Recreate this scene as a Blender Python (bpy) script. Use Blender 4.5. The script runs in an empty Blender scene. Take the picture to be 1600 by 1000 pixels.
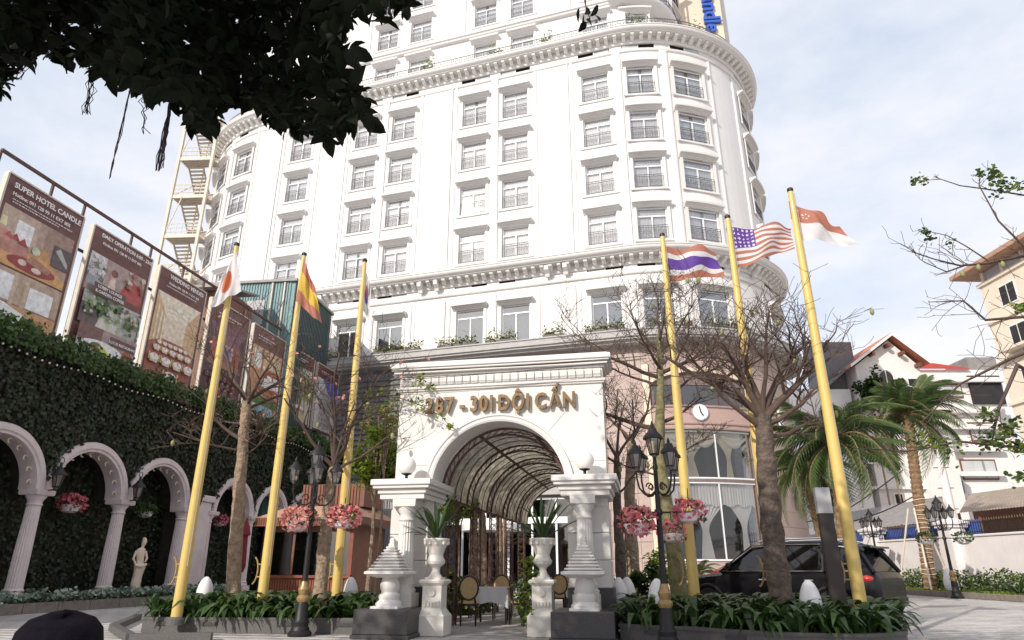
import bpy, math, random
import numpy as np
from mathutils import Vector, Matrix, Euler
random.seed(7); rng = np.random.default_rng(7)
scene = bpy.context.scene
COL = scene.collection
R = math.radians; PI = math.pi
# ------------------------------------------------------------------ camera
F, PITCH, YAW, H = 1030.0, R(20.5), R(11.0), 1.2        # focal length in photo pixels (1600 wide)
cd = bpy.data.cameras.new('camera'); cam = bpy.data.objects.new('camera', cd); COL.objects.link(cam)
cd.sensor_width = 36; cd.lens = 36 * F / 1600; cd.clip_start = 0.05; cd.clip_end = 3000
cam.location = (0, 0, H); cam.rotation_euler = (PI / 2 + PITCH, 0, YAW)
scene.camera = cam
# ------------------------------------------------------------------ sky, sun, exposure
SUN_EL = 29.0; SUN_DX, SUN_DY = 0.475, 0.88             # the light travels to the right and away
w = bpy.data.worlds.new('World'); scene.world = w; w.use_nodes = True
nt = w.node_tree; nt.nodes.clear()
def wn(t, **k):
    n = nt.nodes.new(t)
    for a, b in k.items(): setattr(n, a, b)
    return n
sky = wn('ShaderNodeTexSky', sky_type='NISHITA', sun_disc=False, sun_elevation=R(SUN_EL), air_density=1.0, dust_density=2.4, ozone_density=1.0)
sky.sun_rotation = math.atan2(-SUN_DX, -SUN_DY)
tc = wn('ShaderNodeTexCoord'); mp = wn('ShaderNodeMapping'); mp.inputs['Scale'].default_value = (1.0, 1.0, 2.2)
n1 = wn('ShaderNodeTexNoise'); n1.inputs['Scale'].default_value = 1.9; n1.inputs['Detail'].default_value = 9; n1.inputs['Roughness'].default_value = .58
cr = wn('ShaderNodeValToRGB'); cr.color_ramp.elements[0].position = .36; cr.color_ramp.elements[1].position = .66
cr.color_ramp.elements[0].color = (0, 0, 0, 1); cr.color_ramp.elements[1].color = (1, 1, 1, 1)
mx = wn('ShaderNodeMix', data_type='RGBA'); mx.inputs['B'].default_value = (7.4, 7.25, 7.45, 1)
bg = wn('ShaderNodeBackground'); bg.inputs['Strength'].default_value = .13
out = wn('ShaderNodeOutputWorld')
L = nt.links.new
L(tc.outputs['Generated'], mp.inputs['Vector']); L(mp.outputs[0], n1.inputs['Vector']); L(n1.outputs['Fac'], cr.inputs[0])
veil = wn('ShaderNodeMix', data_type='RGBA'); veil.inputs['Factor'].default_value = .74; veil.inputs['B'].default_value = (5.5, 6.2, 7.3, 1)
L(cr.outputs[0], mx.inputs['Factor']); L(sky.outputs[0], veil.inputs['A']); L(veil.outputs['Result'], mx.inputs['A']); L(mx.outputs['Result'], bg.inputs[0]); L(bg.outputs[0], out.inputs[0])
sd = bpy.data.lights.new('sun', 'SUN'); sd.energy = 3.6; sd.angle = R(.55); sd.color = (1, .93, .83)
sun = bpy.data.objects.new('sun', sd); COL.objects.link(sun); sun.location = (-20, -30, 40)
_d = Vector((SUN_DX, SUN_DY, 0)).normalized() * math.cos(R(SUN_EL)); _d.z = -math.sin(R(SUN_EL))
sun.rotation_euler = _d.to_track_quat('-Z', 'Y').to_euler()
vs = scene.view_settings; vs.view_transform = 'Standard'; vs.look = 'None'; vs.gamma = 1; vs.exposure = .16
try: vs.use_curve_mapping = False
except Exception: pass
# ------------------------------------------------------------------ pixel -> direction (distance always comes from a plane)
cp, sp, cy, sy = math.cos(PITCH), math.sin(PITCH), math.cos(YAW), math.sin(YAW)
def ray(u, v):
    x = (u - 800) / F; y = (500 - v) / F; a = cp - y * sp
    return Vector((cy * x - sy * a, sy * x + cy * a, sp + y * cp))
O = Vector((0, 0, H))
def G(u, v, z=0.): d = ray(u, v); return O + d * ((z - H) / d.z)
def AY(u, v, Y): d = ray(u, v); return O + d * (Y / d.y)
def AX(u, v, X): d = ray(u, v); return O + d * (X / d.x)
def AP(u, v, p, n): d = ray(u, v); return O + d * ((Vector(p) - O).dot(n) / d.dot(n))
VD = Vector((-sy, cy, 0))
def AD(u, v, D): d = ray(u, v); return O + d * (D / d.dot(VD))
# ------------------------------------------------------------------ materials
MATS = {}
def mat(name, col, rough=.6, var=.12, scale=3., bump=.0, bscale=40., metal=0., streak=0., spec=.5, coat=0., trans=0., stain=None, stain_amt=.0, bdist=.02):
    if name in MATS: return MATS[name]
    m = bpy.data.materials.new(name); m.use_nodes = True; t = m.node_tree; n = t.nodes; b = n['Principled BSDF']
    b.inputs['Roughness'].default_value = rough; b.inputs['Metallic'].default_value = metal
    b.inputs['Specular IOR Level'].default_value = spec; b.inputs['Coat Weight'].default_value = coat
    tcn = n.new('ShaderNodeTexCoord')
    nz = n.new('ShaderNodeTexNoise'); nz.inputs['Scale'].default_value = scale; nz.inputs['Detail'].default_value = 6; nz.inputs['Roughness'].default_value = .65
    t.links.new(tcn.outputs['Object'], nz.inputs['Vector'])
    mixn = n.new('ShaderNodeMix'); mixn.data_type = 'RGBA'
    c = Vector(col[:3])
    mixn.inputs['A'].default_value = (*[max(0, x * (1 - var)) for x in c], 1); mixn.inputs['B'].default_value = (*[min(1, x * (1 + var)) for x in c], 1)
    rp = n.new('ShaderNodeMapRange'); rp.inputs['From Min'].default_value = .3; rp.inputs['From Max'].default_value = .7
    t.links.new(nz.outputs['Fac'], rp.inputs['Value']); t.links.new(rp.outputs[0], mixn.inputs['Factor'])
    res = mixn.outputs['Result']
    if stain_amt or streak:
        mpn = n.new('ShaderNodeMapping'); k = 4 if streak else 1
        mpn.inputs['Scale'].default_value = (1.3 * (k if streak else 1), 1.3 * (k if streak else 1), .22 if streak else 1.)
        t.links.new(tcn.outputs['Object'], mpn.inputs['Vector'])
        n2 = n.new('ShaderNodeTexNoise'); n2.inputs['Scale'].default_value = 1.0; n2.inputs['Detail'].default_value = 7; n2.inputs['Roughness'].default_value = .7
        t.links.new(mpn.outputs[0], n2.inputs['Vector'])
        r2 = n.new('ShaderNodeMapRange'); r2.inputs['From Min'].default_value = .5; r2.inputs['From Max'].default_value = .82; r2.inputs['To Max'].default_value = stain_amt or streak
        t.links.new(n2.outputs['Fac'], r2.inputs['Value'])
        m2 = n.new('ShaderNodeMix'); m2.data_type = 'RGBA'; m2.inputs['B'].default_value = (*(stain or [x * .45 for x in c]), 1)
        t.links.new(r2.outputs[0], m2.inputs['Factor']); t.links.new(res, m2.inputs['A']); res = m2.outputs['Result']
    t.links.new(res, b.inputs['Base Color'])
    if bump:
        nb = n.new('ShaderNodeTexNoise'); nb.inputs['Scale'].default_value = bscale; nb.inputs['Detail'].default_value = 4
        t.links.new(tcn.outputs['Object'], nb.inputs['Vector'])
        bn = n.new('ShaderNodeBump'); bn.inputs['Strength'].default_value = bump; bn.inputs['Distance'].default_value = bdist
        t.links.new(nb.outputs['Fac'], bn.inputs['Height']); t.links.new(bn.outputs[0], b.inputs['Normal'])
    if trans:
        tr = n.new('ShaderNodeBsdfTranslucent'); t.links.new(res, tr.inputs['Color'])
        ms = n.new('ShaderNodeMixShader'); ms.inputs[0].default_value = trans
        o = n['Material Output']; t.links.new(b.outputs[0], ms.inputs[1]); t.links.new(tr.outputs[0], ms.inputs[2]); t.links.new(ms.outputs[0], o.inputs['Surface'])
    MATS[name] = m; return m
def glassmat(name, tint=(.8, .85, .9), refl=.25, rough=.03):
    m = bpy.data.materials.new(name); m.use_nodes = True; t = m.node_tree; n = t.nodes; n.remove(n['Principled BSDF'])
    tr = n.new('ShaderNodeBsdfTransparent'); tr.inputs[0].default_value = (*tint, 1)
    gl = n.new('ShaderNodeBsdfGlossy'); gl.inputs['Roughness'].default_value = rough
    lw = n.new('ShaderNodeLayerWeight'); lw.inputs[0].default_value = .35
    mr = n.new('ShaderNodeMapRange'); mr.inputs['To Min'].default_value = refl; mr.inputs['To Max'].default_value = min(1, refl + .5)
    ms = n.new('ShaderNodeMixShader'); t.links.new(lw.outputs['Fresnel'], mr.inputs[0]); t.links.new(mr.outputs[0], ms.inputs[0])
    t.links.new(tr.outputs[0], ms.inputs[1]); t.links.new(gl.outputs[0], ms.inputs[2]); t.links.new(ms.outputs[0], n['Material Output'].inputs['Surface'])
    MATS[name] = m; return m
mat('paint', (.71, .692, .682), .55, .03, .6, .06, 60, streak=.10, stain=(.55, .52, .48))
mat('trim', (.70, .68, .665), .6, .04, 1.5, .05, 60, streak=.14, stain=(.45, .42, .38))
mat('bracket', (.72, .70, .67), .7, .08, 4)
mat('gate_stone', (.70, .672, .645), .6, .05, 1.2, .06, 50, streak=.16, stain=(.42, .38, .33))
mat('cast_stone', (.70, .66, .60), .8, .12, 5, .25, 60, stain_amt=.35, stain=(.36, .32, .27))
mat('old_white', (.68, .585, .58), .75, .1, 3, .15, 40, stain_amt=.35, stain=(.34, .30, .29))
mat('granite_dark', (.048, .045, .046), .45, .45, 55, .1, 90)
mat('granite_grey', (.11, .103, .10), .6, .3, 40, .1, 90, stain_amt=.4, stain=(.09, .085, .08))
mat('pink_stone', (.44, .335, .30), .55, .10, 2.5, .05, 60, streak=.12)
mat('cream', (.74, .60, .47), .6, .08, 3)
mat('curtain', (.86, .85, .83), .9, .03, 5, trans=.15)
mat('drape', (.72, .66, .52), .85, .08, 4, trans=.2)
mat('blind', (.50, .52, .53), .8, .06, 1)
mat('iron', (.018, .017, .018), .5, .3, 20, metal=.3)
mat('rail_iron', (.10, .095, .095), .55, .3, 20)
mat('white_frame', (.80, .80, .80), .4, .02)
mat('dark_room', (.022, .02, .022), .8, .5, .7)  # near black, stands for the darkness of unlit interiors behind openings
mat('slate', (.16, .155, .165), .6, .2, 3, .1, 20, streak=.3)
mat('yellow_pole', (.64, .46, .14), .45, .07, 2.5, .03, 30, coat=.1, streak=.4, stain=(.42, .28, .08))  # brown streaks weather the paint and stand in for twig shadows
mat('bark', (.30, .22, .155), .9, .4, 9, 1., 16, stain_amt=.6, stain=(.13, .10, .07), bdist=.06)
mat('bark_dark', (.11, .082, .066), .9, .5, 9, 1., 16, stain_amt=.5, stain=(.20, .15, .11), bdist=.06)
mat('bark_green', (.20, .18, .09), .9, .4, 9, .8, 25)
mat('twig', (.085, .055, .043), .85, .3, 5)
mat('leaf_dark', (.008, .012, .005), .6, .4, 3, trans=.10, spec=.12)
mat('leaf_mid', (.055, .105, .022), .5, .35, 6, trans=.3)
mat('leaf_lime', (.24, .30, .035), .5, .35, 5, trans=.45)
mat('leaf_ivy', (.020, .032, .011), .5, .55, 1.3, trans=.15)
mat('leaf_ivy_dry', (.050, .034, .020), .7, .4, 3, trans=.15)
mat('leaf_strap', (.045, .088, .024), .35, .3, 4, trans=.2)
mat('leaf_grey', (.30, .36, .30), .8, .2, 6)
mat('leaf_palm', (.075, .125, .035), .5, .35, 2, trans=.2)
mat('soil', (.05, .038, .028), .95, .4, 8, .5, 20)
mat('pink_petal', (.78, .20, .27), .6, .3, 9, trans=.35)
mat('salmon_petal', (.80, .36, .33), .6, .25, 9, trans=.35)
mat('purple_petal', (.34, .12, .48), .6, .3, 9, trans=.3)
mat('fruit', (.27, .27, .12), .6, .2, 6)
mat('wood_red', (.20, .055, .026), .5, .25, 6, .15, 30, streak=.35)
mat('wood_brown', (.16, .065, .04), .55, .2, 5, .1, 30, streak=.3)
mat('roof_tan', (.42, .25, .17), .8, .15, 4, .2, 20, stain_amt=.3)
mat('steel_paint', (.58, .52, .44), .6, .1, 3, streak=.45, stain=(.33, .22, .14))
mat('rust', (.11, .055, .05), .75, .4, 5, .2, 30)
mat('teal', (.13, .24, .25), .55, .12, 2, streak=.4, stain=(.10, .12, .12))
mat('teal_shade', (.055, .085, .09), .55, .12, 2, streak=.4)  # same teal darkened: the shade of the shed's side is in the colour
mat('tin', (.33, .27, .22), .65, .2, 2, streak=.5, stain=(.2, .13, .09))
mat('tin_grey', (.26, .24, .23), .6, .2, 2, streak=.4)
mat('tarp', (.05, .10, .36), .5, .2, 5)
mat('villa', (.76, .73, .72), .7, .05, 1.5, streak=.2, stain=(.5, .47, .45))
mat('cream_wall', (.74, .65, .53), .7, .06, 1.5, streak=.2, stain=(.5, .42, .33))
mat('wall_white', (.74, .70, .70), .75, .06, 1.5, .1, 20, streak=.25, stain=(.48, .43, .42))
mat('red_tile', (.46, .075, .05), .7, .2, 6, .2, 15)
mat('red_tile_edge', (.50, .17, .10), .7, .2, 6)
mat('cloth', (.80, .79, .82), .85, .03, 4, trans=.1)
mat('chair_wood', (.035, .018, .014), .35, .3, 10, coat=.3)
mat('cane', (.58, .40, .20), .7, .15, 30, .3, 120)
mat('gold', (.17, .105, .045), .5, .5, 16, .1, 60, metal=.25)
mat('brass', (.34, .23, .10), .45, .3, 12, metal=.4)
mat('globe', (.82, .80, .76), .35, .04, 3)
mat('car_black', (.007, .006, .008), .25, .1, 2, coat=.12, spec=.25)
mat('car_red', (.28, .02, .015), .2, .1, 2, coat=1.)
mat('tyre', (.02, .02, .02), .85, .2, 20)
mat('alloy', (.45, .45, .46), .3, .05, metal=.9)
mat('chrome', (.8, .8, .8), .12, .02, metal=1.)
mat('car_int', (.02, .02, .02), .7, .1)
mat('lamp_red', (.42, .02, .02), .2, .1, coat=1.)
mat('skin', (.45, .27, .19), .6, .08, 8)
mat('cap_cloth', (.007, .006, .010), .95, .3, 30, .3, 200, spec=.08)
mat('shirt', (.05, .05, .07), .9, .2, 20)
mat('black', (.012, .012, .012), .6, .2)
mat('grey_panel', (.42, .41, .42), .6, .08)
mat('kerb', (.20, .17, .15), .8, .25, 7, .3, 30)
mat('egg', (.80, .79, .80), .45, .03, 3)
mat('sign_blue', (.03, .10, .46), .4, .1)
mat('beige', (.66, .56, .44), .7, .05)
mat('plaster_brown', (.22, .11, .075), .85, .15, 3, .25, 60)
mat('bulb', (.85, .80, .65), .4, .02)
mat('trunk_palm', (.24, .15, .085), .9, .5, 8, 1., 18, bdist=.06)
glassmat('glass', (.96, .965, .98), .05); glassmat('glass_clear', (.9, .9, .9), .04); glassmat('glass_dark', (.30, .30, .33), .16); glassmat('glass_car', (.05, .055, .06), .06, .03)
glassmat('glass_grey', (.62, .66, .70), .30)
# ------------------------------------------------------------------ mesh builder
class MB:
    def __init__(s): s.v = []; s.f = []; s.mi = []; s.m = 0
    def add(s, vs, fs):
        o = len(s.v); s.v += [tuple(x) for x in vs]
        for f in fs: s.f.append(tuple(i + o for i in f)); s.mi.append(s.m)
        return s
    def box(s, x0, x1, y0, y1, z0, z1, b=0.):
        if b:
            b = min(b, abs(x1 - x0) * .45, abs(y1 - y0) * .45, abs(z1 - z0) * .45)
            vs = []
            for z, i in ((z0, b), (z0 + b, 0), (z1 - b, 0), (z1, b)):
                vs += [(x0 + i, y0 + i, z), (x1 - i, y0 + i, z), (x1 - i, y1 - i, z), (x0 + i, y1 - i, z)]
            fs = [(3, 2, 1, 0), (12, 13, 14, 15)]
            for k in range(3):
                for j in range(4): a = k * 4 + j; c = k * 4 + (j + 1) % 4; fs.append((a, c, c + 4, a + 4))
            return s.add(vs, fs)
        return s.add([(x0, y0, z0), (x1, y0, z0), (x1, y1, z0), (x0, y1, z0), (x0, y0, z1), (x1, y0, z1), (x1, y1, z1), (x0, y1, z1)],
                     [(3, 2, 1, 0), (4, 5, 6, 7), (0, 1, 5, 4), (1, 2, 6, 5), (2, 3, 7, 6), (3, 0, 4, 7)])
    def bar(s, a, b, w, h=None):
        a = Vector(a); b = Vector(b); h = h or w; d = (b - a).normalized()
        up = Vector((0, 0, 1)) if abs(d.z) < .95 else Vector((0, 1, 0))
        x = d.cross(up).normalized() * w / 2; y = x.cross(d).normalized() * h / 2
        return s.add([a - x - y, a + x - y, a + x + y, a - x + y, b - x - y, b + x - y, b + x + y, b - x + y],
                     [(3, 2, 1, 0), (4, 5, 6, 7), (0, 1, 5, 4), (1, 2, 6, 5), (2, 3, 7, 6), (3, 0, 4, 7)])
    def tube(s, pts, rad, n=6, caps=True):
        pts = [Vector(p) for p in pts]; k = len(pts)
        if not hasattr(rad, '__len__'): rad = [rad] * k
        o = len(s.v); ref = None
        for i, p in enumerate(pts):
            d = (pts[min(i + 1, k - 1)] - pts[max(i - 1, 0)])
            d = d.normalized() if d.length > 1e-9 else Vector((0, 0, 1))
            if ref is None: ref = Vector((1, 0, 0)) if abs(d.x) < .8 else Vector((0, 1, 0))
            x = (ref - d * ref.dot(d)).normalized(); y = d.cross(x); ref = x
            for j in range(n):
                a = 2 * PI * j / n; s.v.append(tuple(p + (x * math.cos(a) + y * math.sin(a)) * rad[i]))
        for i in range(k - 1):
            for j in range(n):
                a = o + i * n + j; b = o + i * n + (j + 1) % n; s.f.append((a, b, b + n, a + n)); s.mi.append(s.m)
        if caps:
            s.f.append(tuple(o + j for j in reversed(range(n)))); s.mi.append(s.m)
            s.f.append(tuple(o + (k - 1) * n + j for j in range(n))); s.mi.append(s.m)
        return s
    def lathe(s, prof, n=20, c=(0, 0, 0), flute=0., sx=1., sy_=1.):
        o = len(s.v); k = len(prof)
        for (r, z) in prof:
            for j in range(n):
                a = 2 * PI * j / n; rr = r * (1 - flute * (j % 2)); s.v.append((c[0] + rr * math.cos(a) * sx, c[1] + rr * math.sin(a) * sy_, c[2] + z))
        for i in range(k - 1):
            for j in range(n):
                a = o + i * n + j; b = o + i * n + (j + 1) % n; s.f.append((a, b, b + n, a + n)); s.mi.append(s.m)
        s.f.append(tuple(o + j for j in reversed(range(n)))); s.mi.append(s.m)
        s.f.append(tuple(o + (k - 1) * n + j for j in range(n))); s.mi.append(s.m)
        return s
    def sqlathe(s, prof, c=(0, 0, 0)):
        return s.lathe_sq(prof, c)
    def lathe_sq(s, prof, c):
        o = len(s.v); k = len(prof)
        for (r, z) in prof:
            for (a, b) in ((-1, -1), (1, -1), (1, 1), (-1, 1)): s.v.append((c[0] + a * r, c[1] + b * r, c[2] + z))
        for i in range(k - 1):
            for j in range(4):
                a = o + i * 4 + j; b = o + i * 4 + (j + 1) % 4; s.f.append((a, b, b + 4, a + 4)); s.mi.append(s.m)
        s.f.append((o + 3, o + 2, o + 1, o)); s.mi.append(s.m)
        e = o + (k - 1) * 4; s.f.append((e, e + 1, e + 2, e + 3)); s.mi.append(s.m)
        return s
    def poly(s, pts): return s.add(pts, [tuple(range(len(pts)))])
    def prism(s, pts, d):
        d = Vector(d); k = len(pts); p = [Vector(q) for q in pts]
        return s.add(p + [q + d for q in p], [tuple(reversed(range(k))), tuple(range(k, 2 * k))] + [(i, (i + 1) % k, k + (i + 1) % k, k + i) for i in range(k)])
    def sphere(s, c, r, n=12, sz=1.):
        k = n // 2; return s.lathe([(max(.001, r * math.sin(PI * i / k)), -r * sz * math.cos(PI * i / k)) for i in range(k + 1)], n, c)
    def sweep(s, prof, P, ss, close=True):
        # prof: list of (off, z) ; P(s, off, z) -> point
        o = len(s.v); k = len(prof)
        for q in ss:
            for (a, z) in prof: s.v.append(tuple(P(q, a, z)))
        m = k if close else k - 1
        for i in range(len(ss) - 1):
            for j in range(m):
                a = o + i * k + j; b = o + i * k + (j + 1) % k; s.f.append((a, a + k, b + k, b)); s.mi.append(s.m)
        if close:
            s.f.append(tuple(o + j for j in range(k))); s.mi.append(s.m)
            e = o + (len(ss) - 1) * k; s.f.append(tuple(e + j for j in reversed(range(k)))); s.mi.append(s.m)
        return s
    def mesh(s, name, mats, smooth=None):
        me = bpy.data.meshes.new(name); me.from_pydata(s.v, [], s.f)
        if isinstance(mats, str): mats = [mats]
        for m in mats: me.materials.append(MATS[m] if isinstance(m, str) else m)
        if len(mats) > 1: me.polygons.foreach_set('material_index', s.mi)
        if smooth is not None:
            me.polygons.foreach_set('use_smooth', [True] * len(me.polygons)); me.set_sharp_from_angle(angle=R(smooth))
        me.update(); return me
    def obj(s, name, mats, parent=None, loc=(0, 0, 0), rz=0., smooth=None):
        return put(name, s.mesh(name, mats, smooth), parent, loc, rz)
def put(name, me, parent=None, loc=(0, 0, 0), rz=0., rot=None):
    o = bpy.data.objects.new(name, me); COL.objects.link(o); o.location = loc
    o.rotation_euler = rot if rot is not None else (0, 0, rz)
    if parent is not None: o.parent = parent
    return o
def tag(o, label=None, cat=None, group=None, kind=None):
    if label: o['label'] = label
    if cat: o['category'] = cat
    if group: o['group'] = group
    if kind: o['kind'] = kind
    return o
def thing(name, label, cat, loc=(0, 0, 0), rz=0., group=None):
    o = put(name, None, None, loc, rz); o.empty_display_size = .2; return tag(o, label, cat, group)
def copy_tree(o, parent=None):
    c = o.copy(); COL.objects.link(c); c.parent = parent
    for ch in list(o.children): copy_tree(ch, c)
    return c
def scatter(name, tv, tf, Ms, mats, mi=None, parent=None, smooth=False):
    """tv (k,3) template verts, tf faces (m,n) same size, Ms (N,3,4) transforms -> one mesh"""
    tv = np.asarray(tv, float); tf = np.asarray(tf, int); Ms = np.asarray(Ms, float); N = len(Ms); k = len(tv); m, n = tf.shape
    V = np.einsum('nij,kj->nki', Ms[:, :, :3], tv) + Ms[:, None, :, 3]
    Fc = (tf[None] + (np.arange(N) * k)[:, None, None]).reshape(-1)
    me = bpy.data.meshes.new(name); me.vertices.add(N * k); me.vertices.foreach_set('co', V.reshape(-1).astype(np.float32))
    me.loops.add(N * m * n); me.loops.foreach_set('vertex_index', Fc.astype(np.int32))
    me.polygons.add(N * m); me.polygons.foreach_set('loop_start', np.arange(0, N * m * n, n, dtype=np.int32)); me.polygons.foreach_set('loop_total', np.full(N * m, n, np.int32))
    if isinstance(mats, str): mats = [mats]
    for q in mats: me.materials.append(MATS[q])
    if mi is not None: me.polygons.foreach_set('material_index', np.repeat(np.asarray(mi, np.int32), m))
    if smooth: me.polygons.foreach_set('use_smooth', np.ones(N * m, bool))
    me.update(calc_edges=True); me.validate(); return put(name, me, parent)
def rotmats(n, tilt=PI, base=None):
    """random rotations (n,3,3): yaw free, tilt up to tilt"""
    a = rng.uniform(0, 2 * PI, n); b = rng.uniform(-tilt, tilt, n); c = rng.uniform(0, 2 * PI, n)
    def Z(t): z = np.zeros((n, 3, 3)); z[:, 0, 0] = z[:, 1, 1] = np.cos(t); z[:, 0, 1] = -np.sin(t); z[:, 1, 0] = np.sin(t); z[:, 2, 2] = 1; return z
    def X(t): z = np.zeros((n, 3, 3)); z[:, 1, 1] = z[:, 2, 2] = np.cos(t); z[:, 1, 2] = -np.sin(t); z[:, 2, 1] = np.sin(t); z[:, 0, 0] = 1; return z
    return Z(a) @ X(b) @ Z(c)
def xf(rot, scale, pos):
    M = np.zeros((len(pos), 3, 4)); M[:, :, :3] = rot * np.asarray(scale).reshape(-1, 1, 1); M[:, :, 3] = pos; return M
# leaf templates: 2 quads folded along the midrib
LEAF_V = [(0, 0, 0), (.24, .3, .05), (.2, .72, .05), (0, 1, -.06), (-.2, .72, .05), (-.24, .3, .05)]
LEAF_F = [(0, 1, 2, 3), (0, 3, 4, 5)]
LEAF2_V = [(0, 0, 0), (.19, .2, .04), (.255, .5, .06), (.14, .82, .02), (0, 1.04, -.08), (-.14, .82, .02), (-.255, .5, .06), (-.19, .2, .04), (0, .42, -.01)]
LEAF2_F = [(0, 1, 2, 8), (8, 2, 3, 4), (8, 4, 5, 6), (0, 8, 6, 7)]
_fonttmp = {}
def text_mesh(txt, size, ext, bold=.0, name='lettering', m='white_frame'):
    cu = bpy.data.curves.new('t', 'FONT'); cu.body = txt; cu.size = size; cu.extrude = ext; cu.offset = bold * size; cu.resolution_u = 3
    o = bpy.data.objects.new('t', cu); COL.objects.link(o)
    dg = bpy.context.evaluated_depsgraph_get(); me = bpy.data.meshes.new_from_object(o.evaluated_get(dg)); me.name = name
    bpy.data.objects.remove(o); bpy.data.curves.remove(cu)
    me.materials.clear(); me.materials.append(MATS[m])
    xs = [v.co.x for v in me.vertices] or [0]; return me, min(xs), max(xs)
# ================================================================== ground
def ground_material():
    m = bpy.data.materials.new('paving'); m.use_nodes = True; t = m.node_tree; n = t.nodes; b = n['Principled BSDF']; b.inputs['Roughness'].default_value = .8
    tcn = n.new('ShaderNodeTexCoord'); a = n.new('ShaderNodeTexNoise'); a.inputs['Scale'].default_value = .35; a.inputs['Detail'].default_value = 8
    c = n.new('ShaderNodeTexNoise'); c.inputs['Scale'].default_value = 14; c.inputs['Detail'].default_value = 5
    t.links.new(tcn.outputs['Object'], a.inputs['Vector']); t.links.new(tcn.outputs['Object'], c.inputs['Vector'])
    r1 = n.new('ShaderNodeValToRGB'); r1.color_ramp.elements[0].position = .32; r1.color_ramp.elements[1].position = .7
    r1.color_ramp.elements[0].color = (.33, .307, .295, 1); r1.color_ramp.elements[1].color = (.54, .51, .492, 1)
    t.links.new(a.outputs['Fac'], r1.inputs[0])
    mm = n.new('ShaderNodeMix'); mm.data_type = 'RGBA'; mm.blend_type = 'OVERLAY'; mm.inputs['Factor'].default_value = .5
    t.links.new(r1.outputs[0], mm.inputs['A']); t.links.new(c.outputs['Fac'], mm.inputs['B']); t.links.new(mm.outputs['Result'], b.inputs['Base Color'])
    bn = n.new('ShaderNodeBump'); bn.inputs['Strength'].default_value = .25; bn.inputs['Distance'].default_value = .01
    t.links.new(c.outputs['Fac'], bn.inputs['Height']); t.links.new(bn.outputs[0], b.inputs['Normal']); MATS['paving'] = m
ground_material()
ground = tag(MB().poly([(-1500, -300, -.012), (1500, -300, -.012), (1500, 2200, -.012), (-1500, 2200, -.012)]).obj('ground', 'paving'), kind='structure')
tv = [(-.5, -.5, -.004), (.5, -.5, -.004), (.5, .5, -.004), (-.5, .5, -.004), (-.494, -.494, 0), (.494, -.494, 0), (.494, .494, 0), (-.494, .494, 0)]
tf = [(4, 5, 6, 7), (0, 1, 5, 4), (1, 2, 6, 5), (2, 3, 7, 6), (3, 0, 4, 7)]
Ms = []
for j, y in enumerate(np.arange(3, 46, .42)):
    for x in np.arange(-19.2 + (j % 2) * .32, 24, .64):
        M = np.zeros((3, 4)); M[0, 0] = .632; M[1, 1] = .412; M[2, 2] = 1; M[:, 3] = (x, y, -rng.uniform(.001, .005)); Ms.append(M)
tag(scatter('paving_slabs', tv, tf, Ms, 'paving', parent=ground), kind='stuff')

# ================================================================== the hotel
HA = R(6.6); HP = Vector((-9.38, 35.87, 0)) + Vector((math.cos(HA), -math.sin(HA), 0)) * -2.85
SR, RR, SL, RL = 12., 8.5, 14.3, 9.5
hotel = thing('hotel_building', 'tall white hotel tower with rounded corners and rows of railed windows', 'building', HP, -HA)
def P(s, off, z):
    if -SL <= s <= SR: return Vector((s, -off, z))
    if s > 0: t = (s - SR) / RR; return Vector((SR + math.sin(t) * (RR + off), RR - math.cos(t) * (RR + off), z))
    t = (-s - SL) / RL; return Vector((-SL - math.sin(t) * (RL + off), RL - math.cos(t) * (RL + off), z))
def PU(s, off, z):                       # the set-back storeys turn the corner tighter
    return P(s, off - 2.3 * min(1, max(0, (s - 12.5) / 8)) ** 1.2, z)
def TH(s): return (s - SR) / RR if s > SR else (-( -s - SL) / RL if s < -SL else 0.)
S_MIN, S_MAX = -30.5, 26.8
def srange(a, b, step=.5):
    q = [a]
    while q[-1] < b - 1e-6:
        s = q[-1]; nx = s + step if (s < -SL - 1e-6 or s >= SR - 1e-6) else (SR if s >= -SL else -SL)
        if s < -SL - 1e-6: nx = min(nx, -SL)
        q.append(min(nx, b))
    return q
WCOLS = [-22.6, -19.5, -16.3, -10.95, -5.55, -2.68, 2.68, 5.55, 10.95, 13.85, 17.0, 22.9, 25.4]
WW = {17.0: 2.0}
ROWS = [18.89, 22.31, 25.73, 29.15]
def wall_grid(name, m, off, z0, z1, holes, depth=.24, smin=S_MIN, smax=S_MAX, P=P):
    sb = set(srange(smin, smax)); zb = {z0, z1}
    for (a, b, c, d) in holes: sb |= {a, b}; zb |= {c, d}
    sb = sorted(sb); zb = sorted(zb); q = MB()
    hs = {}
    def isin(s, z): return any(a < s < b and c < z < d for (a, b, c, d) in holes)
    idx = {}
    def vid(i, j):
        if (i, j) not in idx: idx[(i, j)] = len(q.v); q.v.append(tuple(P(sb[i], off, zb[j])))
        return idx[(i, j)]
    for i in range(len(sb) - 1):
        for j in range(len(zb) - 1):
            if isin((sb[i] + sb[i + 1]) / 2, (zb[j] + zb[j + 1]) / 2): continue
            q.f.append((vid(i, j), vid(i + 1, j), vid(i + 1, j + 1), vid(i, j + 1))); q.mi.append(0)
    for (a, b, c, d) in holes:
        A = [P(a, off, c), P(b, off, c), P(b, off, d), P(a, off, d)]; B = [P(a, off - depth, c), P(b, off - depth, c), P(b, off - depth, d), P(a, off - depth, d)]
        for k in range(4): q.add([A[k], B[k], B[(k + 1) % 4], A[(k + 1) % 4]], [(0, 1, 2, 3)])
    return q.obj(name, m, hotel)
holes = []
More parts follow.
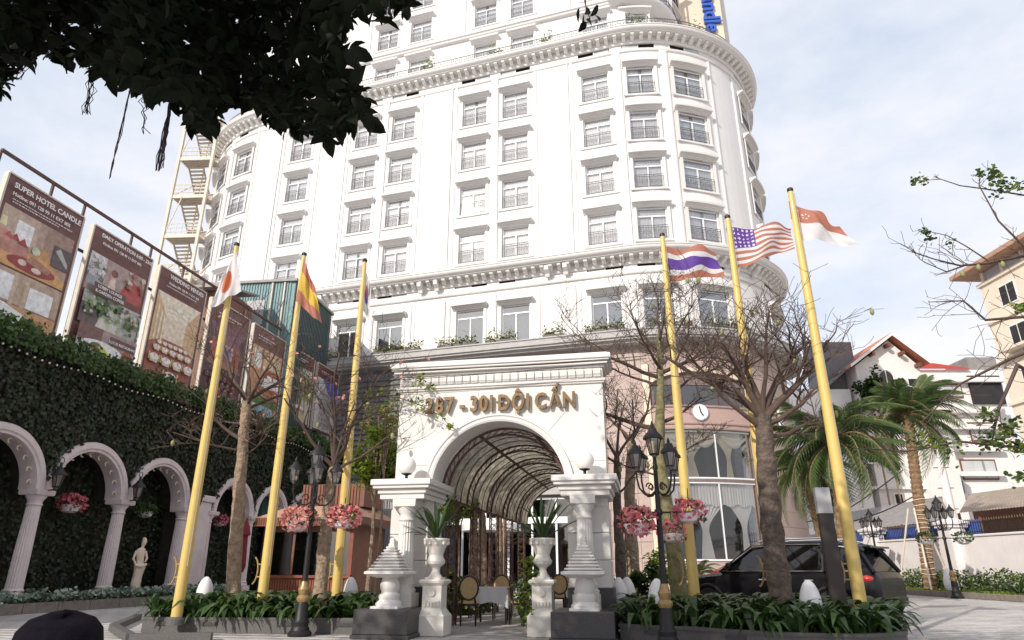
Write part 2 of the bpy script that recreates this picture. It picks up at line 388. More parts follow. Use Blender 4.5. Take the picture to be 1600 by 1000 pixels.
for c in WCOLS:
    h = WW.get(c, 1.72) / 2
    for z in ROWS: holes.append((c - h, c + h, z, z + 2.02))
    holes.append((c - h, c + h, 13.45, 15.7))
    for z in (17.18, 32.72): holes.append((c - 1.05, c + 1.05, z, z + .42))
wall_grid('wall', 'paint', 0., 12.4, 33.5, holes)
UP = [-22.6, -16.3, -10.95, -5.55, -2.68, 2.68, 5.55, 10.95, 14.2, 18.0, 22.9]
uph = []
for c in UP:
    for z in (35.2, 39.5, 42.9): uph.append((c - .86, c + .86, z, z + (2.5 if z < 36 else 2.02)))
wall_grid('upper_wall', 'paint', -1.8, 33.8, 49., uph, P=PU)
# closing planes: terrace, roof, back
def cap(name, off, z, m='trim'):
    MB().poly([P(s, off, z) for s in srange(S_MIN, S_MAX, 1.)]).obj(name, m, hotel)
cap('terrace', .5, 33.82); cap('roof', -1.8, 49.); 
a, b = P(S_MIN, -.1, 0), P(S_MAX, -.1, 0)
MB().add([a, b, b + Vector((0, 0, 49)), a + Vector((0, 0, 49))], [(3, 2, 1, 0)]).obj('back_wall', 'paint', hotel)
# ---- window kit (shared meshes)
def railing_mesh(w, h=.82):
    q = MB(); t = .013
    for z in (.03, h * .86, h): q.box(-w / 2, w / 2, -t, t, z - t, z + t)
    n = 6
    for i in range(n + 1):
        x = -w / 2 + w * i / n; q.box(x - .008, x + .008, -.008, .008, .03, h)
    for i in range(n):
        x0 = -w / 2 + w * (i + .5) / n; cw = w / n * .46
        for (cz, r, sg) in ((.18, cw, 1), (.40, cw * .95, -1), (.58, cw * .7, 1)):
            pts = []
            for k in range(13):
                a = sg * (k / 12 * 2.6 * PI + .5); rr = r * (1 - k / 16); pts.append((x0 + rr * math.cos(a), 0, cz + rr * math.sin(a)))
            q.tube(pts, .0085, 3, caps=False)
    return q.mesh('balcony_railing', 'rail_iron')
def hood_mesh(w, Rc=None, sc=1.):
    def Q(s, off, z):
        if Rc is None: return (s, -off, z)
        t = s / Rc; return (math.sin(t) * (Rc + off), Rc - math.cos(t) * (Rc + off), z)
    pr = [(0, 0), (.1, 0), (.1, .05), (.17, .07), (.17, .12), (.3, .15), (.3, .19), (.44, .2), (.46, .32), (0, .36)]
    n = 1 if Rc is None else 8
    return MB().sweep([(a * sc, b) for a, b in pr], Q, [-w / 2 + w * i / n for i in range(n + 1)]).mesh('hood', 'trim')
def frame_mesh(w, h, tz=.72):
    q = MB(); f = .06
    q.box(-w / 2, -w / 2 + f, .12, .2, 0, h); q.box(w / 2 - f, w / 2, .12, .2, 0, h)
    q.box(-w / 2 + f, w / 2 - f, .12, .2, 0, f); q.box(-w / 2 + f, w / 2 - f, .12, .2, h - f, h)
    q.box(-w / 2 + f, w / 2 - f, .115, .2, h * tz - .04, h * tz + .04); q.box(-.035, .035, .11, .2, f, h * tz - .04)
    return q.mesh('window', 'white_frame')
def pane_mesh(x0, x1, z0, z1, y=.16): return MB().box(x0, x1, y - .005, y + .005, z0, z1)
def surround_mesh(w, h):
    q = MB()
    for sg in (-1, 1): q.box(sg * (w / 2 + .11) - .09, sg * (w / 2 + .11) + .09, -.05, .0, -.1, h)
    q.box(-w / 2 - .26, w / 2 + .26, -.09, 0, -.2, -.1)
    return q.mesh('surround', 'trim')
def curtain_mesh(w, h, gap=.0, seed=0):
    r = random.Random(seed); q = MB(); n = 44; vs = []
    for i in range(n + 1):
        x = -w / 2 + w * i / n; y = .245 + .014 * math.sin(i * 1.55 + seed) + r.uniform(-.004, .004)
        vs += [(x, y, 0), (x, y, h)]
    return q.add(vs, [(2 * i, 2 * i + 2, 2 * i + 3, 2 * i + 1) for i in range(n) if not (gap and abs(i - n * .5) < gap)]).mesh('curtain', 'curtain', 60)
KIT = {}
def kit(w, h, key):
    if (w, h) not in KIT:
        tz = .74 if h < 2.2 else .78
        KIT[(w, h)] = dict(frame=frame_mesh(w, h, tz), sur=surround_mesh(w, h), rail=railing_mesh(w - .04),
            panes=[pane_mesh(-w / 2 + .06, -.035, .06, h * tz - .04).mesh('pane', key), pane_mesh(.035, w / 2 - .06, .06, h * tz - .04).mesh('pane', key), pane_mesh(-w / 2 + .06, w / 2 - .06, h * tz + .04, h - .06).mesh('pane', key)],
            hood=hood_mesh(w + .5), hoodR=hood_mesh(w + .5, RR), hoodL=hood_mesh(w + .5, RL),
            cur=[curtain_mesh(w, h, 0, 0), curtain_mesh(w, h, 0, 3), curtain_mesh(w, h, 0, 5), curtain_mesh(w, h, 3, 8)],
            bl=MB().box(-w / 2, w / 2, .34, .36, 0, h).mesh('blind', 'blind'))
    return KIT[(w, h)]
def window(s, z, w, h, off=0., rail=True, hood=True, glass='glass', blind=False):
    k = kit(w, h, glass); th = TH(s)
    o = put('window', k['frame'], hotel, (PU if off < -1 else P)(s, off, z), th)
    for p in k['panes']: put('pane', p, o)
    if blind: put('blind', k['bl'], o)
    else:
        put('curtain', random.choice(k['cur']), o)
    put('surround', k['sur'], o)
    if rail: put('balcony_railing', k['rail'], o, (0, -.03, .0))
    if hood: put('hood', k['hoodR'] if s > SR else k['hoodL'] if s < -SL else k['hood'], o, (0, 0, h + .01))
    return o
for c in WCOLS:
    ww = WW.get(c, 1.72)
    for z in ROWS: window(c, z, ww, 2.02)
    window(c, 13.45, ww, 2.25, rail=False, glass='glass_grey', blind=True)
for c in UP:
    window(c, 35.2, 1.72, 2.5, off=-1.8, rail=False)
    for z in (39.5, 42.9): window(c, z, 1.72, 2.02, off=-1.8)
# vents
vm = [MB(), MB()]
for k in (0, 1):
    q = vm[k]; q.m = 0; q.box(-1.05, 1.05, .2, .22, 0, .42); q.m = 1; sg = 1 if k else -1
    q.box(min(0, sg * 1.0), max(0, sg * 1.0), .06, .08, .04, .38)
    q.m = 2; q.box(min(0, sg * 1.05), max(0, sg * 1.05), .05, .1, 0, .04); q.box(min(0, sg * 1.05), max(0, sg * 1.05), .05, .1, .38, .42); q.box(-.03, .03, .05, .1, .04, .38)
vm = [q.mesh('vent', ['dark_room', 'blind', 'white_frame']) for q in vm]
for i, c in enumerate(WCOLS):
    for z in (17.18, 32.72): put('vent', vm[(i + (z > 20)) % 2], hotel, P(c, 0, z), TH(c))
# fluted panels and pilaster strips
def fl_panel(h):
    q = MB(); q.box(-1.05, 1.05, -.05, 0, 0, h)
    for i in range(4): x = -.36 + .24 * i; q.box(x - .07, x + .07, -.075, -.05, .5, h - .7)
    for sg in (-1, 1): q.box(sg * 1.0 - .05, sg * 1.0 + .05, -.09, -.05, 0, h)
    return q.mesh('fluted_panel', 'paint')
fp = fl_panel(14.2); fp2 = fl_panel(3.2); fp3 = fl_panel(10.)
for s in (-13.75, -8.15, 0, 8.15):
    put('fluted_panel', fp, hotel, P(s, 0, 18.2), TH(s)); put('fluted_panel', fp2, hotel, P(s, 0, 13.2), TH(s)); put('fluted_panel', fp3, hotel, PU(s, -1.8, 39.2), TH(s))
def strip(wd, h, pr): return MB().box(-wd / 2, wd / 2, -pr, 0, 0, h).box(-wd / 2 + .06, wd / 2 - .06, -pr - .03, -pr, .1, h - .1).mesh('pilaster', 'paint')
st1, st1b, st2, st2b = strip(.5, 14.3, .09), strip(.5, 3.3, .09), strip(.2, 14.3, .06), strip(.2, 3.3, .06)
for s in (-4.12, 4.12, 12.4, 15.4, -17.9, -21.05): put('pilaster', st1, hotel, P(s, 0, 18.2), TH(s)); put('pilaster', st1b, hotel, P(s, 0, 13.2), TH(s))
for s in (-1.3, 1.3, -6.95, 6.95, -9.4, 9.4, -12.5, -15.0, 18.75, 21.2): put('pilaster', st2, hotel, P(s, 0, 18.2), TH(s)); put('pilaster', st2b, hotel, P(s, 0, 13.2), TH(s))
# string courses and cornices
def course(name, prof, m, a=S_MIN, b=S_MAX, P=P): return MB().sweep(prof, P, srange(a, b)).obj(name, m, hotel, smooth=40)
course('string_course', [(0, 16.72), (.10, 16.74), (.14, 16.80), (.14, 16.90), (0, 16.94)], 'trim')
course('string_course', [(0, 32.42), (.08, 32.44), (.12, 32.50), (.12, 32.58), (0, 32.62)], 'trim')
course('string_course', [(-1.8, 38.35), (-1.55, 38.38), (-1.5, 38.5), (-1.4, 38.55), (-1.35, 38.8), (-1.8, 38.9)], 'trim', b=12.0)
course('balcony_slab', [(-1.8, 38.2), (-1.4, 38.25), (-1.2, 38.4), (-1.0, 38.45), (-.85, 38.62), (-.85, 38.85), (-1.8, 38.9)], 'trim', 12.0, 26., PU)
q = MB()
for z in (38.95, 39.6): q.sweep([(-.98, z), (-.94, z), (-.94, z + .04), (-.98, z + .04)], PU, srange(12.0, 26.))
for s in np.arange(12.0, 26., .16): q.bar(PU(s, -.96, 38.85), PU(s, -.96, 39.6), .025)
q.obj('balcony_railing', 'rail_iron', hotel)
def corn(z): return [(0, z), (.10, z), (.16, z + .10), (.16, z + .42), (.72, z + .44), (.74, z + .50), (.86, z + .54), (.94, z + .64), (.94, z + .74), (.98, z + .76), (.98, z + .82), (0, z + .86)]
def brackets(c, z, step):
    bm = MB(); bm.prism([(-.11, 0, 0), (-.11, -.10, 0), (-.11, -.24, .04), (-.11, -.30, .12), (-.11, -.46, .17), (-.11, -.5, .29), (-.11, 0, .29)], (.22, 0, 0))
    me = bm.mesh('bracket', 'bracket'); s = -27.
    while s < 26: put('bracket', me, c, P(s, .16, z + .13), TH(s)); s += step
c1 = course('cornice', corn(17.32), 'trim'); brackets(c1, 17.32, .52)
c2 = course('cornice', corn(33.02), 'trim'); brackets(c2, 33.02, .54)
cb = MB().prism([(-.13, 0, 0), (-.13, -.14, 0), (-.13, -.2, .16), (-.13, -.44, .34), (-.13, -.48, .62), (-.13, 0, .62)], (.26, 0, 0)).mesh('corbel', 'trim')
for s in (-13.2, -14.3, -8.7, -7.6, -.55, .55, 7.6, 8.7, 18.7, 20.2): put('corbel', cb, hotel, P(s, .155, 17.10), TH(s))
# terrace railing
q = MB()
ss = srange(S_MIN, S_MAX, .5); fine = []
s = S_MIN
while s < S_MAX: fine.append(s); s += .16
for z in (33.98, 34.62): q.sweep([(.50, z), (.54, z), (.54, z + .035), (.50, z + .035)], P, ss)
for s in fine: q.bar(P(s, .52, 33.88), P(s, .52, 34.62), .025)
for i, s in enumerate(fine[::3]):
    c = P(s, .52, 34.3); d = (P(s + .1, .52, 34.3) - c).normalized()
    q.tube([c + d * (.15 * math.cos(t)) + Vector((0, 0, .15 * math.sin(t))) for t in [k * .7 for k in range(9)]], .014, 3, caps=False)
q.obj('terrace_railing', 'rail_iron', hotel)
# ring canopy over the podium
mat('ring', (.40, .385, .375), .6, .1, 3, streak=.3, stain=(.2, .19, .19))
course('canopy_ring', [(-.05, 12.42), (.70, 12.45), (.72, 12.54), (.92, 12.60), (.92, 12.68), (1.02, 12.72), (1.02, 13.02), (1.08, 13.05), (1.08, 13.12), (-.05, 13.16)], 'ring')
# ---- podium
holesP = [(12.95, 18.35, 1.45, 5.2), (12.95, 18.35, 5.35, 7.8), (1.2, 9.0, 0.02, 4.6)]
mat('grout', (.20, .15, .14), .9, .2, 3)
pw = wall_grid('podium_wall', 'grout', -.03, 0, 12.44, holesP + [(13.15, 18.15, 9.15, 10.2)], .5)
def tile_mesh(w, h, Rc):
    def Q(s, off, z):
        if Rc is None: return (s, -off, z)
        t = s / Rc; return (math.sin(t) * (Rc + off), Rc - math.cos(t) * (Rc + off), z)
    n = 1 if Rc is None else 3
    return MB().sweep([(-.02, 0), (.012, 0), (.02, .01), (.02, h - .01), (.012, h), (-.02, h)], Q, [-w / 2 + w * i / n for i in range(n + 1)]).mesh('stone_tile', 'pink_stone')
tcache = {}
def tiles(s0, s1, z0, z1, n, rows):
    wd = (s1 - s0) / n; ht = (z1 - z0) / rows
    for j in range(rows):
        for i in range(n):
            c = s0 + wd * (i + .5); key = (round(wd, 3), round(ht, 3), c > SR)
            if key not in tcache: tcache[key] = tile_mesh(wd - .016, ht - .016, RR if c > SR else None)
            put('stone_tile', tcache[key], pw, P(c, 0, z0 + ht * j + .008), TH(c))
tiles(9.2, 12.0, 0, 12.4, 2, 16); tiles(12.0, 12.6, 0, 12.4, 1, 16); tiles(18.7, 26.3, 0, 12.4, 6, 16)
tiles(12.6, 18.7, 0, 1.4, 5, 2); tiles(12.6, 18.7, 11.35, 12.4, 5, 1)
# cream pilasters and arched surround of the window bay
for s in (12.78, 18.52): MB().sweep([(0, 1.4), (.12, 1.4), (.16, 1.5), (.16, 11.2), (.12, 11.35), (0, 11.35)], P, [s - .17, s, s + .17]).obj('pilaster', 'cream', hotel)
q = MB(); N_ = 22; top = []
for i in range(N_ + 1):
    s = 13.0 + 5.3 * i / N_; u = (i / N_ * 2 - 1); za = 9.95 + .95 * math.sqrt(max(0, 1 - u * u * .93))
    top.append((s, za))
for i in range(N_):
    (a, za), (b, zb) = top[i], top[i + 1]
    q.add([P(a, .02, za), P(b, .02, zb), P(b, .02, 11.35), P(a, .02, 11.35)], [(0, 1, 2, 3)])
    q.add([P(a, .02, za), P(b, .02, zb), P(b, -.4, zb), P(a, -.4, za)], [(0, 1, 2, 3)])
q.obj('window_spandrel', 'pink_stone', hotel)
MB().sweep([(0, 0), (.14, 0), (.14, .22), (0, .22)], lambda i, o, z: P(top[int(i)][0], o + .03, top[int(i)][1] + z), list(range(N_ + 1))).obj('arch_moulding', 'cream', hotel)
wa = MB()
for s in (14.6, 16.7): wa.sweep([(-.12, 9.1), (-.06, 9.1), (-.06, 10.9), (-.12, 10.9)], P, [s - .04, s + .04])
wa.sweep([(-.12, 9.1), (-.06, 9.1), (-.06, 9.18), (-.12, 9.18)], P, srange(13.0, 18.3)); wa = wa.obj('window', 'wood_brown', hotel)
MB().sweep([(-.10, 9.12), (-.09, 9.12), (-.09, 10.95), (-.10, 10.95)], P, srange(13.0, 18.3)).obj('pane', 'glass_dark', wa)
MB().sweep([(-.5, 9.1), (-.45, 9.1), (-.45, 11.2), (-.5, 11.2)], P, srange(13.6, 17.4)).obj('dark_backing', 'dark_room', wa)  # dark sheet standing for the unlit room behind the pane
for (a, b) in ((13.0, 13.65), (17.4, 18.3)):
    q = MB(); n = 12; vs = []
    for i in range(n + 1):
        s = a + (b - a) * i / n; vs += [P(s, -.35 + .05 * math.sin(i * 1.9), 9.12), P(s, -.35 + .05 * math.sin(i * 1.9), 10.9)]
    q.add(vs, [(2 * i, 2 * i + 2, 2 * i + 3, 2 * i + 1) for i in range(n)]).obj('curtain', 'curtain', wa)
# brick band with mouldings
bm_ = bpy.data.materials.new('brick_band'); bm_.use_nodes = True; t_ = bm_.node_tree
bt = t_.nodes.new('ShaderNodeTexBrick'); bt.inputs['Scale'].default_value = 5; bt.inputs['Color1'].default_value = (.52, .36, .31, 1); bt.inputs['Color2'].default_value = (.46, .31, .27, 1); bt.inputs['Mortar'].default_value = (.30, .21, .19, 1)
tcn = t_.nodes.new('ShaderNodeTexCoord'); mpn = t_.nodes.new('ShaderNodeMapping'); mpn.inputs['Rotation'].default_value = (PI / 2, 0, 0)
t_.links.new(tcn.outputs['Object'], mpn.inputs[0]); t_.links.new(mpn.outputs[0], bt.inputs['Vector']); t_.links.new(bt.outputs[0], t_.nodes['Principled BSDF'].inputs['Base Color']); MATS['brick_band'] = bm_
MB().sweep([(-.05, 7.85), (.07, 7.85), (.07, 9.1), (-.05, 9.1)], P, srange(12.97, 18.33)).obj('brick_band', 'brick_band', hotel)
for z in (7.82, 8.08, 8.98): MB().sweep([(.0, z), (.14, z + .02), (.16, z + .09), (.0, z + .12)], P, srange(12.97, 18.33)).obj('string_course', 'pink_stone', hotel)
# big podium windows with drapes
def bigwin(z0, z1, bars):
    q = MB()
    for s in bars: q.sweep([(-.16, z0), (-.08, z0), (-.08, z1), (-.16, z1)], P, [s - .03, s + .03])
    for z in (z0, z1 - .08): q.sweep([(-.18, z), (-.06, z), (-.06, z + .08), (-.18, z + .08)], P, srange(12.97, 18.33))
    o = q.obj('window', 'white_frame', hotel)
    for a, b in zip([12.97] + bars, bars + [18.33]):
        MB().sweep([(-.125, z0 + .08), (-.115, z0 + .08), (-.115, z1 - .08), (-.125, z1 - .08)], P, srange(a + .03, b - .03)).obj('pane', 'glass_clear', o)
    return o
def drape(o, a, b, z0, z1, tie, m, anchor):
    """tied curtain between s = a..b; anchor 0 = gathers to a, 1 = to b, .5 = middle"""
    q = MB(); n, k = 26, 18; vs = []
    for j in range(k + 1):
        t = j / k; z = z1 - (z1 - z0) * t
        g = 1 - .86 * math.sin(min(1, t / tie) * PI / 2) ** 1.6 if t < tie else .14 + .16 * ((t - tie) / (1 - tie))
        for i in range(n + 1):
            x = (i / n - anchor) * g + anchor
            vs.append(P(a + (b - a) * x, -.32 + .05 * math.sin(i * 2.1), z))
    q.add(vs, [(j * (n + 1) + i, j * (n + 1) + i + 1, (j + 1) * (n + 1) + i + 1, (j + 1) * (n + 1) + i) for j in range(k) for i in range(n)])
    return q.obj('curtain', m, o, smooth=80)
o = bigwin(1.45, 5.2, [16.15])
for a, b, an in ((12.97, 14.2, .1), (14.2, 16.6, .45), (16.6, 18.3, .55)): drape(o, a, b, 1.5, 4.45, .55, 'curtain', an)
q = MB(); vs = []
for i in range(121):
    s = 12.97 + 5.36 * i / 120; y = -.24 + .035 * math.sin(i * 1.7)
    vs += [P(s, y, 4.05 + .06 * math.sin(i * .35)), P(s, y, 5.15)]
q.add(vs, [(2 * i, 2 * i + 2, 2 * i + 3, 2 * i + 1) for i in range(120)]).obj('valance', 'curtain', o, smooth=80)
o = bigwin(5.35, 7.8, [16.2])
for a, b, an in ((13.0, 14.1, .0), (14.1, 16.2, .35), (16.2, 17.6, .6), (17.6, 18.33, .9)): drape(o, a, b, 5.4, 7.7, .6, 'drape', an)
for a, b in ((13.0, 14.8), (14.8, 16.5), (16.5, 18.3)):
    q = MB(); vs = []; n, k = 20, 8
    for j in range(k + 1):
        for i in range(n + 1):
            u = i / n; sag = .72 * (1 - (2 * u - 1) ** 2) * j / k; vs.append(P(a + (b - a) * u, -.2 + .04 * math.sin(j * 2.2), 7.72 - sag - .06 * j / k))
    q.add(vs, [(j * (n + 1) + i, j * (n + 1) + i + 1, (j + 1) * (n + 1) + i + 1, (j + 1) * (n + 1) + i) for j in range(k) for i in range(n)]).obj('swag', 'drape', o, smooth=80)
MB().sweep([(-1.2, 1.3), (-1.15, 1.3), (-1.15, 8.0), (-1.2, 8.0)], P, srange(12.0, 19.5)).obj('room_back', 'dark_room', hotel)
# round white wall clock
clock = thing('wall_clock', 'round white wall clock on the brick band above the curtained window', 'clock', hotel.matrix_basis @ P(15.45, .1, 8.7), -HA + TH(15.45))
def disc(r, y0, y1, n=28):
    q = MB(); a = [(r * math.cos(2 * PI * i / n), y0, r * math.sin(2 * PI * i / n)) for i in range(n)]; return q.prism(a, (0, y1 - y0, 0))
disc(.40, -.08, 0).obj('face', 'white_frame', clock); disc(.44, -.05, .01).obj('rim', 'grey_panel', clock)
MB().bar((0, -.1, 0), (.12, -.1, -.18), .05).obj('hand', 'iron', clock); MB().bar((0, -.1, 0), (-.05, -.1, .3), .04).obj('hand', 'iron', clock)
# white ladder-like wall lamp
wl = thing('wall_lamp', 'tall white slatted wall lamp on the pink stone at the right corner', 'wall lamp', hotel.matrix_basis @ P(21.0, .08, 7.75), -HA + TH(21.0))
q = MB(); q.box(-.16, .16, -.14, 0, 0, 1.55, .02); q.obj('body', 'white_frame', wl)
for i in range(7): MB().box(-.175, .175, -.17, -.14, .12 + i * .2, .17 + i * .2).obj('slat', 'grey_panel', wl)
# dark louvred wall left of the gate and the glazed entrance
lv = put('louvre_wall', MB().sweep([(.0, 0), (.04, 0), (.04, 12.3), (.0, 12.3)], P, srange(-17, 1.0)).mesh('louvre_wall', 'slate'), hotel)
lm = MB().prism([(-1.49, -.03, 0), (-1.49, -.12, .02), (-1.49, -.14, .06), (-1.49, -.04, .26)], (2.98, 0, 0)).mesh('slat', 'slate')
for j in range(36):
    for i in range(5): put('slat', lm, lv, (-12.6 + i * 3.0, 0, .5 + j * .32))
q = MB()
for s in np.arange(1.2, 9.1, 1.3): q.box(s - .05, s + .05, .1, .25, 0, 4.6)
q.box(1.2, 9.0, .06, .3, 3.3, 3.62); q.box(1.2, 9.0, .06, .3, 4.5, 4.7)
en = q.obj('entrance', 'white_frame', hotel)
for s in np.arange(1.2, 8.9, 1.3): MB().box(s + .06, s + 1.24, .16, .17, .02, 3.3).obj('pane', 'glass_dark', en)
for s in np.arange(1.2, 8.9, 1.3): MB().box(s + .06, s + 1.24, .16, .17, 3.62, 4.5).obj('pane', 'glass_dark', en)
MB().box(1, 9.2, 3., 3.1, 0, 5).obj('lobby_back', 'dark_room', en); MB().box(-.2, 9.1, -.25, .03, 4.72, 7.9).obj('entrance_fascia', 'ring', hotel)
MB().lathe([(1.5, 2.9), (1.55, 2.92), (1.55, 3.25), (1.5, 3.27)], 32, (4.4, -.6, 0)).obj('door_drum', 'white_frame', en)
# vertical blue lettering on a beige fin
fin = put('sign_fin', MB().box(-2.2, 1.05, -.3, .8, 0, 20.2, .03).mesh('sign_fin', 'beige'), hotel)
fpos = AD(1104, 20, 40.5); fl = hotel.matrix_basis.inverted() @ fpos; fin.location = (fl.x, fl.y, 34.0); fin.rotation_euler = (0, 0, R(12))
zc = 11.0
for ch in 'Candle':
    me, x0, x1 = text_mesh(ch, 1.75, .12, .018, 'sign_letter', 'sign_blue')
    put('sign_letter', me, fin, (-.35, -.43, zc + x0), rot=(PI / 2, PI / 2, 0)); zc -= x1 - x0 + .13
# ================================================================== ivy wall with arches (left)
WX = -17.3
iw = thing('ivy_wall', 'long ivy covered garden wall with white arches on fluted columns', 'wall', (WX, 22, 0))
ARCH = [(8.55, 1.66), (11.85, 1.66), (15.15, 1.66), (18.45, 1.66), (21.75, 1.66), (26.35, 1.5), (29.4, 1.5), (32.4, 1.5)]
SPR = 3.29
def arch_z(y):
    for c, r in ARCH:
        if abs(y - c) < r - .12: return SPR + math.sqrt((r - .12) ** 2 - (y - c) ** 2)
    if 23.5 < y < 24.75: return 0.
    return SPR
YW0, YW1, ZT = 5.0, 39.0, 7.3
ys = sorted(set(list(np.arange(YW0, YW1, .12)) + [YW1]))
q = MB()
for a, b in zip(ys[:-1], ys[1:]):
    za, zb = arch_z(a), arch_z(b)
    q.add([(0, a - 22, za), (0, b - 22, zb), (0, b - 22, ZT), (0, a - 22, ZT)], [(0, 1, 2, 3)])
    q.add([(0, a - 22, za), (-1.1, a - 22, za), (-1.1, b - 22, zb), (0, b - 22, zb)], [(0, 1, 2, 3)])
q.add([(0, YW0 - 22, ZT), (0, YW1 - 22, ZT), (-1.3, YW1 - 22, ZT), (-1.3, YW0 - 22, ZT)], [(0, 1, 2, 3)])
q.box(-1.3, -1.1, YW0 - 22, YW1 - 22, 0, ZT - .01)
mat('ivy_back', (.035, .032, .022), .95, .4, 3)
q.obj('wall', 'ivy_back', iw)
MB().box(-.02, .16, 23.55 - 22, 24.7 - 22, 0, 3.6, .02).box(-.02, .24, 23.45 - 22, 24.8 - 22, 3.6, 3.85, .03).obj('pier', 'old_white', iw)
for c, r in ARCH:
    q = MB(); n = 28
    def AQ(t, o, x): return (x, c - 22 - math.cos(t) * o, SPR + math.sin(t) * o)
    q.sweep([(r, .0), (r, .10), (r - .05, .16), (r - .20, .16), (r - .23, .11), (r - .30, .11), (r - .30, -.5), (r - .2, -.5)], AQ, [PI * i / n for i in range(n + 1)])
    ar = q.obj('archivolt', 'old_white', iw, smooth=40)
    cv = MB().tube([(0, .07 * math.cos(a), .07 * math.sin(a)) for a in np.linspace(.6, 4.6, 8)], [.012, .022, .026, .028, .026, .022, .02, .012], 5).mesh('scroll_ornament', 'cream')
    for k in range(11):
        t = PI * (k + .5) / 11; put('scroll_ornament', cv, ar, (-.08, c - 22 - math.cos(t) * (r - .38), SPR + math.sin(t) * (r - .38)), rot=(-t + PI / 2 + .4, 0, 0))
cys = [10.2, 13.5, 16.8, 20.1, 23.35, 24.9, 27.9, 30.9]
cm = MB().lathe([(.22, .62), (.215, 1.5), (.185, 2.86)], 40, flute=.09).mesh('shaft', 'old_white')
cb_ = MB().sqlathe([(.28, 0), (.28, .42)]).lathe([(.28, .42), (.28, .48), (.24, .52), (.26, .57), (.22, .62)], 24).mesh('column_base', 'old_white', 40)
cc = MB().lathe([(.19, 2.84), (.22, 2.88), (.19, 2.92), (.20, 3.0), (.27, 3.1), (.27, 3.14)], 24).sqlathe([(.30, 3.14), (.32, 3.18), (.32, 3.29)]).mesh('capital', 'old_white', 40)
for y in cys:
    o = put('column', cm, iw, (-.1, y - 22, 0)); put('base', cb_, o); put('capital', cc, o)
# ivy: front face, recess, bushy crest
def ivy(n, fn, size, mats, name):
    pos = []; 
    while len(pos) < n:
        p = fn()
        if p is not None: pos.append(p)
    pos = np.array(pos); m = len(pos)
    rot = rotmats(m, 1.0); fl = np.array([[0, 0, 1], [1, 0, 0], [0, -1, 0]], float)  # leaf plane turned to face +x, tip down
    fl = np.array([[0, 0, 1.], [1, 0, 0], [0, 1, 0]])
    M = xf(fl[None] @ rot, rng.uniform(size * .7, size * 1.35, m), pos)
    return scatter(name, np.array(LEAF_V) * [1.5, 1, 1], LEAF_F, M, mats, (rng.random(m) < .13).astype(int), parent=iw)
U_ = rng.uniform
def f_front():
    y = U_(YW0, YW1); z = U_(3.0, 7.45)
    za = arch_z(y)
    if z < za + .18 or za == 0 and z < 3.9: return None
    for c, r in ARCH:
        if (y - c) ** 2 + (max(z, SPR) - SPR) ** 2 < (r - .02) ** 2: return None
    return (.03 + abs(rng.normal(0, .07)), y - 22, z)
def f_back(): return (-1.06 + U_(0, .14), U_(YW0, YW1) - 22, U_(0.1, 5.0))
def f_crest():
    y = U_(YW0, YW1); a = U_(-.5, PI); r = abs(rng.normal(.30, .13)) + .10 * math.sin(y * 3.1) + .06 * math.sin(y * 9.)
    return (-.05 + math.cos(a) * r * 1.2 , y - 22, 7.25 + math.sin(a) * r * 1.15)
tag(ivy(34000, f_front, .12, ['leaf_ivy', 'leaf_ivy_dry'], 'ivy_leaves'), kind='stuff')
tag(ivy(24000, f_back, .12, ['leaf_ivy', 'leaf_ivy'], 'ivy_leaves'), kind='stuff')
tag(ivy(26000, f_crest, .12, ['leaf_mid', 'leaf_ivy'], 'ivy_crest'), kind='stuff')
# fairy lights
fw = thing('fairy_lights', 'string of small white bulbs drooping along the top of the ivy wall', 'string lights', (WX, 22, 0))
pts = []
for y in np.arange(9, 36, .26): pts.append((.30, y - 22, 6.92 + .05 * math.sin(y * 1.9)))
MB().tube(pts, .008, 3).obj('wire', 'iron', fw); bmh = MB().sphere((0, 0, 0), .034, 6).mesh('bulb', 'bulb')
for p in pts: put('bulb', bmh, fw, (p[0], p[1], p[2] - .03))
# wall lanterns
def lantern_mesh(parent, loc, s=1., fin=True):
    o = MB().sqlathe([(.05 * s, 0), (.085 * s, .02 * s), (.09 * s, .04 * s)]).mesh
    b = put('lantern', MB().lathe([(.03 * s, -.06 * s), (.06 * s, -.02 * s), (.075 * s, 0), (.13 * s, .26 * s), (.135 * s, .28 * s)], 6).mesh('lantern', 'glass_lamp', 30), parent, loc)
    fr = MB()
    for i in range(6):
        a = 2 * PI * i / 6; fr.bar((.078 * s * math.cos(a), .078 * s * math.sin(a), 0), (.135 * s * math.cos(a), .135 * s * math.sin(a), .27 * s), .014 * s)
    fr.lathe([(.085 * s, -.02 * s), (.085 * s, .01 * s)], 6); put('frame', fr.mesh('frame', 'iron'), b)
    put('roof', MB().lathe([(.18 * s, .26 * s), (.17 * s, .30 * s), (.08 * s, .40 * s), (.07 * s, .44 * s), (.03 * s, .47 * s), (.035 * s, .50 * s), (.008 * s, .58 * s)], 12).mesh('roof', 'iron', 40), b)
    return b
glassmat('glass_lamp', (.75, .72, .66), .30, .3)
for i, (y, lb) in enumerate([(16.85, 'black wall lantern above the capital of the leftmost full column'), (20.15, 'black wall lantern between the two arches with hanging flower baskets'), (23.4, 'black wall lantern beside the white pier, nearest the leftmost yellow flagpole')]):
    t = thing('wall_lantern', lb, 'lantern', (WX + .45, y, 3.28), 0, 'lanterns on the arcade')
    lantern_mesh(t, (0, 0, .1), 1.25)
    MB().bar((-.3, 0, .0), (0, 0, .03), .03).obj('bracket', 'iron', t); MB().tube([(0, .08 * math.cos(a) - .0, .85 + .10 * math.sin(a)) for a in np.linspace(0, 2 * PI, 12)], .015, 4).obj('ring', 'iron', t)
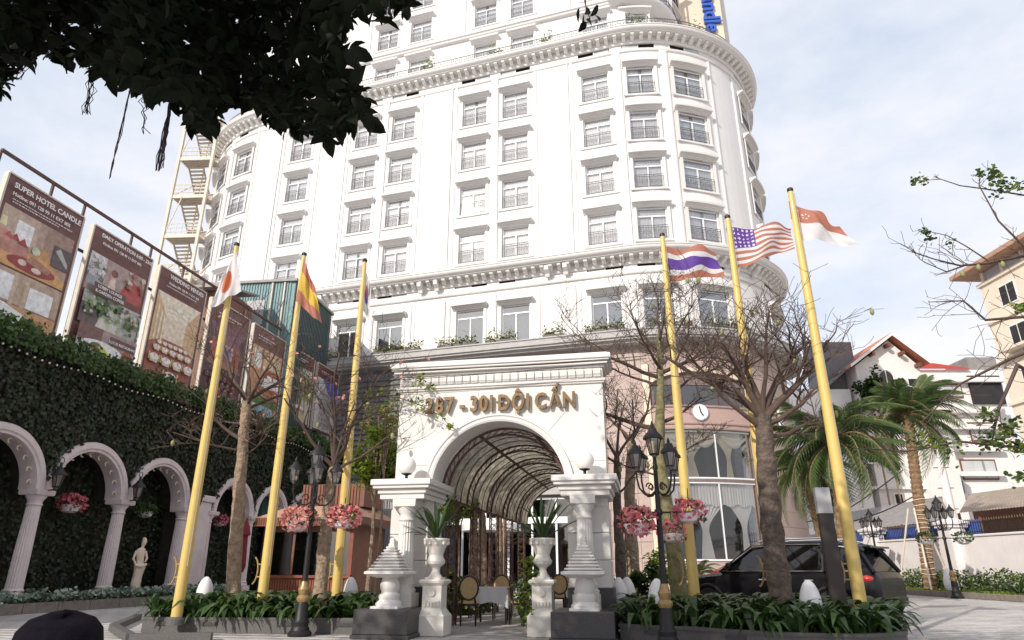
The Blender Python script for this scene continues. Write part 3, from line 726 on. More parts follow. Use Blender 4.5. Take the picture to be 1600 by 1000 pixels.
# hanging baskets in the arches
def flowers(name, parent, c, r, n, mats, w, squash=.6, size=.055, droop=0.):
    pos = []
    for _ in range(n):
        v = rng.normal(size=3); v /= np.linalg.norm(v); rr = r * U_(.65, 1.05)
        p = v * rr * [1, 1, squash]; 
        if droop and v[2] < 0: p[2] -= droop * U_(0, 1)
        pos.append(np.array(c) + p)
    pos = np.array(pos); mi = rng.choice(len(mats), n, p=w)
    fv = [(0, 0, 0), (.5, .2, .12), (.35, .8, .1), (0, .55, 0), (-.35, .8, .1), (-.5, .2, .12), (-.4, -.45, .12), (0, -.7, .1), (.4, -.45, .12)]
    ff = [(0, 1, 2, 3), (0, 3, 4, 5), (0, 5, 6, 7), (0, 7, 8, 1)]
    return tag(scatter(name, fv, ff, xf(rotmats(n, PI), rng.uniform(size * .7, size * 1.3, n), pos), mats, mi, parent), kind='stuff')
def basket(name, label, loc, r, petals, chain, group=None, nf=420, squash=.55, leafy=.3):
    t = thing(name, label, 'flower basket', loc, 0, group)
    MB().lathe([(r * .25, -r * .55), (r * .55, -r * .42), (r * .72, -.02), (r * .76, .0), (r * .7, .01)], 18).obj('bowl', 'egg', t, smooth=40)
    flowers('flowers', t, (0, 0, r * .30), r * 1.05, nf, petals + ['leaf_mid'], [(1 - leafy) / len(petals)] * len(petals) + [leafy], squash, r * .17, r * .35)
    if chain:
        q = MB()
        for a in (0, 2.1, 4.2): q.tube([(r * .7 * math.cos(a), r * .7 * math.sin(a), 0), (0, 0, chain * .35)], .008, 3)
        q.tube([(0, 0, chain * .35), (0, 0, chain)], .01, 3); q.obj('chain', 'iron', t)
    return t
p = AX(135, 792, -17.75); basket('hanging_basket', 'hanging basket of magenta flowers in the second arch of the ivy wall', (-17.75, 18.45, p.z), .42, ['pink_petal', 'pink_petal'], 4.75 - p.z, 'baskets hanging in the arches')
p = AX(255, 803, -17.75); basket('hanging_basket', 'hanging basket of green leaves without flowers in the third arch', (-17.75, 21.8, p.z), .36, ['leaf_mid'], 4.75 - p.z, 'baskets hanging in the arches', leafy=.5)
p = AX(3, 765, -17.75); basket('hanging_basket', 'hanging basket of purple flowers at the left edge of the photograph', (-17.75, 15.1, p.z), .42, ['purple_petal'], 4.75 - p.z, 'baskets hanging in the arches', leafy=.5)
p = AX(348, 815, -17.75); basket('hanging_basket', 'hanging basket of red flowers in the arch behind the bare tree', (-17.75, 26.3, p.z), .36, ['pink_petal'], 4.5 - p.z, 'baskets hanging in the arches')
# statues
def statue(label, loc, h, rz):
    t = thing('garden_statue', label, 'statue', loc, rz, 'statues along the ivy wall')
    MB().box(-.22, .22, -.22, .22, 0, .3, .02).box(-.17, .17, -.17, .17, .3, .42, .02).obj('plinth', 'cream', t)
    secs = [(0, 0, .42, .15, .13), (0, .0, .6, .16, .13), (.02, 0, .8, .15, .12), (.03, 0, .95, .17, .13), (.03, 0, 1.05, .19, .14), (.02, 0, 1.12, .155, .12), (0, 0, 1.25, .12, .095), (-.02, 0, 1.38, .14, .11), (-.03, 0, 1.5, .16, .10), (-.02, 0, 1.56, .13, .08), (0, 0, 1.60, .05, .05), (.02, 0, 1.64, .048, .05), (.03, 0, 1.69, .07, .08), (.04, 0, 1.77, .078, .095), (.03, 0, 1.84, .07, .085), (.02, 0, 1.89, .03, .035)]
    q = MB(); n = 14; o = 0
    for (cx, cy_, z, rx, ry) in secs:
        for j in range(n):
            a = 2 * PI * j / n; f = 1 + (.09 * math.sin(a * 5 + z * 9) if z < 1.1 else 0); q.v.append((cx + rx * f * math.cos(a), cy_ + ry * f * math.sin(a), z * h / 1.9))
    for i in range(len(secs) - 1):
        for j in range(n): a = i * n + j; b = i * n + (j + 1) % n; q.f.append((a, b, b + n, a + n)); q.mi.append(0)
    q.f.append(tuple(range((len(secs) - 1) * n, len(secs) * n))); q.mi.append(0)
    k = h / 1.9
    q.tube([(-.16 * k, 0, 1.5 * k), (-.22 * k, -.02, 1.28 * k), (-.16 * k, -.13, 1.1 * k)], [.045, .04, .03], 7); q.tube([(.12 * k, 0, 1.5 * k), (.18 * k, -.04, 1.3 * k), (.1 * k, -.15, 1.2 * k)], [.045, .04, .03], 7)
    q.tube([(-.18 * k, -.1, 1.1 * k), (0, -.15, 1.06 * k), (.16 * k, -.1, 1.12 * k)], [.05, .06, .05], 7)
    q.obj('figure', 'cream', t, smooth=70)
p = AX(210, 922, -17.0); statue('cream stone statue of a draped woman between two fluted columns', (-17.0, p.y, 0.), 2.15, 1.2)
p = AX(395, 900, -16.6); statue('cream stone statue half hidden beside the brown kiosk', (p.x + 1.8, p.y + 4, 0.), 2.2, 1.0)
# maroon closed parasol
t = thing('closed_parasol', 'folded maroon parasol in front of the arches, left of the kiosk', 'parasol', (-14.6, 23.3, 0), 0)
MB().lathe([(.3, 0), (.3, .08), (.05, .1)], 16).obj('base', 'granite_grey', t, smooth=40); MB().tube([(0, 0, .05), (0, 0, 2.9)], .025, 8).obj('pole', 'iron', t)
mat('maroon', (.22, .02, .035), .8, .2, 6); MB().lathe([(.10, 1.0), (.17, 1.2), (.12, 2.1), (.11, 2.25), (.2, 2.3), (.13, 2.6), (.02, 2.85)], 16, flute=.18).obj('canopy', 'maroon', t)
# flower bed along the wall
kb = thing('flower_bed', 'low stone kerbed bed along the foot of the ivy wall', 'flower bed', (-16.6, 18, 0))
def kx(y): return (-16.95 + (y - 12) * .095) + 16.6
for i in range(16):
    y0 = 8 + i * 1.05; q = MB()
    q.add([(kx(y0) - .16, y0 - 18, 0), (kx(y0), y0 - 18, 0), (kx(y0 + 1.03), y0 + 1.03 - 18, 0), (kx(y0 + 1.03) - .16, y0 + 1.03 - 18, 0), (kx(y0) - .16, y0 - 18, .27), (kx(y0), y0 - 18, .27), (kx(y0 + 1.03), y0 + 1.03 - 18, .27), (kx(y0 + 1.03) - .16, y0 + 1.03 - 18, .27)],
          [(3, 2, 1, 0), (4, 5, 6, 7), (0, 1, 5, 4), (1, 2, 6, 5), (2, 3, 7, 6), (3, 0, 4, 7)])
    q.obj('kerb_stone', 'kerb', kb)
MB().add([(-2.0, -10, .2), (kx(8) - .15, -10, .2), (kx(24.8) - .15, 6.8, .2), (-2.0, 6.8, .2)], [(0, 1, 2, 3)]).obj('soil', 'soil', kb)
n = 5200; yy = rng.uniform(8.2, 24.7, n); hx = rng.uniform(0, 1, n) ** 1.0
pos = np.stack([np.array([kx(a) for a in yy]) - .1 - hx * .62, yy - 18, .26 + rng.uniform(0, .34, n) * (1 - .2 * hx) * (.8 + .2 * np.sin(yy * 6.))], 1)
tag(scatter('silver_foliage', np.array(LEAF_V) * [1.7, 1, 1], LEAF_F, xf(rotmats(n, 1.3), rng.uniform(.09, .17, n), pos), 'leaf_grey', parent=kb), kind='stuff')
n = 2500; yy = rng.uniform(8.2, 24.7, n)
pos = np.stack([np.array([kx(a) for a in yy]) - .05 - rng.uniform(0, .16, n), yy - 18, .2 + rng.uniform(0, .16, n)], 1)
tag(scatter('low_greenery', LEAF_V, LEAF_F, xf(rotmats(n, 1.3), rng.uniform(.07, .13, n), pos), 'leaf_mid', parent=kb), kind='stuff')

# ================================================================== billboards above the wall
BX = -18.0; _pc = {}
def pr(c):
    k = 'print_%02x%02x%02x' % tuple(int(255 * max(0, min(1, x))) for x in c)
    mat(k, c, .45, .28, 5.); return k
BROWN = (.15, .062, .058)
def billboard(y0, y1, label, shapes, texts, z0=7.55, z1=12.25, lab=None):
    t = thing('billboard', label, 'billboard', (BX, (y0 + y1) / 2, z0), 0, 'billboards above the ivy wall')
    W, Hh = y1 - y0, z1 - z0
    MB().box(-.10, 0, -W / 2, W / 2, 0, Hh).obj('panel', pr(BROWN), t)
    fr = MB()
    for sg in (-1, 1): fr.box(-.14, .03, sg * W / 2 - .03, sg * W / 2 + .03, 0, Hh)
    fr.box(-.14, .03, -W / 2, W / 2, Hh - .001, Hh + .05); fr.obj('frame', 'steel_paint', t)
    mats = []; q = MB(); lay = 0
    for (c, pts) in shapes:
        k = pr(c)
        if k not in mats: mats.append(k)
        q.m = mats.index(k); lay += 1; x = .003 + lay * .0016
        if len(pts) == 4 and not hasattr(pts[0], '__len__'):
            a, b, c_, d = pts; pts = [(a, b), (c_, b), (c_, d), (a, d)]
        q.poly([(x, (a - .5) * W, b * Hh) for a, b in pts])
    if mats: q.obj('picture', mats, t)
    for (s, a, b, size, *rest) in texts:
        me, x0, x1 = text_mesh(s, size, .004, rest[0] if rest else .012)
        tag(put('lettering', me, t, (.012 + .0016 * lay, (a - .5) * W - (x0 + x1) / 2, b * Hh), rot=(PI / 2, 0, PI / 2)), kind='stuff')
    return t
def ell(cx, cy_, rx, ry, n=18, a0=0): return [(cx + rx * math.cos(2 * PI * i / n + a0), cy_ + ry * math.sin(2 * PI * i / n + a0)) for i in range(n)]
def speck(cols, box, n, s0, s1, seed, k=5):
    r = random.Random(seed); o = []
    for _ in range(n):
        x = r.uniform(box[0], box[2]); y = r.uniform(box[1], box[3]); s = r.uniform(s0, s1); a = r.uniform(0, 6)
        o.append((r.choice(cols), [(min(box[2], max(box[0], x + s * math.cos(a + 2 * PI * i / k) * r.uniform(.6, 1))), min(box[3], max(box[1], y + .6 * s * math.sin(a + 2 * PI * i / k) * r.uniform(.6, 1)))) for i in range(k)]))
    return o
def dashes(a, b, n, h):                    # small print too fine to read
    r = random.Random(int(b * 1000)); o = []; x = a
    for _ in range(n):
        w_ = r.uniform(.012, .04); o.append(((.66, .60, .58), (x, b, x + w_, b + h))); x += w_ + .008
        if x > .86: break
    return o
HOT = 'Hotline: 091 128 99 11 EXT 805'
M_ = .05
s1 = [((.42, .30, .24), (M_, .42, 1 - M_, .80)), ((.50, .38, .30), (M_, .60, .5, .80)), ((.78, .78, .82), (.24, .60, .44, .74)), ((.70, .66, .40), [(M_, .66), (.13, .66), (.12, .72), (.06, .72)]),
      ((.33, .22, .18), (.60, .56, 1 - M_, .80)), ((.52, .28, .12), [(.55, .60), (.62, .64), (.95, .44), (.95, .42), (.7, .42)]), ((.62, .34, .15), [(M_, .42), (.95, .42), (.95, .47), (.6, .57), (M_, .55)]),
      ((.46, .22, .18), [(M_, .50), (.44, .505), (.44, .575), (M_, .585)]), ((.56, .28, .22), [(M_, .57), (.2, .575), (.2, .635), (M_, .645)]), ((.36, .05, .06), [(.20, .60), (.26, .645), (.32, .60)]), ((.36, .05, .06), [(.29, .59), (.36, .635), (.42, .585)]), ((.45, .10, .09), [(.13, .60), (.18, .64), (.24, .60)]),
      ((.30, .05, .05), ell(.52, .475, .30, .045)), ((.70, .58, .50), ell(.40, .48, .05, .02)), ((.72, .62, .55), ell(.58, .465, .06, .018)), ((.40, .20, .14), [(.42, .50), (.72, .47), (.76, .51), (.5, .55)]), ((.10, .09, .10), (.72, .55, .95, .70)), ((.45, .42, .40), [(.74, .66), (.80, .69), (.93, .60), (.93, .57)]),
      ((.55, .57, .42), ell(.52, .59, .05, .03)), ((.26, .16, .13), (M_, .03, .95, .405)), ((.46, .34, .26), (M_, .20, .95, .405)), ((.80, .81, .85), (.10, .21, .36, .375)), ((.80, .81, .85), (.56, .20, .86, .345)), ((.55, .42, .33), (.36, .19, .41, .40)), ((.55, .42, .33), (.5, .19, .55, .37)),
      ((.55, .32, .17), (M_, .03, .95, .19)), ((.82, .80, .80), [(M_, .03), (.62, .03), (.58, .15), (.3, .19), (M_, .20)]), ((.74, .68, .62), [(M_, .03), (.55, .03), (.5, .08), (M_, .1)]), ((.44, .20, .10), (.72, .05, .84, .15))]
s2 = [((.40, .30, .28), (M_, .52, 1 - M_, .81)), ((.60, .60, .62), (M_, .66, .30, .81)), ((.42, .08, .08), [(.55, .58), (.95, .55), (.95, .70), (.72, .75)]), ((.62, .42, .32), ell(.44, .70, .045, .03)), ((.70, .55, .48), [(.38, .60), (.5, .60), (.48, .68), (.41, .68)]), ((.20, .09, .07), ell(.45, .725, .055, .03)), ((.16, .06, .06), (.55, .52, .95, .57)), ((.35, .36, .38), (.06, .56, .3, .66))] \
    + speck([(.62, .62, .66), (.15, .2, .1), (.5, .45, .5), (.75, .72, .7)], (.06, .62, .32, .80), 26, .02, .05, 3) + speck([(.42, .12, .10), (.25, .10, .08), (.55, .5, .4)], (.6, .66, .94, .80), 16, .02, .06, 4) \
    + [((.42, .46, .40), (M_, .27, .95, .51)), ((.14, .10, .11), (M_, .27, .33, .42)), ((.60, .60, .52), [(.3, .27), (.62, .27), (.62, .33), (.36, .36)])] + speck([(.08, .16, .05), (.16, .28, .08), (.05, .09, .04), (.55, .5, .5)], (.05, .34, .95, .50), 60, .02, .06, 5) + speck([(.12, .08, .08), (.5, .4, .38)], (.62, .28, .95, .5), 20, .01, .04, 15) \
    + [((.13, .07, .07), (.12, .495, .62, .58)), ((.36, .26, .25), (M_, .03, .95, .262)), ((.20, .11, .10), (M_, .15, .4, .262)), ((.78, .78, .82), ell(.42, .10, .36, .075, 24)), ((.86, .86, .88), ell(.43, .10, .28, .055, 24)), ((.18, .15, .08), ell(.34, .12, .10, .035)), ((.60, .58, .08), [(.36, .13), (.44, .14), (.62, .07), (.55, .05)]), ((.75, .26, .10), ell(.60, .065, .05, .025)), ((.36, .09, .05), ell(.82, .13, .08, .04)), ((.13, .07, .07), (.52, .17, .93, .235))]
W8 = (.78, .76, .74)
s3 = [((.66, .52, .36), (M_, .03, .95, .80)), ((.78, .70, .58), [(M_, .80), (.95, .80), (.70, .62), (.28, .62)]), ((.62, .44, .26), [(M_, .80), (.28, .62), (.28, .42), (M_, .36)]), ((.58, .40, .24), [(.95, .80), (.70, .62), (.70, .42), (.95, .36)]), ((.72, .62, .50), (.28, .42, .70, .62)), ((.34, .12, .09), [(M_, .36), (.28, .42), (.70, .42), (.95, .36), (.95, .03), (M_, .03)])]
for k_ in range(3): s3 += [((.80, .72, .56), [(.14 + .05 * k_, .745 - .035 * k_), (.86 - .05 * k_, .745 - .035 * k_), (.84 - .05 * k_, .735 - .035 * k_), (.16 + .05 * k_, .735 - .035 * k_)])]
for x_ in (.10, .17, .235): s3 += [((.76, .66, .50), [(x_, .74 - x_ * .55), (x_ + .035, .72 - x_ * .55), (x_ + .035, .40), (x_, .385)])]
for x_, y_, r_ in ((.36, .68, .05), (.50, .715, .07), (.63, .68, .05)): s3 += [((.84, .78, .60), ell(x_, y_, r_, r_ * .35)), ((.86, .84, .74), ell(x_, y_ - .01, r_ * .6, r_ * .25))]
for j_, (y_, r_, n_) in enumerate(((.385, .05, 6), (.33, .075, 5), (.24, .11, 4), (.12, .16, 3))):
    for i_ in range(n_):
        x_ = .5 + (i_ - (n_ - 1) / 2) * r_ * 2.05
        if .07 + r_ * .8 < x_ < .93 - r_ * .8:
            s3 += [((.62, .50, .40), [(x_ - r_ * .75, y_), (x_ + r_ * .75, y_), (x_ + r_ * .62, y_ - r_ * .42), (x_ - r_ * .62, y_ - r_ * .42)]), (W8, ell(x_, y_, r_ * .78, r_ * .24)), ((.66, .38, .30), ell(x_, y_ + r_ * .12, r_ * .16, r_ * .17))]
            for c_ in (-1, 1): s3 += [((.64, .46, .22), [(x_ + c_ * r_ * .78, y_ + r_ * .25), (x_ + c_ * r_ * .98, y_ + r_ * .25), (x_ + c_ * r_ * .95, y_ - r_ * .3), (x_ + c_ * r_ * .8, y_ - r_ * .3)])]
s4 = [((.09, .05, .06), (M_, .03, .95, .80)), ((.20, .10, .14), [(M_, .80), (.95, .80), (.8, .66), (.2, .66)]), ((.26, .10, .12), (.14, .46, .86, .66)), ((.45, .42, .48), (.32, .50, .68, .63)), ((.32, .22, .36), (.35, .52, .65, .61)), ((.36, .10, .08), (.14, .46, .30, .66)), ((.36, .10, .08), (.70, .46, .86, .66)), ((.30, .16, .11), [(M_, .40), (.95, .40), (.86, .46), (.14, .46)])]
for j_ in range(6):
    for i_ in range(4 + (5 - j_)):
        r_ = .035 + .011 * j_; x_ = .5 + (i_ - (3 + 5 - j_) / 2) * r_ * 2.3; y_ = .36 - .062 * j_
        if .06 + r_ < x_ < .94 - r_ and y_ > .06: s4 += [((.14 + .05 * ((i_ * 7 + j_ * 3) % 3), .07, .08), [(x_ - r_, y_ - r_ * .5), (x_ + r_, y_ - r_ * .5), (x_ + r_ * .8, y_ + r_ * .25), (x_ - r_ * .8, y_ + r_ * .25)]), ((.42, .27, .20), ell(x_, y_ + r_ * .5, r_ * .42, r_ * .36, 10)), ((.05, .035, .04), ell(x_, y_ + r_ * .62, r_ * .44, r_ * .28, 10))]
s5 = [((.50, .27, .15), (M_, .30, .95, .80)), ((.62, .42, .26), (M_, .56, .95, .80)), ((.80, .78, .74), (.12, .58, .34, .76)), ((.42, .18, .10), (.34, .56, .39, .80)), ((.66, .50, .34), (.50, .60, .90, .74)), ((.36, .12, .07), (.46, .48, .93, .60)), ((.78, .74, .70), [(.30, .36), (.93, .36), (.93, .50), (.46, .50)]), ((.48, .14, .09), [(.30, .36), (.93, .36), (.93, .40), (.33, .40)]), ((.82, .80, .78), (.55, .49, .70, .54)), ((.82, .80, .78), (.74, .49, .90, .54)), ((.76, .70, .50), ell(.43, .60, .04, .025)), ((.40, .34, .28), (M_, .03, .95, .29)), ((.24, .42, .58), [(.20, .04), (.92, .04), (.78, .20), (.36, .20)]), ((.40, .58, .68), [(.30, .10), (.84, .10), (.80, .14), (.33, .14)]), ((.72, .66, .56), [(M_, .04), (.18, .04), (.34, .21), (M_, .21)]), ((.10, .18, .06), (M_, .21, .95, .285))] + speck([(.10, .2, .06), (.16, .26, .10)], (M_, .21, .95, .285), 14, .03, .07, 22)
s6 = [((.52, .50, .40), (M_, .03, .95, .80)), ((.62, .60, .52), (M_, .60, .95, .80)), ((.34, .34, .16), (M_, .34, .95, .62)), ((.52, .42, .30), [(.40, .34), (.58, .34), (.95, .03), (.10, .03)]), ((.26, .22, .12), (M_, .03, .12, .34))]
for i_, x_ in enumerate((.14, .27, .38, .62, .74, .88)): s6 += [((.22, .15, .09), (x_ - .012, .26 + .02 * (i_ % 3), x_ + .012, .56)), ((.20 + .04 * (i_ % 2), .24, .09), ell(x_, .60, .085, .10)), ((.32, .34, .14), ell(x_ - .02, .63, .05, .05))]
for x_ in (.32, .47, .66): s6 += [((.70, .68, .64), ell(x_, .22, .07, .025)), ((.30, .16, .10), (x_ - .1, .16, x_ - .07, .27)), ((.30, .16, .10), (x_ + .07, .16, x_ + .1, .27))]
s7 = [((.58, .56, .55), (M_, .03, .95, .80)), ((.66, .66, .68), (M_, .40, .95, .80)), ((.50, .47, .45), (.20, .03, .78, .66))] + [((.30, .30, .33), (.25 + .1 * i_, .10 + .075 * j_, .32 + .1 * i_, .15 + .075 * j_)) for i_ in range(5) for j_ in range(7)] + [((.10, .14, .55), [(.30, .80), (.95, .80), (.95, .42), (.70, .52)])]
billboard(13.75, 16.6, 'brown billboard picturing a red sofa room, headed SUPER HOTEL CANDLE', s1 + dashes(.10, .842, 22, .007) + dashes(.10, .820, 18, .007), [('SUPER HOTEL CANDLE', .5, .915, .24, .02), (HOT, .44, .862, .16)])
billboard(17.05, 19.95, 'brown billboard with cafe and plate photos headed DAILY OPERATION', s2, [('DAILY OPERATION 6:00 - 23:00', .5, .92, .185, .02), (HOT, .42, .868, .14), ('LOBBY LOUNGE', .36, .545, .15, .015), ('& GARDEN COFFEE', .37, .508, .15, .015), ('LOTUS RESTAURANT', .725, .188, .135, .015)])
billboard(20.4, 23.3, 'brown billboard with golden banquet hall photo headed WEDDING VENUES', s3 + dashes(.12, .845, 20, .008), [('WEDDING VENUES', .5, .92, .24, .02), (HOT, .46, .868, .14)])
billboard(23.75, 26.7, 'dark billboard behind the leftmost flagpole with muted picture of guests', s4 + dashes(.14, .88, 16, .012) + dashes(.14, .85, 12, .008), [])
billboard(27.1, 30.1, 'billboard with orange room picture and blue pool behind the bare tree', s5 + dashes(.14, .90, 16, .012) + dashes(.14, .87, 12, .008), [])
billboard(30.5, 33.4, 'billboard with olive and beige picture behind the second flagpole', s6 + dashes(.14, .90, 16, .012) + dashes(.14, .87, 12, .008), [], z0=8.4)
billboard(33.8, 36.6, 'last billboard before the hotel, grey picture with a bright blue corner', s7 + dashes(.14, .90, 16, .012) + dashes(.14, .87, 12, .008), [], z0=8.4)
bf = thing('steel_scaffold', 'rusty steel top rail and posts carrying the billboards', 'steel frame', (BX - .35, 13.5, 7))
MB().bar((0, .1, 6.0), (0, 25.2, 6.0), .09).obj('top_rail', 'rust', bf)
for y in [.1] + [3.33 * k + 3.33 for k in range(7)] + [2.0, 5.6, 8.6, 12.0]:
    MB().bar((0, y, 0), (0, y, 5.96), .07).obj('post', 'rust', bf)
for y in [3.33 * k + 3.3 for k in range(7)]: MB().box(-.12, .04, y - .14, y - .05, 0, 4.2).obj('lit_pole', 'steel_paint', bf)  # pale strips between the panels, coloured as poles lit white
MB().bar((-.15, .1, 1.2), (-.15, 25.2, 1.2), .08).bar((-.15, .1, 4.4), (-.15, 25.2, 4.4), .08).obj('brace_rail', 'rust', bf)
MB().box(-1.0, .35, 0, 26, 0, .3).obj('footing', 'ivy_back', bf)

# ================================================================== steel fire stair beyond the wall
p = AD(313, 315, 46.)
fs = thing('fire_escape', 'pale steel fire escape stair tower beside the hotel, behind the ficus leaves', 'staircase', (p.x, p.y, 0), R(8))
W_, D_ = 2.7, 3.4
for x in (-W_ / 2, W_ / 2):
    for y in (-D_ / 2, D_ / 2): MB().box(x - .10, x + .10, y - .10, y + .10, 0, 44).obj('post', 'steel_paint', fs)
pl = MB().box(-W_ / 2, W_ / 2, -D_ / 2, -D_ / 2 + 1.1, 0, .08)
for k in range(5): pl.box(-W_ / 2, W_ / 2, -D_ / 2 + .1 + k * .24, -D_ / 2 + .15 + k * .24, -.12, 0)
pl.box(-W_ / 2, W_ / 2, -D_ / 2 - .05, -D_ / 2, -.16, .12); plm = pl.mesh('landing', 'steel_paint')
rl = MB()
for z in (.35, .7, 1.05): rl.bar((-W_ / 2, -D_ / 2, z), (W_ / 2, -D_ / 2, z), .045)
for k in range(7): rl.bar((-W_ / 2 + W_ * k / 6, -D_ / 2, 0), (-W_ / 2 + W_ * k / 6, -D_ / 2, 1.05), .03)
rlm = rl.mesh('guard_rail', 'steel_paint')
pb = MB().box(-W_ / 2, W_ / 2, D_ / 2 - .7, D_ / 2, 0, .08).mesh('landing', 'steel_paint')
trd = MB().box(-.55, .55, -.13, .13, 0, .04).mesh('tread', 'steel_paint')
for i in range(1, 12):
    z = i * 3.42 + .6
    o = put('landing', plm, fs, (0, 0, z)); put('guard_rail', rlm, o); put('landing', pb, fs, (0, 0, z + 1.71))
    for sd_, za, y0, y1 in ((.55, z, -D_ / 2 + 1.1, D_ / 2 - .7), (-.55, z + 1.71, D_ / 2 - .7, -D_ / 2 + 1.1)):
        st = MB()
        for x in (sd_ - .6, sd_ + .6): st.bar((x, y0, za), (x, y1, za + 1.71), .04, .22)
        st = st.obj('flight', 'steel_paint', fs)
        for k in range(8): put('tread', trd, st, (sd_, y0 + (y1 - y0) * (k + .5) / 8, za + 1.71 * (k + .7) / 8))
for i in range(0, 12, 2):
    z = i * 3.42 + .6; MB().bar((-W_ / 2 - .02, -D_ / 2, z), (-W_ / 2 - .02, D_ / 2, z + 3.42), .06).bar((-W_ / 2, -D_ / 2 - .02, z + 3.42), (-W_ / 2 + .9, -D_ / 2 - .02, z + 6.8), .06).obj('brace', 'steel_paint', fs)
# teal corrugated shed
a = AD(372, 440, 33.); b = AD(463, 436, 33.)
sh = thing('metal_shed', 'teal corrugated metal roof shed with its shaded side coloured darker behind the billboards', 'shed', (b.x, b.y, 0), R(4))
zt = b.z; wv = MB(); n = int((b.x - a.x + 2) / .16)
for i in range(n):
    x = -(b.x - a.x + 2) + i * .16; wv.box(x, x + .08, -.04, 0, 3, zt - .15)
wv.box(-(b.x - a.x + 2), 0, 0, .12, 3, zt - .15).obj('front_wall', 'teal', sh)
wv = MB()
for i in range(24): wv.box(0.0, .04, .15 + i * .2, .25 + i * .2, 3, zt - .15)
wv.box(-.12, 0, .12, 5.2, 0, zt - .15).obj('side_wall', 'teal_shade', sh)
MB().box(-(b.x - a.x + 2.2), .12, -.15, 5.3, zt - .15, zt).obj('roof', 'tin_grey', sh)
MB().box(-2.6, -1.6, -.09, -.04, zt - 2.6, zt - 1.2).obj('hatch', 'grey_panel', sh)
for x in (-.6, -1.3, -3.4): MB().box(x, x + .08, -.12, -.04, 3, zt - .2).obj('downpipe', 'steel_paint', sh)
q = MB(); p = AD(322, 447, 30.)
t = thing('lean_to_roof', 'small grey lean to roof with red brick wall beneath the fire stair', 'shed', (p.x, p.y, 0), R(6))
MB().prism([(-1.4, -1, p.z - .5), (-1.4, 2.5, p.z + .4), (-1.4, 2.5, p.z + .5), (-1.4, -1, p.z - .38)], (2.9, 0, 0)).obj('roof', 'tin_grey', t)
MB().box(-1.2, 1.3, 0, 2.4, 0, p.z - .3).obj('wall', 'plaster_brown', t)
# ================================================================== gate
GX, GY = -2.92, 13.5
gate = thing('entrance_gate', 'white stone arched gateway with gold lettering and paired columns', 'gate', (GX, GY, 0))
HW, SPZ, RA, TOPZ = 2.22, 2.66, 1.42, 5.0
q = MB(); xs = sorted(set([-HW, -RA, RA, HW] + [-RA * math.cos(PI * i / 40) for i in range(41)]))
def az(x): return SPZ + math.sqrt(max(0, RA * RA - x * x)) if abs(x) < RA else 2.44
for a, b in zip(xs[:-1], xs[1:]):
    m_ = (a + b) / 2; za, zb = (az(a), az(b)) if abs(m_) < RA else (2.44, 2.44)
    if abs(m_) < RA: za = SPZ + math.sqrt(max(0, RA * RA - a * a)); zb = SPZ + math.sqrt(max(0, RA * RA - b * b))
    q.add([(a, 0, za), (b, 0, zb), (b, 0, TOPZ), (a, 0, TOPZ)], [(0, 1, 2, 3)]); q.add([(a, .7, za), (b, .7, zb), (b, .7, TOPZ), (a, .7, TOPZ)], [(3, 2, 1, 0)])
    q.add([(a, 0, za), (a, .7, za), (b, .7, zb), (b, 0, zb)], [(0, 1, 2, 3)])
for x, o in ((-HW, 1), (HW, -1)): q.add([(x, 0, 2.44), (x, .7, 2.44), (x, .7, TOPZ), (x, 0, TOPZ)], [(0, 3, 2, 1) if o > 0 else (0, 1, 2, 3)])
for x, o in ((-RA, 1), (RA, -1)): q.add([(x, 0, 2.44), (x, .7, 2.44), (x, .7, SPZ), (x, 0, SPZ)], [(0, 1, 2, 3)])
aw = q.obj('arch_wall', 'gate_stone', gate)
# joint grooves as thin raised voussoir stones
def AQ2(t, o, y): return (-math.cos(t) * o, y, SPZ + math.sin(t) * o)
MB().sweep([(RA - .01, 0), (RA - .01, -.05), (RA + .03, -.07), (RA + .05, -.05), (RA + .09, -.05), (RA + .11, -.08), (RA + .15, -.08), (RA + .16, 0)], AQ2, [PI * i / 40 for i in range(41)]).obj('arch_moulding', 'gate_stone', gate, smooth=40)
# entablature
def course_box(name, z0, z1, o, m='gate_stone'): return MB().box(-HW - o, HW + o, -o, .7 + o, z0, z1, .012).obj(name, m, gate)
course_box('moulding', 4.80, 4.84, .04); course_box('moulding', 4.84, 4.90, .07); course_box('frieze', 4.90, 5.14, .012)
course_box('cornice', 5.14, 5.19, .06); course_box('cornice', 5.19, 5.25, .13); course_box('cornice', 5.25, 5.30, .17); course_box('cornice', 5.30, 5.41, .20)
course_box('parapet', 5.41, 5.44, .14)
dm = MB().box(-.075, .075, -.05, 0, 0, .19, .015).mesh('dentil', 'gate_stone')
for i in range(25): put('dentil', dm, gate, (-HW + .1 + i * (2 * HW - .2) / 24, -.012, 4.925))
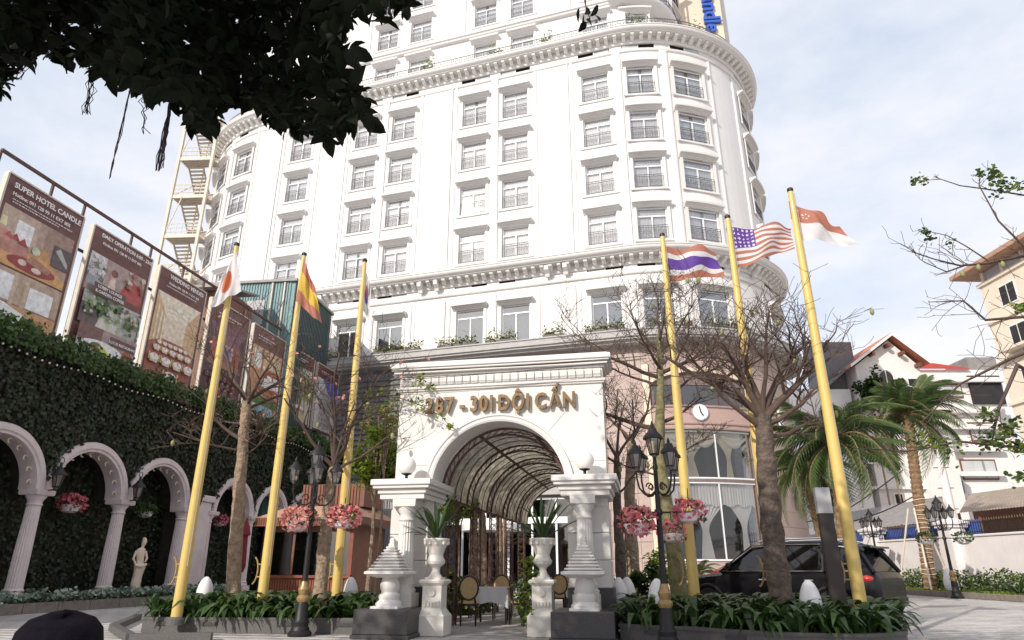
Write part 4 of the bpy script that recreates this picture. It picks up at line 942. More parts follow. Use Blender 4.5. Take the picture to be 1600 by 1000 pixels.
# piers of stone blocks
blk = MB().box(-.40, .40, 0, .88, 0, .488, .012).mesh('stone_block', 'gate_stone'); dkb = MB().box(-.43, .43, -.03, .92, 0, .82, .012).mesh('granite_base', 'granite_dark')
for sg in (-1, 1):
    x = sg * (HW - .40)
    put('granite_base', dkb, gate, (x, -.1, 0))
    for k in range(3): put('stone_block', blk, gate, (x, -.1, .82 + k * .496))
    MB().box(x - .38, x + .38, -.08, .76, 2.3, 2.46).obj('stone_block', 'gate_stone', gate)
    MB().box(x - .46, x + .46, -.62, .82, 2.46, 2.56, .01).box(x - .50, x + .50, -.66, .86, 2.56, 2.66, .015).box(x - .58, x + .58, -.74, .94, 2.66, 2.72, .01).box(x - .62, x + .62, -.78, .98, 2.72, 2.84, .015).obj('impost', 'gate_stone', gate)
    cx = x - sg * .05
    c = MB().lathe([(.165, .98), (.165, 1.3), (.14, 2.06)], 36, flute=.10).obj('column', 'gate_stone', gate, (cx, -.38, 0))
    MB().sqlathe([(.24, .48), (.24, .72)]).lathe([(.23, .72), (.24, .78), (.20, .82), (.22, .88), (.18, .94), (.165, .98)], 24).obj('base', 'gate_stone', c, smooth=40)
    MB().lathe([(.14, 2.04), (.16, 2.07), (.14, 2.1), (.14, 2.18), (.21, 2.28), (.21, 2.32)], 24).sqlathe([(.23, 2.32), (.24, 2.46)]).obj('capital', 'gate_stone', c, smooth=40)
    gl = MB().sphere((0, 0, .30), .19, 20).obj('globe_lamp', 'globe', gate, (cx + sg * .05, -.42, 2.84), smooth=60)
    MB().lathe([(.10, 0), (.10, .02), (.03, .04), (.03, .10), (.11, .13), (.10, .16)], 16).obj('holder', 'iron', gl, smooth=40)
# stone joints in the arch wall: thin dark recess lines are left as real gaps between cladding slabs
mat('joint_dark', (.42, .39, .36), .8, .1)
for (x0, z0, x1, z1) in ((-2.2, 3.2, -1.35, 3.2), (1.35, 3.2, 2.2, 3.2), (-1.0, 3.75, -1.5, 4.3), (1.0, 3.75, 1.5, 4.3), (.35, 4.1, .45, 4.75), (-.35, 4.1, -.45, 4.75)):
    MB().bar((x0, -.001, z0), (x1, -.001, z1), .012, .006).obj('joint', 'joint_dark', gate)
# gold letters
txt = '287 - 301 ĐỘI CẤN'; xc = AY(664, 642, 13.4).x - GX; adv = []
tot = 0.; sz = .46
for ch in txt:
    if ch == ' ': adv.append(None); tot += .10; continue
    me, a, b = text_mesh('D' if ch == 'Đ' else ch, sz, .035, .032 if ch != 'Ấ' else .02, 'letter_d' if ch == 'Đ' else 'letter', 'gold'); adv.append((me, a, b)); tot += b - a + .055
k = (AY(902, 632, 13.4).x - AY(664, 642, 13.4).x) / tot; x = xc
for it in adv:
    if it is None: x += .10 * k; continue
    me, a, b = it; o = put('letter', me, gate, (x - a * k, -.075, 4.30), rot=(PI / 2, 0, 0)); o.scale = (k, 1, 1); x += (b - a + .055) * k
    if me.name.startswith('letter_d'): MB().box(a - .05, a + (b - a) * .45, sz * .32, sz * .40, -.03, .042).obj('stroke', 'gold', o)
# ---- granite plinths with stepped stone lanterns
def plinth(x0, x1, y0, y1, label):
    t = thing('granite_plinth', label, 'plinth', ((x0 + x1) / 2, (y0 + y1) / 2, 0), 0, 'granite plinths of the gate')
    w_, d_ = (x1 - x0) / 2, (y1 - y0) / 2
    MB().box(-w_ - .03, w_ + .03, -d_ - .03, d_ + .03, 0, .07, .01).obj('foot', 'granite_dark', t)
    MB().box(-w_, w_, -d_, d_, .07, .48, .012).obj('block', 'granite_dark', t)
plinth(-5.24, -4.22, 12.1, 13.35, 'dark granite plinth under the left stone lantern of the gate'); plinth(-1.69, -.62, 12.1, 13.35, 'dark granite plinth under the right stone lantern of the gate')
def stone_lantern(x, y, label):
    t = thing('stone_lantern', label, 'stone lantern', (x, y, .48), 0, 'stepped stone lanterns'); t.scale = (.82, .82, .80)
    MB().sqlathe([(.32, 0), (.32, .05)]).lathe([(.30, .05), (.31, .10), (.25, .15), (.22, .18), (.24, .22), (.24, .28), (.20, .31), (.18, .34), (.215, .42), (.22, .52), (.19, .60), (.17, .64), (.19, .68)], 28).obj('base', 'gate_stone', t, smooth=35)
    MB().sqlathe([(.26, .66), (.42, .72), (.46, .74), (.46, .79), (.40, .81)]).obj('dish', 'gate_stone', t)
    MB().sqlathe([(.33, .80), (.05, 1.40)]).obj('core', 'cast_stone', t)
    n = 9
    for i in range(n):
        r = .39 - i * .040; z = .835 + i * .068
        MB().sqlathe([(r, 0), (r, .022), (r - .02, .036)]).obj('louvre', 'gate_stone', t, (0, 0, z))
    MB().sqlathe([(.05, 1.42), (.05, 1.50), (.02, 1.54)]).obj('finial', 'gate_stone', t)
stone_lantern(-4.78, 12.62, 'white stepped stone lantern on the left plinth, before the brown kiosk'); stone_lantern(-1.14, 12.62, 'white stepped stone lantern on the right plinth of the gate')
# ---- urns on pedestals with spiky plants
lfv = [(-.5, 0, 0), (.5, 0, 0), (-.55, 0, .33), (.55, 0, .33), (-.4, 0, .66), (.4, 0, .66), (0, 0, 1)]
def blade_mesh(L_, w_, arch, name='leaf', m='leaf_strap', fold=.25):
    q = MB(); n = 6; vs = []
    for i in range(n + 1):
        t = i / n; x = L_ * (t - .18 * arch * t * t); z = L_ * (.95 * t * (1 - arch * t)); ww = w_ * (math.sin(PI * (.12 + .88 * (1 - t))) if t < 1 else 0.02)
        vs += [(x, -ww / 2, z + ww * fold), (x, 0, z), (x, ww / 2, z + ww * fold)]
    fs = []
    for i in range(n): a = i * 3; fs += [(a, a + 1, a + 4, a + 3), (a + 1, a + 2, a + 5, a + 4)]
    return q.add(vs, fs).mesh(name, m, 80)
urn_blades = [blade_mesh(.62, .055, .30), blade_mesh(.58, .05, .62), blade_mesh(.5, .05, .1)]
def urn(x, y, label, plabel):
    t = thing('urn_pedestal', plabel, 'pedestal', (x, y, 0), 0, 'pedestals inside the gate'); t.scale = (.92, .92, .86)
    MB().box(-.29, .29, -.29, .29, 0, .42, .015).obj('base', 'cast_stone', t)
    MB().sqlathe([(.27, .42), (.22, .50), (.20, .54), (.20, 1.0), (.22, 1.02)]).obj('die', 'cast_stone', t)
    MB().sqlathe([(.22, 1.02), (.26, 1.06), (.27, 1.10), (.23, 1.13)]).obj('cap', 'cast_stone', t)
    disc(.07, -.24, -.2, 16).obj('rosette', 'cast_stone', t, (0, 0, .86))
    for i in range(5): MB().lathe([(.025, 0), (.035, .05), (.03, .10), (.01, .12)], 8).obj('ornament', 'cast_stone', t, (-.14 + i * .07, -.205, .58))
    u = thing('stone_urn', label, 'urn', (x, y, .972), 0, 'planted stone urns'); u.scale = (.9, .9, .86)
    MB().sqlathe([(.17, 0), (.17, .04)]).lathe([(.16, .04), (.10, .12), (.075, .20), (.09, .24), (.19, .32), (.205, .38), (.17, .44), (.15, .50), (.19, .62), (.24, .74), (.27, .80), (.285, .83), (.27, .86), (.22, .85), (.20, .78)], 28, flute=.035).obj('bowl', 'cast_stone', u, smooth=30)
    for i in range(10):
        a = 2 * PI * i / 10; MB().sphere((.25 * math.cos(a), .25 * math.sin(a), .76), .045, 6, 1.3).obj('relief', 'cast_stone', u)
    pl_ = thing('spiky_plant', 'spiky green dracaena like plant growing in ' + ('the left urn' if x < -3 else 'the right urn'), 'plant', (x, y, 1.66), 0, 'plants in the urns')
    r = random.Random(int(x * 100))
    for i in range(30):
        o = put('leaf', urn_blades[i % 3], pl_, (0, 0, 0), rot=(0, -R(r.uniform(-5, 62) if i % 3 != 2 else r.uniform(-35, -5)) * 0, i * 2.4)); o.rotation_euler = Euler((0, R(r.uniform(-38, 30)), i * 2.4 + r.uniform(-.2, .2)), 'XYZ'); s_ = r.uniform(1.0, 1.45); o.scale = (s_, s_, s_)
urn(-4.02, 13.0, 'white stone urn on the left pedestal inside the gate', 'pale carved stone pedestal of the left urn'); urn(-1.98, 13.25, 'white stone urn on the right pedestal, beside trailing ivy', 'pale stone pedestal of the right urn with ivy at its side')
n = 700; pos = np.stack([rng.normal(-2.28, .09, n), rng.normal(13.2, .08, n), rng.uniform(.15, 1.35, n)], 1); pos[:, 0] += .05 * np.sin(pos[:, 2] * 7)
t = thing('trailing_vine', 'bright green vine trailing down beside the right urn pedestal', 'vine', (-2.28, 13.2, 0))
tag(scatter('foliage', np.array(LEAF_V) * [1.6, 1, 1], LEAF_F, xf(rotmats(n, 1.4), rng.uniform(.05, .10, n), pos - [-2.28, 13.2, 0]), ['leaf_lime', 'leaf_mid'], (rng.random(n) < .45).astype(int), t), kind='stuff')
MB().tube([(0, 0, 0), (.05, 0, .5), (-.03, 0, 1.0), (.2, .05, 1.4)], .015, 5).obj('stem', 'bark', t)
# ---- barrel vault canopy behind the gate
cn = thing('vault_canopy', 'barrel vaulted iron and glass canopy leading from the gate', 'canopy', (GX + .02, 14.3, 0))
pm = bpy.data.materials.new('dirty_glass'); pm.use_nodes = True; t_ = pm.node_tree; n_ = t_.nodes; b_ = n_['Principled BSDF']; b_.inputs['Roughness'].default_value = .5
tx = n_.new('ShaderNodeTexCoord'); nz = n_.new('ShaderNodeTexNoise'); nz.inputs['Scale'].default_value = 9; nz.inputs['Detail'].default_value = 8; nz.inputs['Roughness'].default_value = .75
t_.links.new(tx.outputs['Object'], nz.inputs[0]); rr = n_.new('ShaderNodeValToRGB'); rr.color_ramp.elements[0].position = .38; rr.color_ramp.elements[1].position = .62
rr.color_ramp.elements[0].color = (.36, .33, .27, 1); rr.color_ramp.elements[1].color = (.80, .78, .72, 1); t_.links.new(nz.outputs['Fac'], rr.inputs[0]); t_.links.new(rr.outputs[0], b_.inputs['Base Color'])
tl = n_.new('ShaderNodeBsdfTranslucent'); t_.links.new(rr.outputs[0], tl.inputs[0]); ms_ = n_.new('ShaderNodeMixShader'); ms_.inputs[0].default_value = .72
t_.links.new(b_.outputs[0], ms_.inputs[1]); t_.links.new(tl.outputs[0], ms_.inputs[2]); t_.links.new(ms_.outputs[0], n_['Material Output'].inputs['Surface']); MATS['dirty_glass'] = pm
CR, CS, CL, BAY = 1.46, 2.62, 11., 1.1
def CA(t, o, y): return (-math.cos(t) * o, y, CS + math.sin(t) * o)
pmesh = {}
for sg, (t0, t1) in enumerate(((.02, PI * .36), (PI * .36, PI * .64), (PI * .64, PI - .02))):
    pmesh[sg] = MB().sweep([(CR + .02, .02), (CR + .02, BAY - .02), (CR + .035, BAY - .02), (CR + .035, .02)], CA, [t0 + .01 + (t1 - t0 - .02) * i / 9 for i in range(10)]).mesh('roof_panel', 'dirty_glass')
rib = MB().sweep([(CR - .03, -.02), (CR - .03, .02), (CR + .015, .02), (CR + .015, -.02)], CA, [PI * i / 26 for i in range(27)])
rib2 = MB().sweep([(CR - .16, -.02), (CR - .16, .02), (CR - .12, .02), (CR - .12, -.02)], CA, [PI * i / 26 for i in range(27)])
for i in range(26):
    a, b = PI * i / 26, PI * (i + 1) / 26; rib2.bar(CA(a, CR - .13, 0), CA(b, CR - .02, 0), .014)
rm, rm2 = rib.mesh('rib', 'rust'), rib2.mesh('lattice_rib', 'rust')
thin = MB().sweep([(CR, -.008), (CR, .008), (CR + .018, .008), (CR + .018, -.008)], CA, [PI * i / 20 for i in range(21)]).mesh('glazing_bar', 'rust')
for k in range(int(CL / BAY)):
    for sg in range(3): put('roof_panel', pmesh[sg], cn, (0, k * BAY, 0))
    if k % 2 == 0: put('rib', rm, cn, (0, k * BAY, 0)); put('lattice_rib', rm2, cn, (0, k * BAY, 0))
    for j in ((0, 1) if k % 2 else (1,)): put('glazing_bar', thin, cn, (0, k * BAY + j * BAY / 2, 0))
put('rib', rm, cn, (0, CL, 0))
for t in (0, PI * .36, PI * .64, PI): MB().bar(CA(t, CR - .01, 0), CA(t, CR - .01, CL), .05).obj('purlin', 'rust', cn)
pq = MB()
for x in (-.11, .11):
    for y in (-.11, .11): pq.box(x - .015, x + .015, y - .015, y + .015, 0, CS)
for k in range(11):
    z = k * .24; pq.bar((-.11, -.11, z), (.11, -.11, z + .24), .014).bar((.11, .11, z), (-.11, .11, z + .24), .014).bar((-.11, -.11, z), (-.11, .11, z + .24), .014).bar((.11, .11, z), (.11, -.11, z + .24), .014)
    pq.tube([(.07 * math.cos(a), -.12, z + .12 + .07 * math.sin(a)) for a in np.linspace(0, 5.5, 8)], .012, 3)
ppm = pq.mesh('lattice_post', 'rust')
for k in range(5):
    for sg in (-1, 1): put('lattice_post', ppm, cn, (sg * (CR - .02), .9 + k * 2.2, 0))
# ---- cafe tables and oval backed chairs
def make_chair():
    t = thing('oval_back_chair', 'x', 'chair')
    MB().lathe([(.20, .42), (.235, .43), (.235, .46), (.22, .485), (.15, .50)], 24).obj('seat', 'cane', t, smooth=40)
    MB().lathe([(.24, .40), (.245, .44), (.23, .445)], 24).obj('seat_frame', 'chair_wood', t)
    n = 26; pts = [(.205 * math.cos(2 * PI * i / n), .22 + .03 * math.sin(2 * PI * i / n), .76 + .24 * math.sin(2 * PI * i / n)) for i in range(n + 1)]
    MB().tube(pts, .022, 8, caps=False).obj('back_frame', 'chair_wood', t, smooth=60)
    MB().prism([(p_[0] * .93, p_[1] - .008, .76 + (p_[2] - .76) * .93) for p_ in pts[:-1]], (0, .014, 0)).obj('back_panel', 'cane', t)
    for sx in (-1, 1):
        MB().tube([(sx * .17, -.16, 0), (sx * .175, -.165, .22), (sx * .18, -.16, .43)], [.014, .02, .026], 8).obj('leg', 'chair_wood', t)
        MB().tube([(sx * .16, .26, 0), (sx * .16, .21, .24), (sx * .15, .19, .45), (sx * .13, .205, .56)], [.014, .018, .022, .02], 8).obj('leg', 'chair_wood', t)
    return t
ch0 = make_chair(); first = True
tp1, tp2, tp3 = Vector((-3.55, 16.0, 0)), Vector((-2.5, 19.6, 0)), Vector((-2.2, 21.6, 0))
def chair(p, ang, label):
    global first
    o = ch0 if first else copy_tree(ch0); first = False
    o.location = (p[0], p[1], 0); o.rotation_euler = (0, 0, R(ang)); o['label'] = label; o['group'] = 'oval backed cafe chairs'
chair((-3.95, 15.3), 195, 'dark oval backed chair nearest the left urn, its back to the camera')
chair((-2.85, 15.75), 105, 'dark oval backed chair seen edge on at the right of the nearest table')
chair((-3.55, 16.85), 8, 'oval chair facing the camera across the nearest white table')
chair((-2.35, 18.75), 185, 'dark oval chair with its back to the camera at the second table')
chair((-1.75, 19.5), 100, 'oval chair at the right side of the second table')
chair((-2.3, 20.5), 5, 'pale oval back behind the second white table')
def table(p, label):
    t = thing('cafe_table', label, 'table', (p[0], p[1], 0), R(4), 'cafe tables with white cloths')
    for sx in (-1, 1):
        for sy2 in (-1, 1): MB().box(sx * .34 - .02, sx * .34 + .02, sy2 * .34 - .02, sy2 * .34 + .02, 0, .72).obj('leg', 'chair_wood', t)
    MB().box(-.4, .4, -.4, .4, .72, .745).obj('tabletop', 'chair_wood', t)
    c = thing('tablecloth', label.replace('small table under', 'white cloth over').replace('white cloth over a white cloth', 'white cloth draped over the table'), 'tablecloth', (p[0], p[1], .75), R(4), 'white tablecloths')
    q = MB(); n = 60; vs = [(0, 0, .004)]; rings = 7
    for j in range(rings):
        for i in range(n):
            a = 2 * PI * i / n; ca, sa = math.cos(a), math.sin(a); m_ = max(abs(ca), abs(sa)); e = .41 / m_
            if j == 0: vs.append((ca * e, sa * e, .004))
            else:
                d = j / (rings - 1); fold = .035 * math.sin(i * PI / 2.5) * d + .03 * d; dz = (.30 + .16 * (1 / m_ - 1) / .414) * d
                vs.append((ca * (e + fold), sa * (e + fold), .004 - dz))
    fs = [(0, 1 + i, 1 + (i + 1) % n) for i in range(n)] + [(1 + j * n + i, 1 + (j + 1) * n + i, 1 + (j + 1) * n + (i + 1) % n, 1 + j * n + (i + 1) % n) for j in range(rings - 1) for i in range(n)]
    q.add(vs, fs).obj('fabric', 'cloth', c, smooth=70)
table(tp1, 'small table under a white cloth nearest the gate'); table(tp2, 'small table under a white cloth, second from the gate'); table(tp3, 'small table under a white cloth farthest from the gate')
for o in list(COL.objects):
    if o.name.startswith('tablecloth'): o['label'] = {16.0: 'white tablecloth on the table nearest the gate', 19.6: 'white tablecloth on the second table from the gate', 21.6: 'white tablecloth on the farthest table'}[round(o.location.y, 1)]

# ================================================================== brown kiosk
kl = AY(398, 820, 20.5); kr = AY(564, 820, 20.5); KW = kr.x - kl.x; KE = kl.z
ks = thing('wooden_kiosk', 'brown wooden kiosk with tiled skirt roof and glass front behind the planter', 'kiosk', ((kl.x + kr.x) / 2, 20.5, 0))
hw = KW / 2; KD = 3.2; bz = KE
MB().add([(-hw, 0, bz + .22), (hw, 0, bz + .22), (hw, KD, bz + .22), (-hw, KD, bz + .22), (-hw + .75, .75, bz + .62), (hw - .55, .75, bz + .62), (hw - .55, KD - .6, bz + .62), (-hw + .75, KD - .6, bz + .62)], [(0, 1, 5, 4), (1, 2, 6, 5), (2, 3, 7, 6), (3, 0, 4, 7), (4, 5, 6, 7), (3, 2, 1, 0)]).obj('roof', 'roof_tan', ks)
fa = MB().box(-hw, hw, .0, .06, bz, bz + .215).obj('fascia', 'wood_red', ks); sl = MB().box(-.016, .016, -.02, 0, 0, .2).mesh('slat', 'wood_red')
for i in range(int(KW / .085)): put('slat', sl, fa, (-hw + .05 + i * .085, 0, bz + .008))
MB().box(hw - .06, hw, .06, KD, bz, bz + .215).obj('fascia', 'wood_brown', ks); MB().box(-hw, -hw + .06, .06, KD, bz, bz + .215).obj('fascia', 'wood_brown', ks)
MB().box(-hw - .02, hw + .02, -.04, .06, bz - .05, bz - .002).obj('trim', 'wood_red', ks)
ub = MB().box(-hw + 1.1, hw - .35, .9, KD - .7, bz + .60, bz + 1.35).obj('upper_box', 'wood_brown', ks); sl2 = MB().box(-.03, .03, -.03, 0, 0, .72).mesh('slat', 'wood_red')
for i in range(int((KW - 1.5) / .11)): put('slat', sl2, ub, (-hw + 1.16 + i * .11, .9, bz + .62))
i0 = .35
for x in (-hw + i0, hw - i0 - .15): MB().box(x, x + .15, i0 - .05, i0 + .1, 0, bz).obj('post', 'wood_red', ks)
MB().box(hw - i0 - .06, hw - i0, i0 + .1, KD - .3, 0, bz).obj('side_wall', 'plaster_brown', ks); MB().box(-hw + i0, -hw + i0 + .06, i0 + .1, KD - .3, 0, bz).obj('side_wall', 'plaster_brown', ks)
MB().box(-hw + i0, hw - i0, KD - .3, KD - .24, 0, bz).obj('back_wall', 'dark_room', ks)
bp = MB().box(-hw + i0 + .15, hw - i0 - .15, i0, i0 + .08, 0, .86).obj('base_panel', 'wood_red', ks); sl3 = MB().box(-.03, .03, -.025, 0, 0, .74).mesh('slat', 'wood_red')
for i in range(int((KW - 1.05) / .09)): put('slat', sl3, bp, (-hw + i0 + .2 + i * .09, i0, .06))
MB().box(-hw + i0, hw - i0, i0 - .1, i0 + .1, .86, .94).obj('counter', 'wood_red', ks)
gw = MB().box(-hw + i0 + .15, hw - i0 - .15, i0, i0 + .06, bz - .22, bz - .02).box(.42, .5, i0, i0 + .06, .95, bz - .22).box(-.62, -.54, i0, i0 + .06, .95, bz - .22).obj('window', 'wood_brown', ks)
for a, b in ((-hw + i0 + .16, -.62), (-.54, .42), (.5, hw - i0 - .16)): MB().box(a, b, i0 + .02, i0 + .03, .95, bz - .22).obj('pane', 'glass_dark', gw)
mat('orange', (.72, .30, .10), .5, .2, 6); MB().lathe([(.5, 0), (.48, .12), (.36, .27), (.16, .36), (.02, .38)], 20).obj('dome_cover', 'orange', ks, (-.55, 1.1, bz - .78), smooth=60)
MB().tube([(-.55, 1.1, .9), (-.55, 1.1, bz - .7)], .03, 8).obj('dome_stand', 'iron', ks)
# pale woven screen beside the kiosk
t = thing('woven_screen', 'pale blue grey woven screen between the kiosk and the gate', 'screen', (AY(605, 800, 24.).x, 24., 0))
q = MB()
for i in range(26): x = -.9 + i * .07; q.tube([(x, .02 * math.sin(i), 0), (x + .02, .03, 2.2), (x + .05 * math.sin(i), 0, 4.2)], .03, 5)
q.obj('strips', 'grey_panel', t)

# ================================================================== planters
def straps(name, parent, pts, n, hmin, hmax, off, mats=('leaf_strap', 'leaf_mid')):
    """arching strap leaves inside a polygon (list of x,y)"""
    from mathutils.geometry import intersect_point_tri_2d as ipt
    P2 = [Vector(p) for p in pts]; c = sum(P2, Vector((0, 0))) / len(P2); tris = [(c, P2[i], P2[(i + 1) % len(P2)]) for i in range(len(P2))]
    ar = np.array([abs((b - a).cross(d - a)) for a, b, d in tris]); ar /= ar.sum(); pos = []
    for _ in range(n // 7):
        a, b, d = tris[rng.choice(len(tris), p=ar)]; u, v = rng.random(2)
        if u + v > 1: u, v = 1 - u, 1 - v
        p_ = a + (b - a) * u + (d - a) * v
        for _k in range(7): pos.append((p_.x + rng.normal(0, .04), p_.y + rng.normal(0, .04), off))
    m = len(pos); vs = []; 
    for i in range(6):
        t = i / 5; x = .62 * t ** 1.15; z = .98 * t - .78 * t ** 2.4; ww = [.035, .055, .062, .055, .036, .004][i]; vs += [(x, -ww, z + .02), (x, ww, z + .02)]
    fs = [(2 * i, 2 * i + 1, 2 * i + 3, 2 * i + 2) for i in range(5)]
    a = rng.uniform(0, 2 * PI, m); tl = rng.uniform(-.45, .45, m); rot = np.zeros((m, 3, 3))
    for i in range(m): rot[i] = np.array(Euler((rng.normal(0, .15), tl[i], a[i])).to_matrix())
    o = scatter(name, vs, fs, xf(rot, rng.uniform(hmin, hmax, m), np.array(pos)), list(mats), (rng.random(m) < .3).astype(int), parent, smooth=True)
    return tag(o, kind='stuff')
def planter(label, poly, rim, plabel, n, lights, cat='planter'):
    c = Vector((sum(p[0] for p in poly) / len(poly), sum(p[1] for p in poly) / len(poly), 0)); t = thing('granite_planter', label, cat, c, 0, 'low granite planters')
    lp = [Vector((p[0], p[1])) - c.xy for p in poly]; k = len(lp); q = MB(); inn = [p * (1 - .12 / max(p.length, .5)) for p in lp]
    q.add([(*p, 0) for p in lp] + [(*p, rim - .05) for p in lp], [(i, (i + 1) % k, k + (i + 1) % k, k + i) for i in range(k)]); q.obj('wall', 'granite_grey', t)
    q = MB(); outp = [p * (1 + .03 / max(p.length, .5)) for p in lp]
    q.add([(*p, rim - .05) for p in outp] + [(*p, rim) for p in outp] + [(*p, rim) for p in inn] + [(*p, rim - .08) for p in inn], [(r_ * k + i, r_ * k + (i + 1) % k, (r_ + 1) * k + (i + 1) % k, (r_ + 1) * k + i) for r_ in range(3) for i in range(k)] + [tuple(reversed(range(k)))])
    q.obj('coping', 'granite_grey', t)
    MB().poly([(*p, rim - .05) for p in inn]).obj('soil', 'soil', t)
    for (x, y, rz) in lights: MB().box(-.16, .16, -.012, .0, 0, .07).box(-.13, .13, -.016, -.012, .015, .055).obj('step_light', 'granite_dark', t, (x - c.x, y - c.y, .13), rz)
    g = thing('strap_leaf_plants', plabel, 'plants', (c.x, c.y, rim - .05)); straps('foliage', g, [p * .93 for p in lp], n, .52, 1.02, 0.); tag(g, kind='stuff')
    return t
planter('low granite planter left of the gate, set with flagpoles', [(-9.75, 12.45), (-5.3, 12.95), (-5.35, 14.75), (-9.9, 14.4)], .28, 'dark green strap leaved plants filling the left planter', 2600, [(-8.4, 12.595, .11), (-6.9, 12.765, .11), (-5.75, 12.895, .11), (-9.3, 12.495, .11)])
planter('low granite planter right of the gate, curving round the car', [(-.55, 12.55), (.5, 12.2), (1.9, 11.45), (3.0, 11.35), (3.75, 11.95), (4.1, 13.0), (3.2, 14.8), (-.5, 15.0)], .28, 'dark green strap leaved plants filling the right planter', 3000, [(0.0, 12.36, -.32), (1.25, 11.79, -.49)])
lb = thing('basin_kerb', 'low dark granite kerb of the sunken basin at the left planter end', 'kerb', (-10.1, 12.3, 0))
a, b, c_, d = Vector(G(176, 985)), Vector(G(203, 1002)), Vector(G(330, 1000)), Vector(G(215, 968))
for p1_, p2_ in ((a, b), (b, c_), (a, d)):
    o_ = Vector((-10.1, 12.3, 0)); MB().bar(p1_ - o_ + Vector((0, 0, .06)), p2_ - o_ + Vector((0, 0, .06)), .16, .12).obj('kerb_stone', 'granite_grey', lb)
# ---- white egg lamps
em = MB().lathe([(.09, 0), (.125, .05), (.145, .16), (.14, .27), (.115, .38), (.075, .46), (.03, .505), (.004, .51)], 20).mesh('shade', 'egg', 60); eb = MB().lathe([(.10, -.25), (.10, .01)], 12).mesh('foot', 'granite_dark')
for u, v, Y, lb in [(320, 924, 13.6, 'white egg lamp among leaves beside the leftmost flagpole'), (547, 922, 13.9, 'white egg lamp beside the third yellow flagpole, left of the gate'), (967, 915, 14.4, 'white egg lamp close to the right side of the gate'), (980, 918, 14.9, 'white egg lamp half hidden right behind another near the gate'), (1028, 937, 13.0, 'white egg lamp left of the right black lamp post'), (1268, 948, 12.3, 'white egg lamp between the thick trunk and the dark post'), (628, 915, 17.6, 'white egg lamp seen through the gate at the left'), (815, 900, 19.5, 'white egg lamp seen through the gate behind the tables')]:
    p = AY(u, v, Y); o = thing('egg_lamp', lb, 'garden lamp', (p.x, p.y, .36 if Y < 16 else .25), 0, 'white egg shaped garden lamps'); o.scale = (1.2, 1.2, 1.25); put('shade', em, o); put('foot', eb, o)
# ---- black lamp posts
def lamp_post(x, y, label, rz, scale=1., baskets=True):
    t = thing('lamp_post', label, 'street lamp', (x, y, 0), rz, 'ornate black lamp posts'); t.scale = (scale,) * 3
    MB().lathe([(.21, 0), (.22, .05), (.17, .10), (.165, .13), (.14, .17), (.15, .24), (.12, .28), (.105, .52), (.09, .58)], 20).obj('base', 'iron', t, smooth=35)
    MB().lathe([(.095, .58), (.12, .62), (.12, .66), (.085, .70), (.10, .76), (.11, .80), (.08, .86), (.06, .94)], 20).obj('collar', 'brass', t, smooth=35)
    MB().lathe([(.055, .94), (.045, 2.0), (.035, 2.75), (.05, 2.78), (.035, 2.84), (.03, 3.0)], 16).obj('shaft', 'iron', t, smooth=40)
    lantern_mesh(t, (0, 0, 3.02), 1.0)
    for i in range(4):
        a = PI / 2 * i + .5; d = Vector((math.cos(a), math.sin(a), 0)); pts = [Vector((0, 0, 2.35)) + d * r_ + Vector((0, 0, z_)) for r_, z_ in ((.03, .05), (.12, -.02), (.25, -.02), (.36, .08), (.40, .24), (.40, .36))]
        arm = MB().tube(pts, .017, 6)
        sp_ = [Vector((0, 0, 2.46)) + d * (.14 + .08 * (1 - k / 14) * math.cos(k * .6)) + Vector((0, 0, .08 * (1 - k / 14) * math.sin(k * .6))) for k in range(12)]
        arm.tube(sp_, .012, 4); arm.obj('arm', 'iron', t); lantern_mesh(t, pts[-1] + Vector((0, 0, .06)), .82)
    if baskets: MB().bar((-.62, 0, 2.05), (.62, 0, 2.05), .03).tube([(-.62, 0, 2.05), (-.62, 0, 1.94)], .012, 4).tube([(.62, 0, 2.05), (.62, 0, 1.94)], .012, 4).lathe([(.06, 2.0), (.07, 2.05), (.06, 2.1)], 12).obj('crossbar', 'iron', t)
    return t
lamp_post(-6.39, 12.64 - .25, 'black four armed lamp post before the left planter', .1)
lamp_post(.22, 11.75, 'black four armed lamp post before the right planter', .15)
def hb(u, v, Y, r, label, pet, nf=520): 
    p = AY(u, v, Y); return basket('hanging_basket', label, p, r, pet, .42, 'flower baskets on the lamp posts', nf, .62, .22)
hb(466, 815, 12.4, .33, 'pink petunia basket left of the left lamp post', ['salmon_petal', 'salmon_petal']); hb(537, 812, 12.45, .30, 'pink petunia basket right of the left lamp post', ['salmon_petal', 'pink_petal'])
hb(996, 820, 11.7, .31, 'large magenta petunia basket left of the right lamp post', ['pink_petal', 'salmon_petal']); hb(1077, 803, 11.8, .27, 'shallow basket of red flowers right of the right lamp post', ['pink_petal'], 330); hb(1050, 835, 13.2, .26, 'small pink flower basket behind the right lamp post', ['pink_petal', 'salmon_petal'], 260)
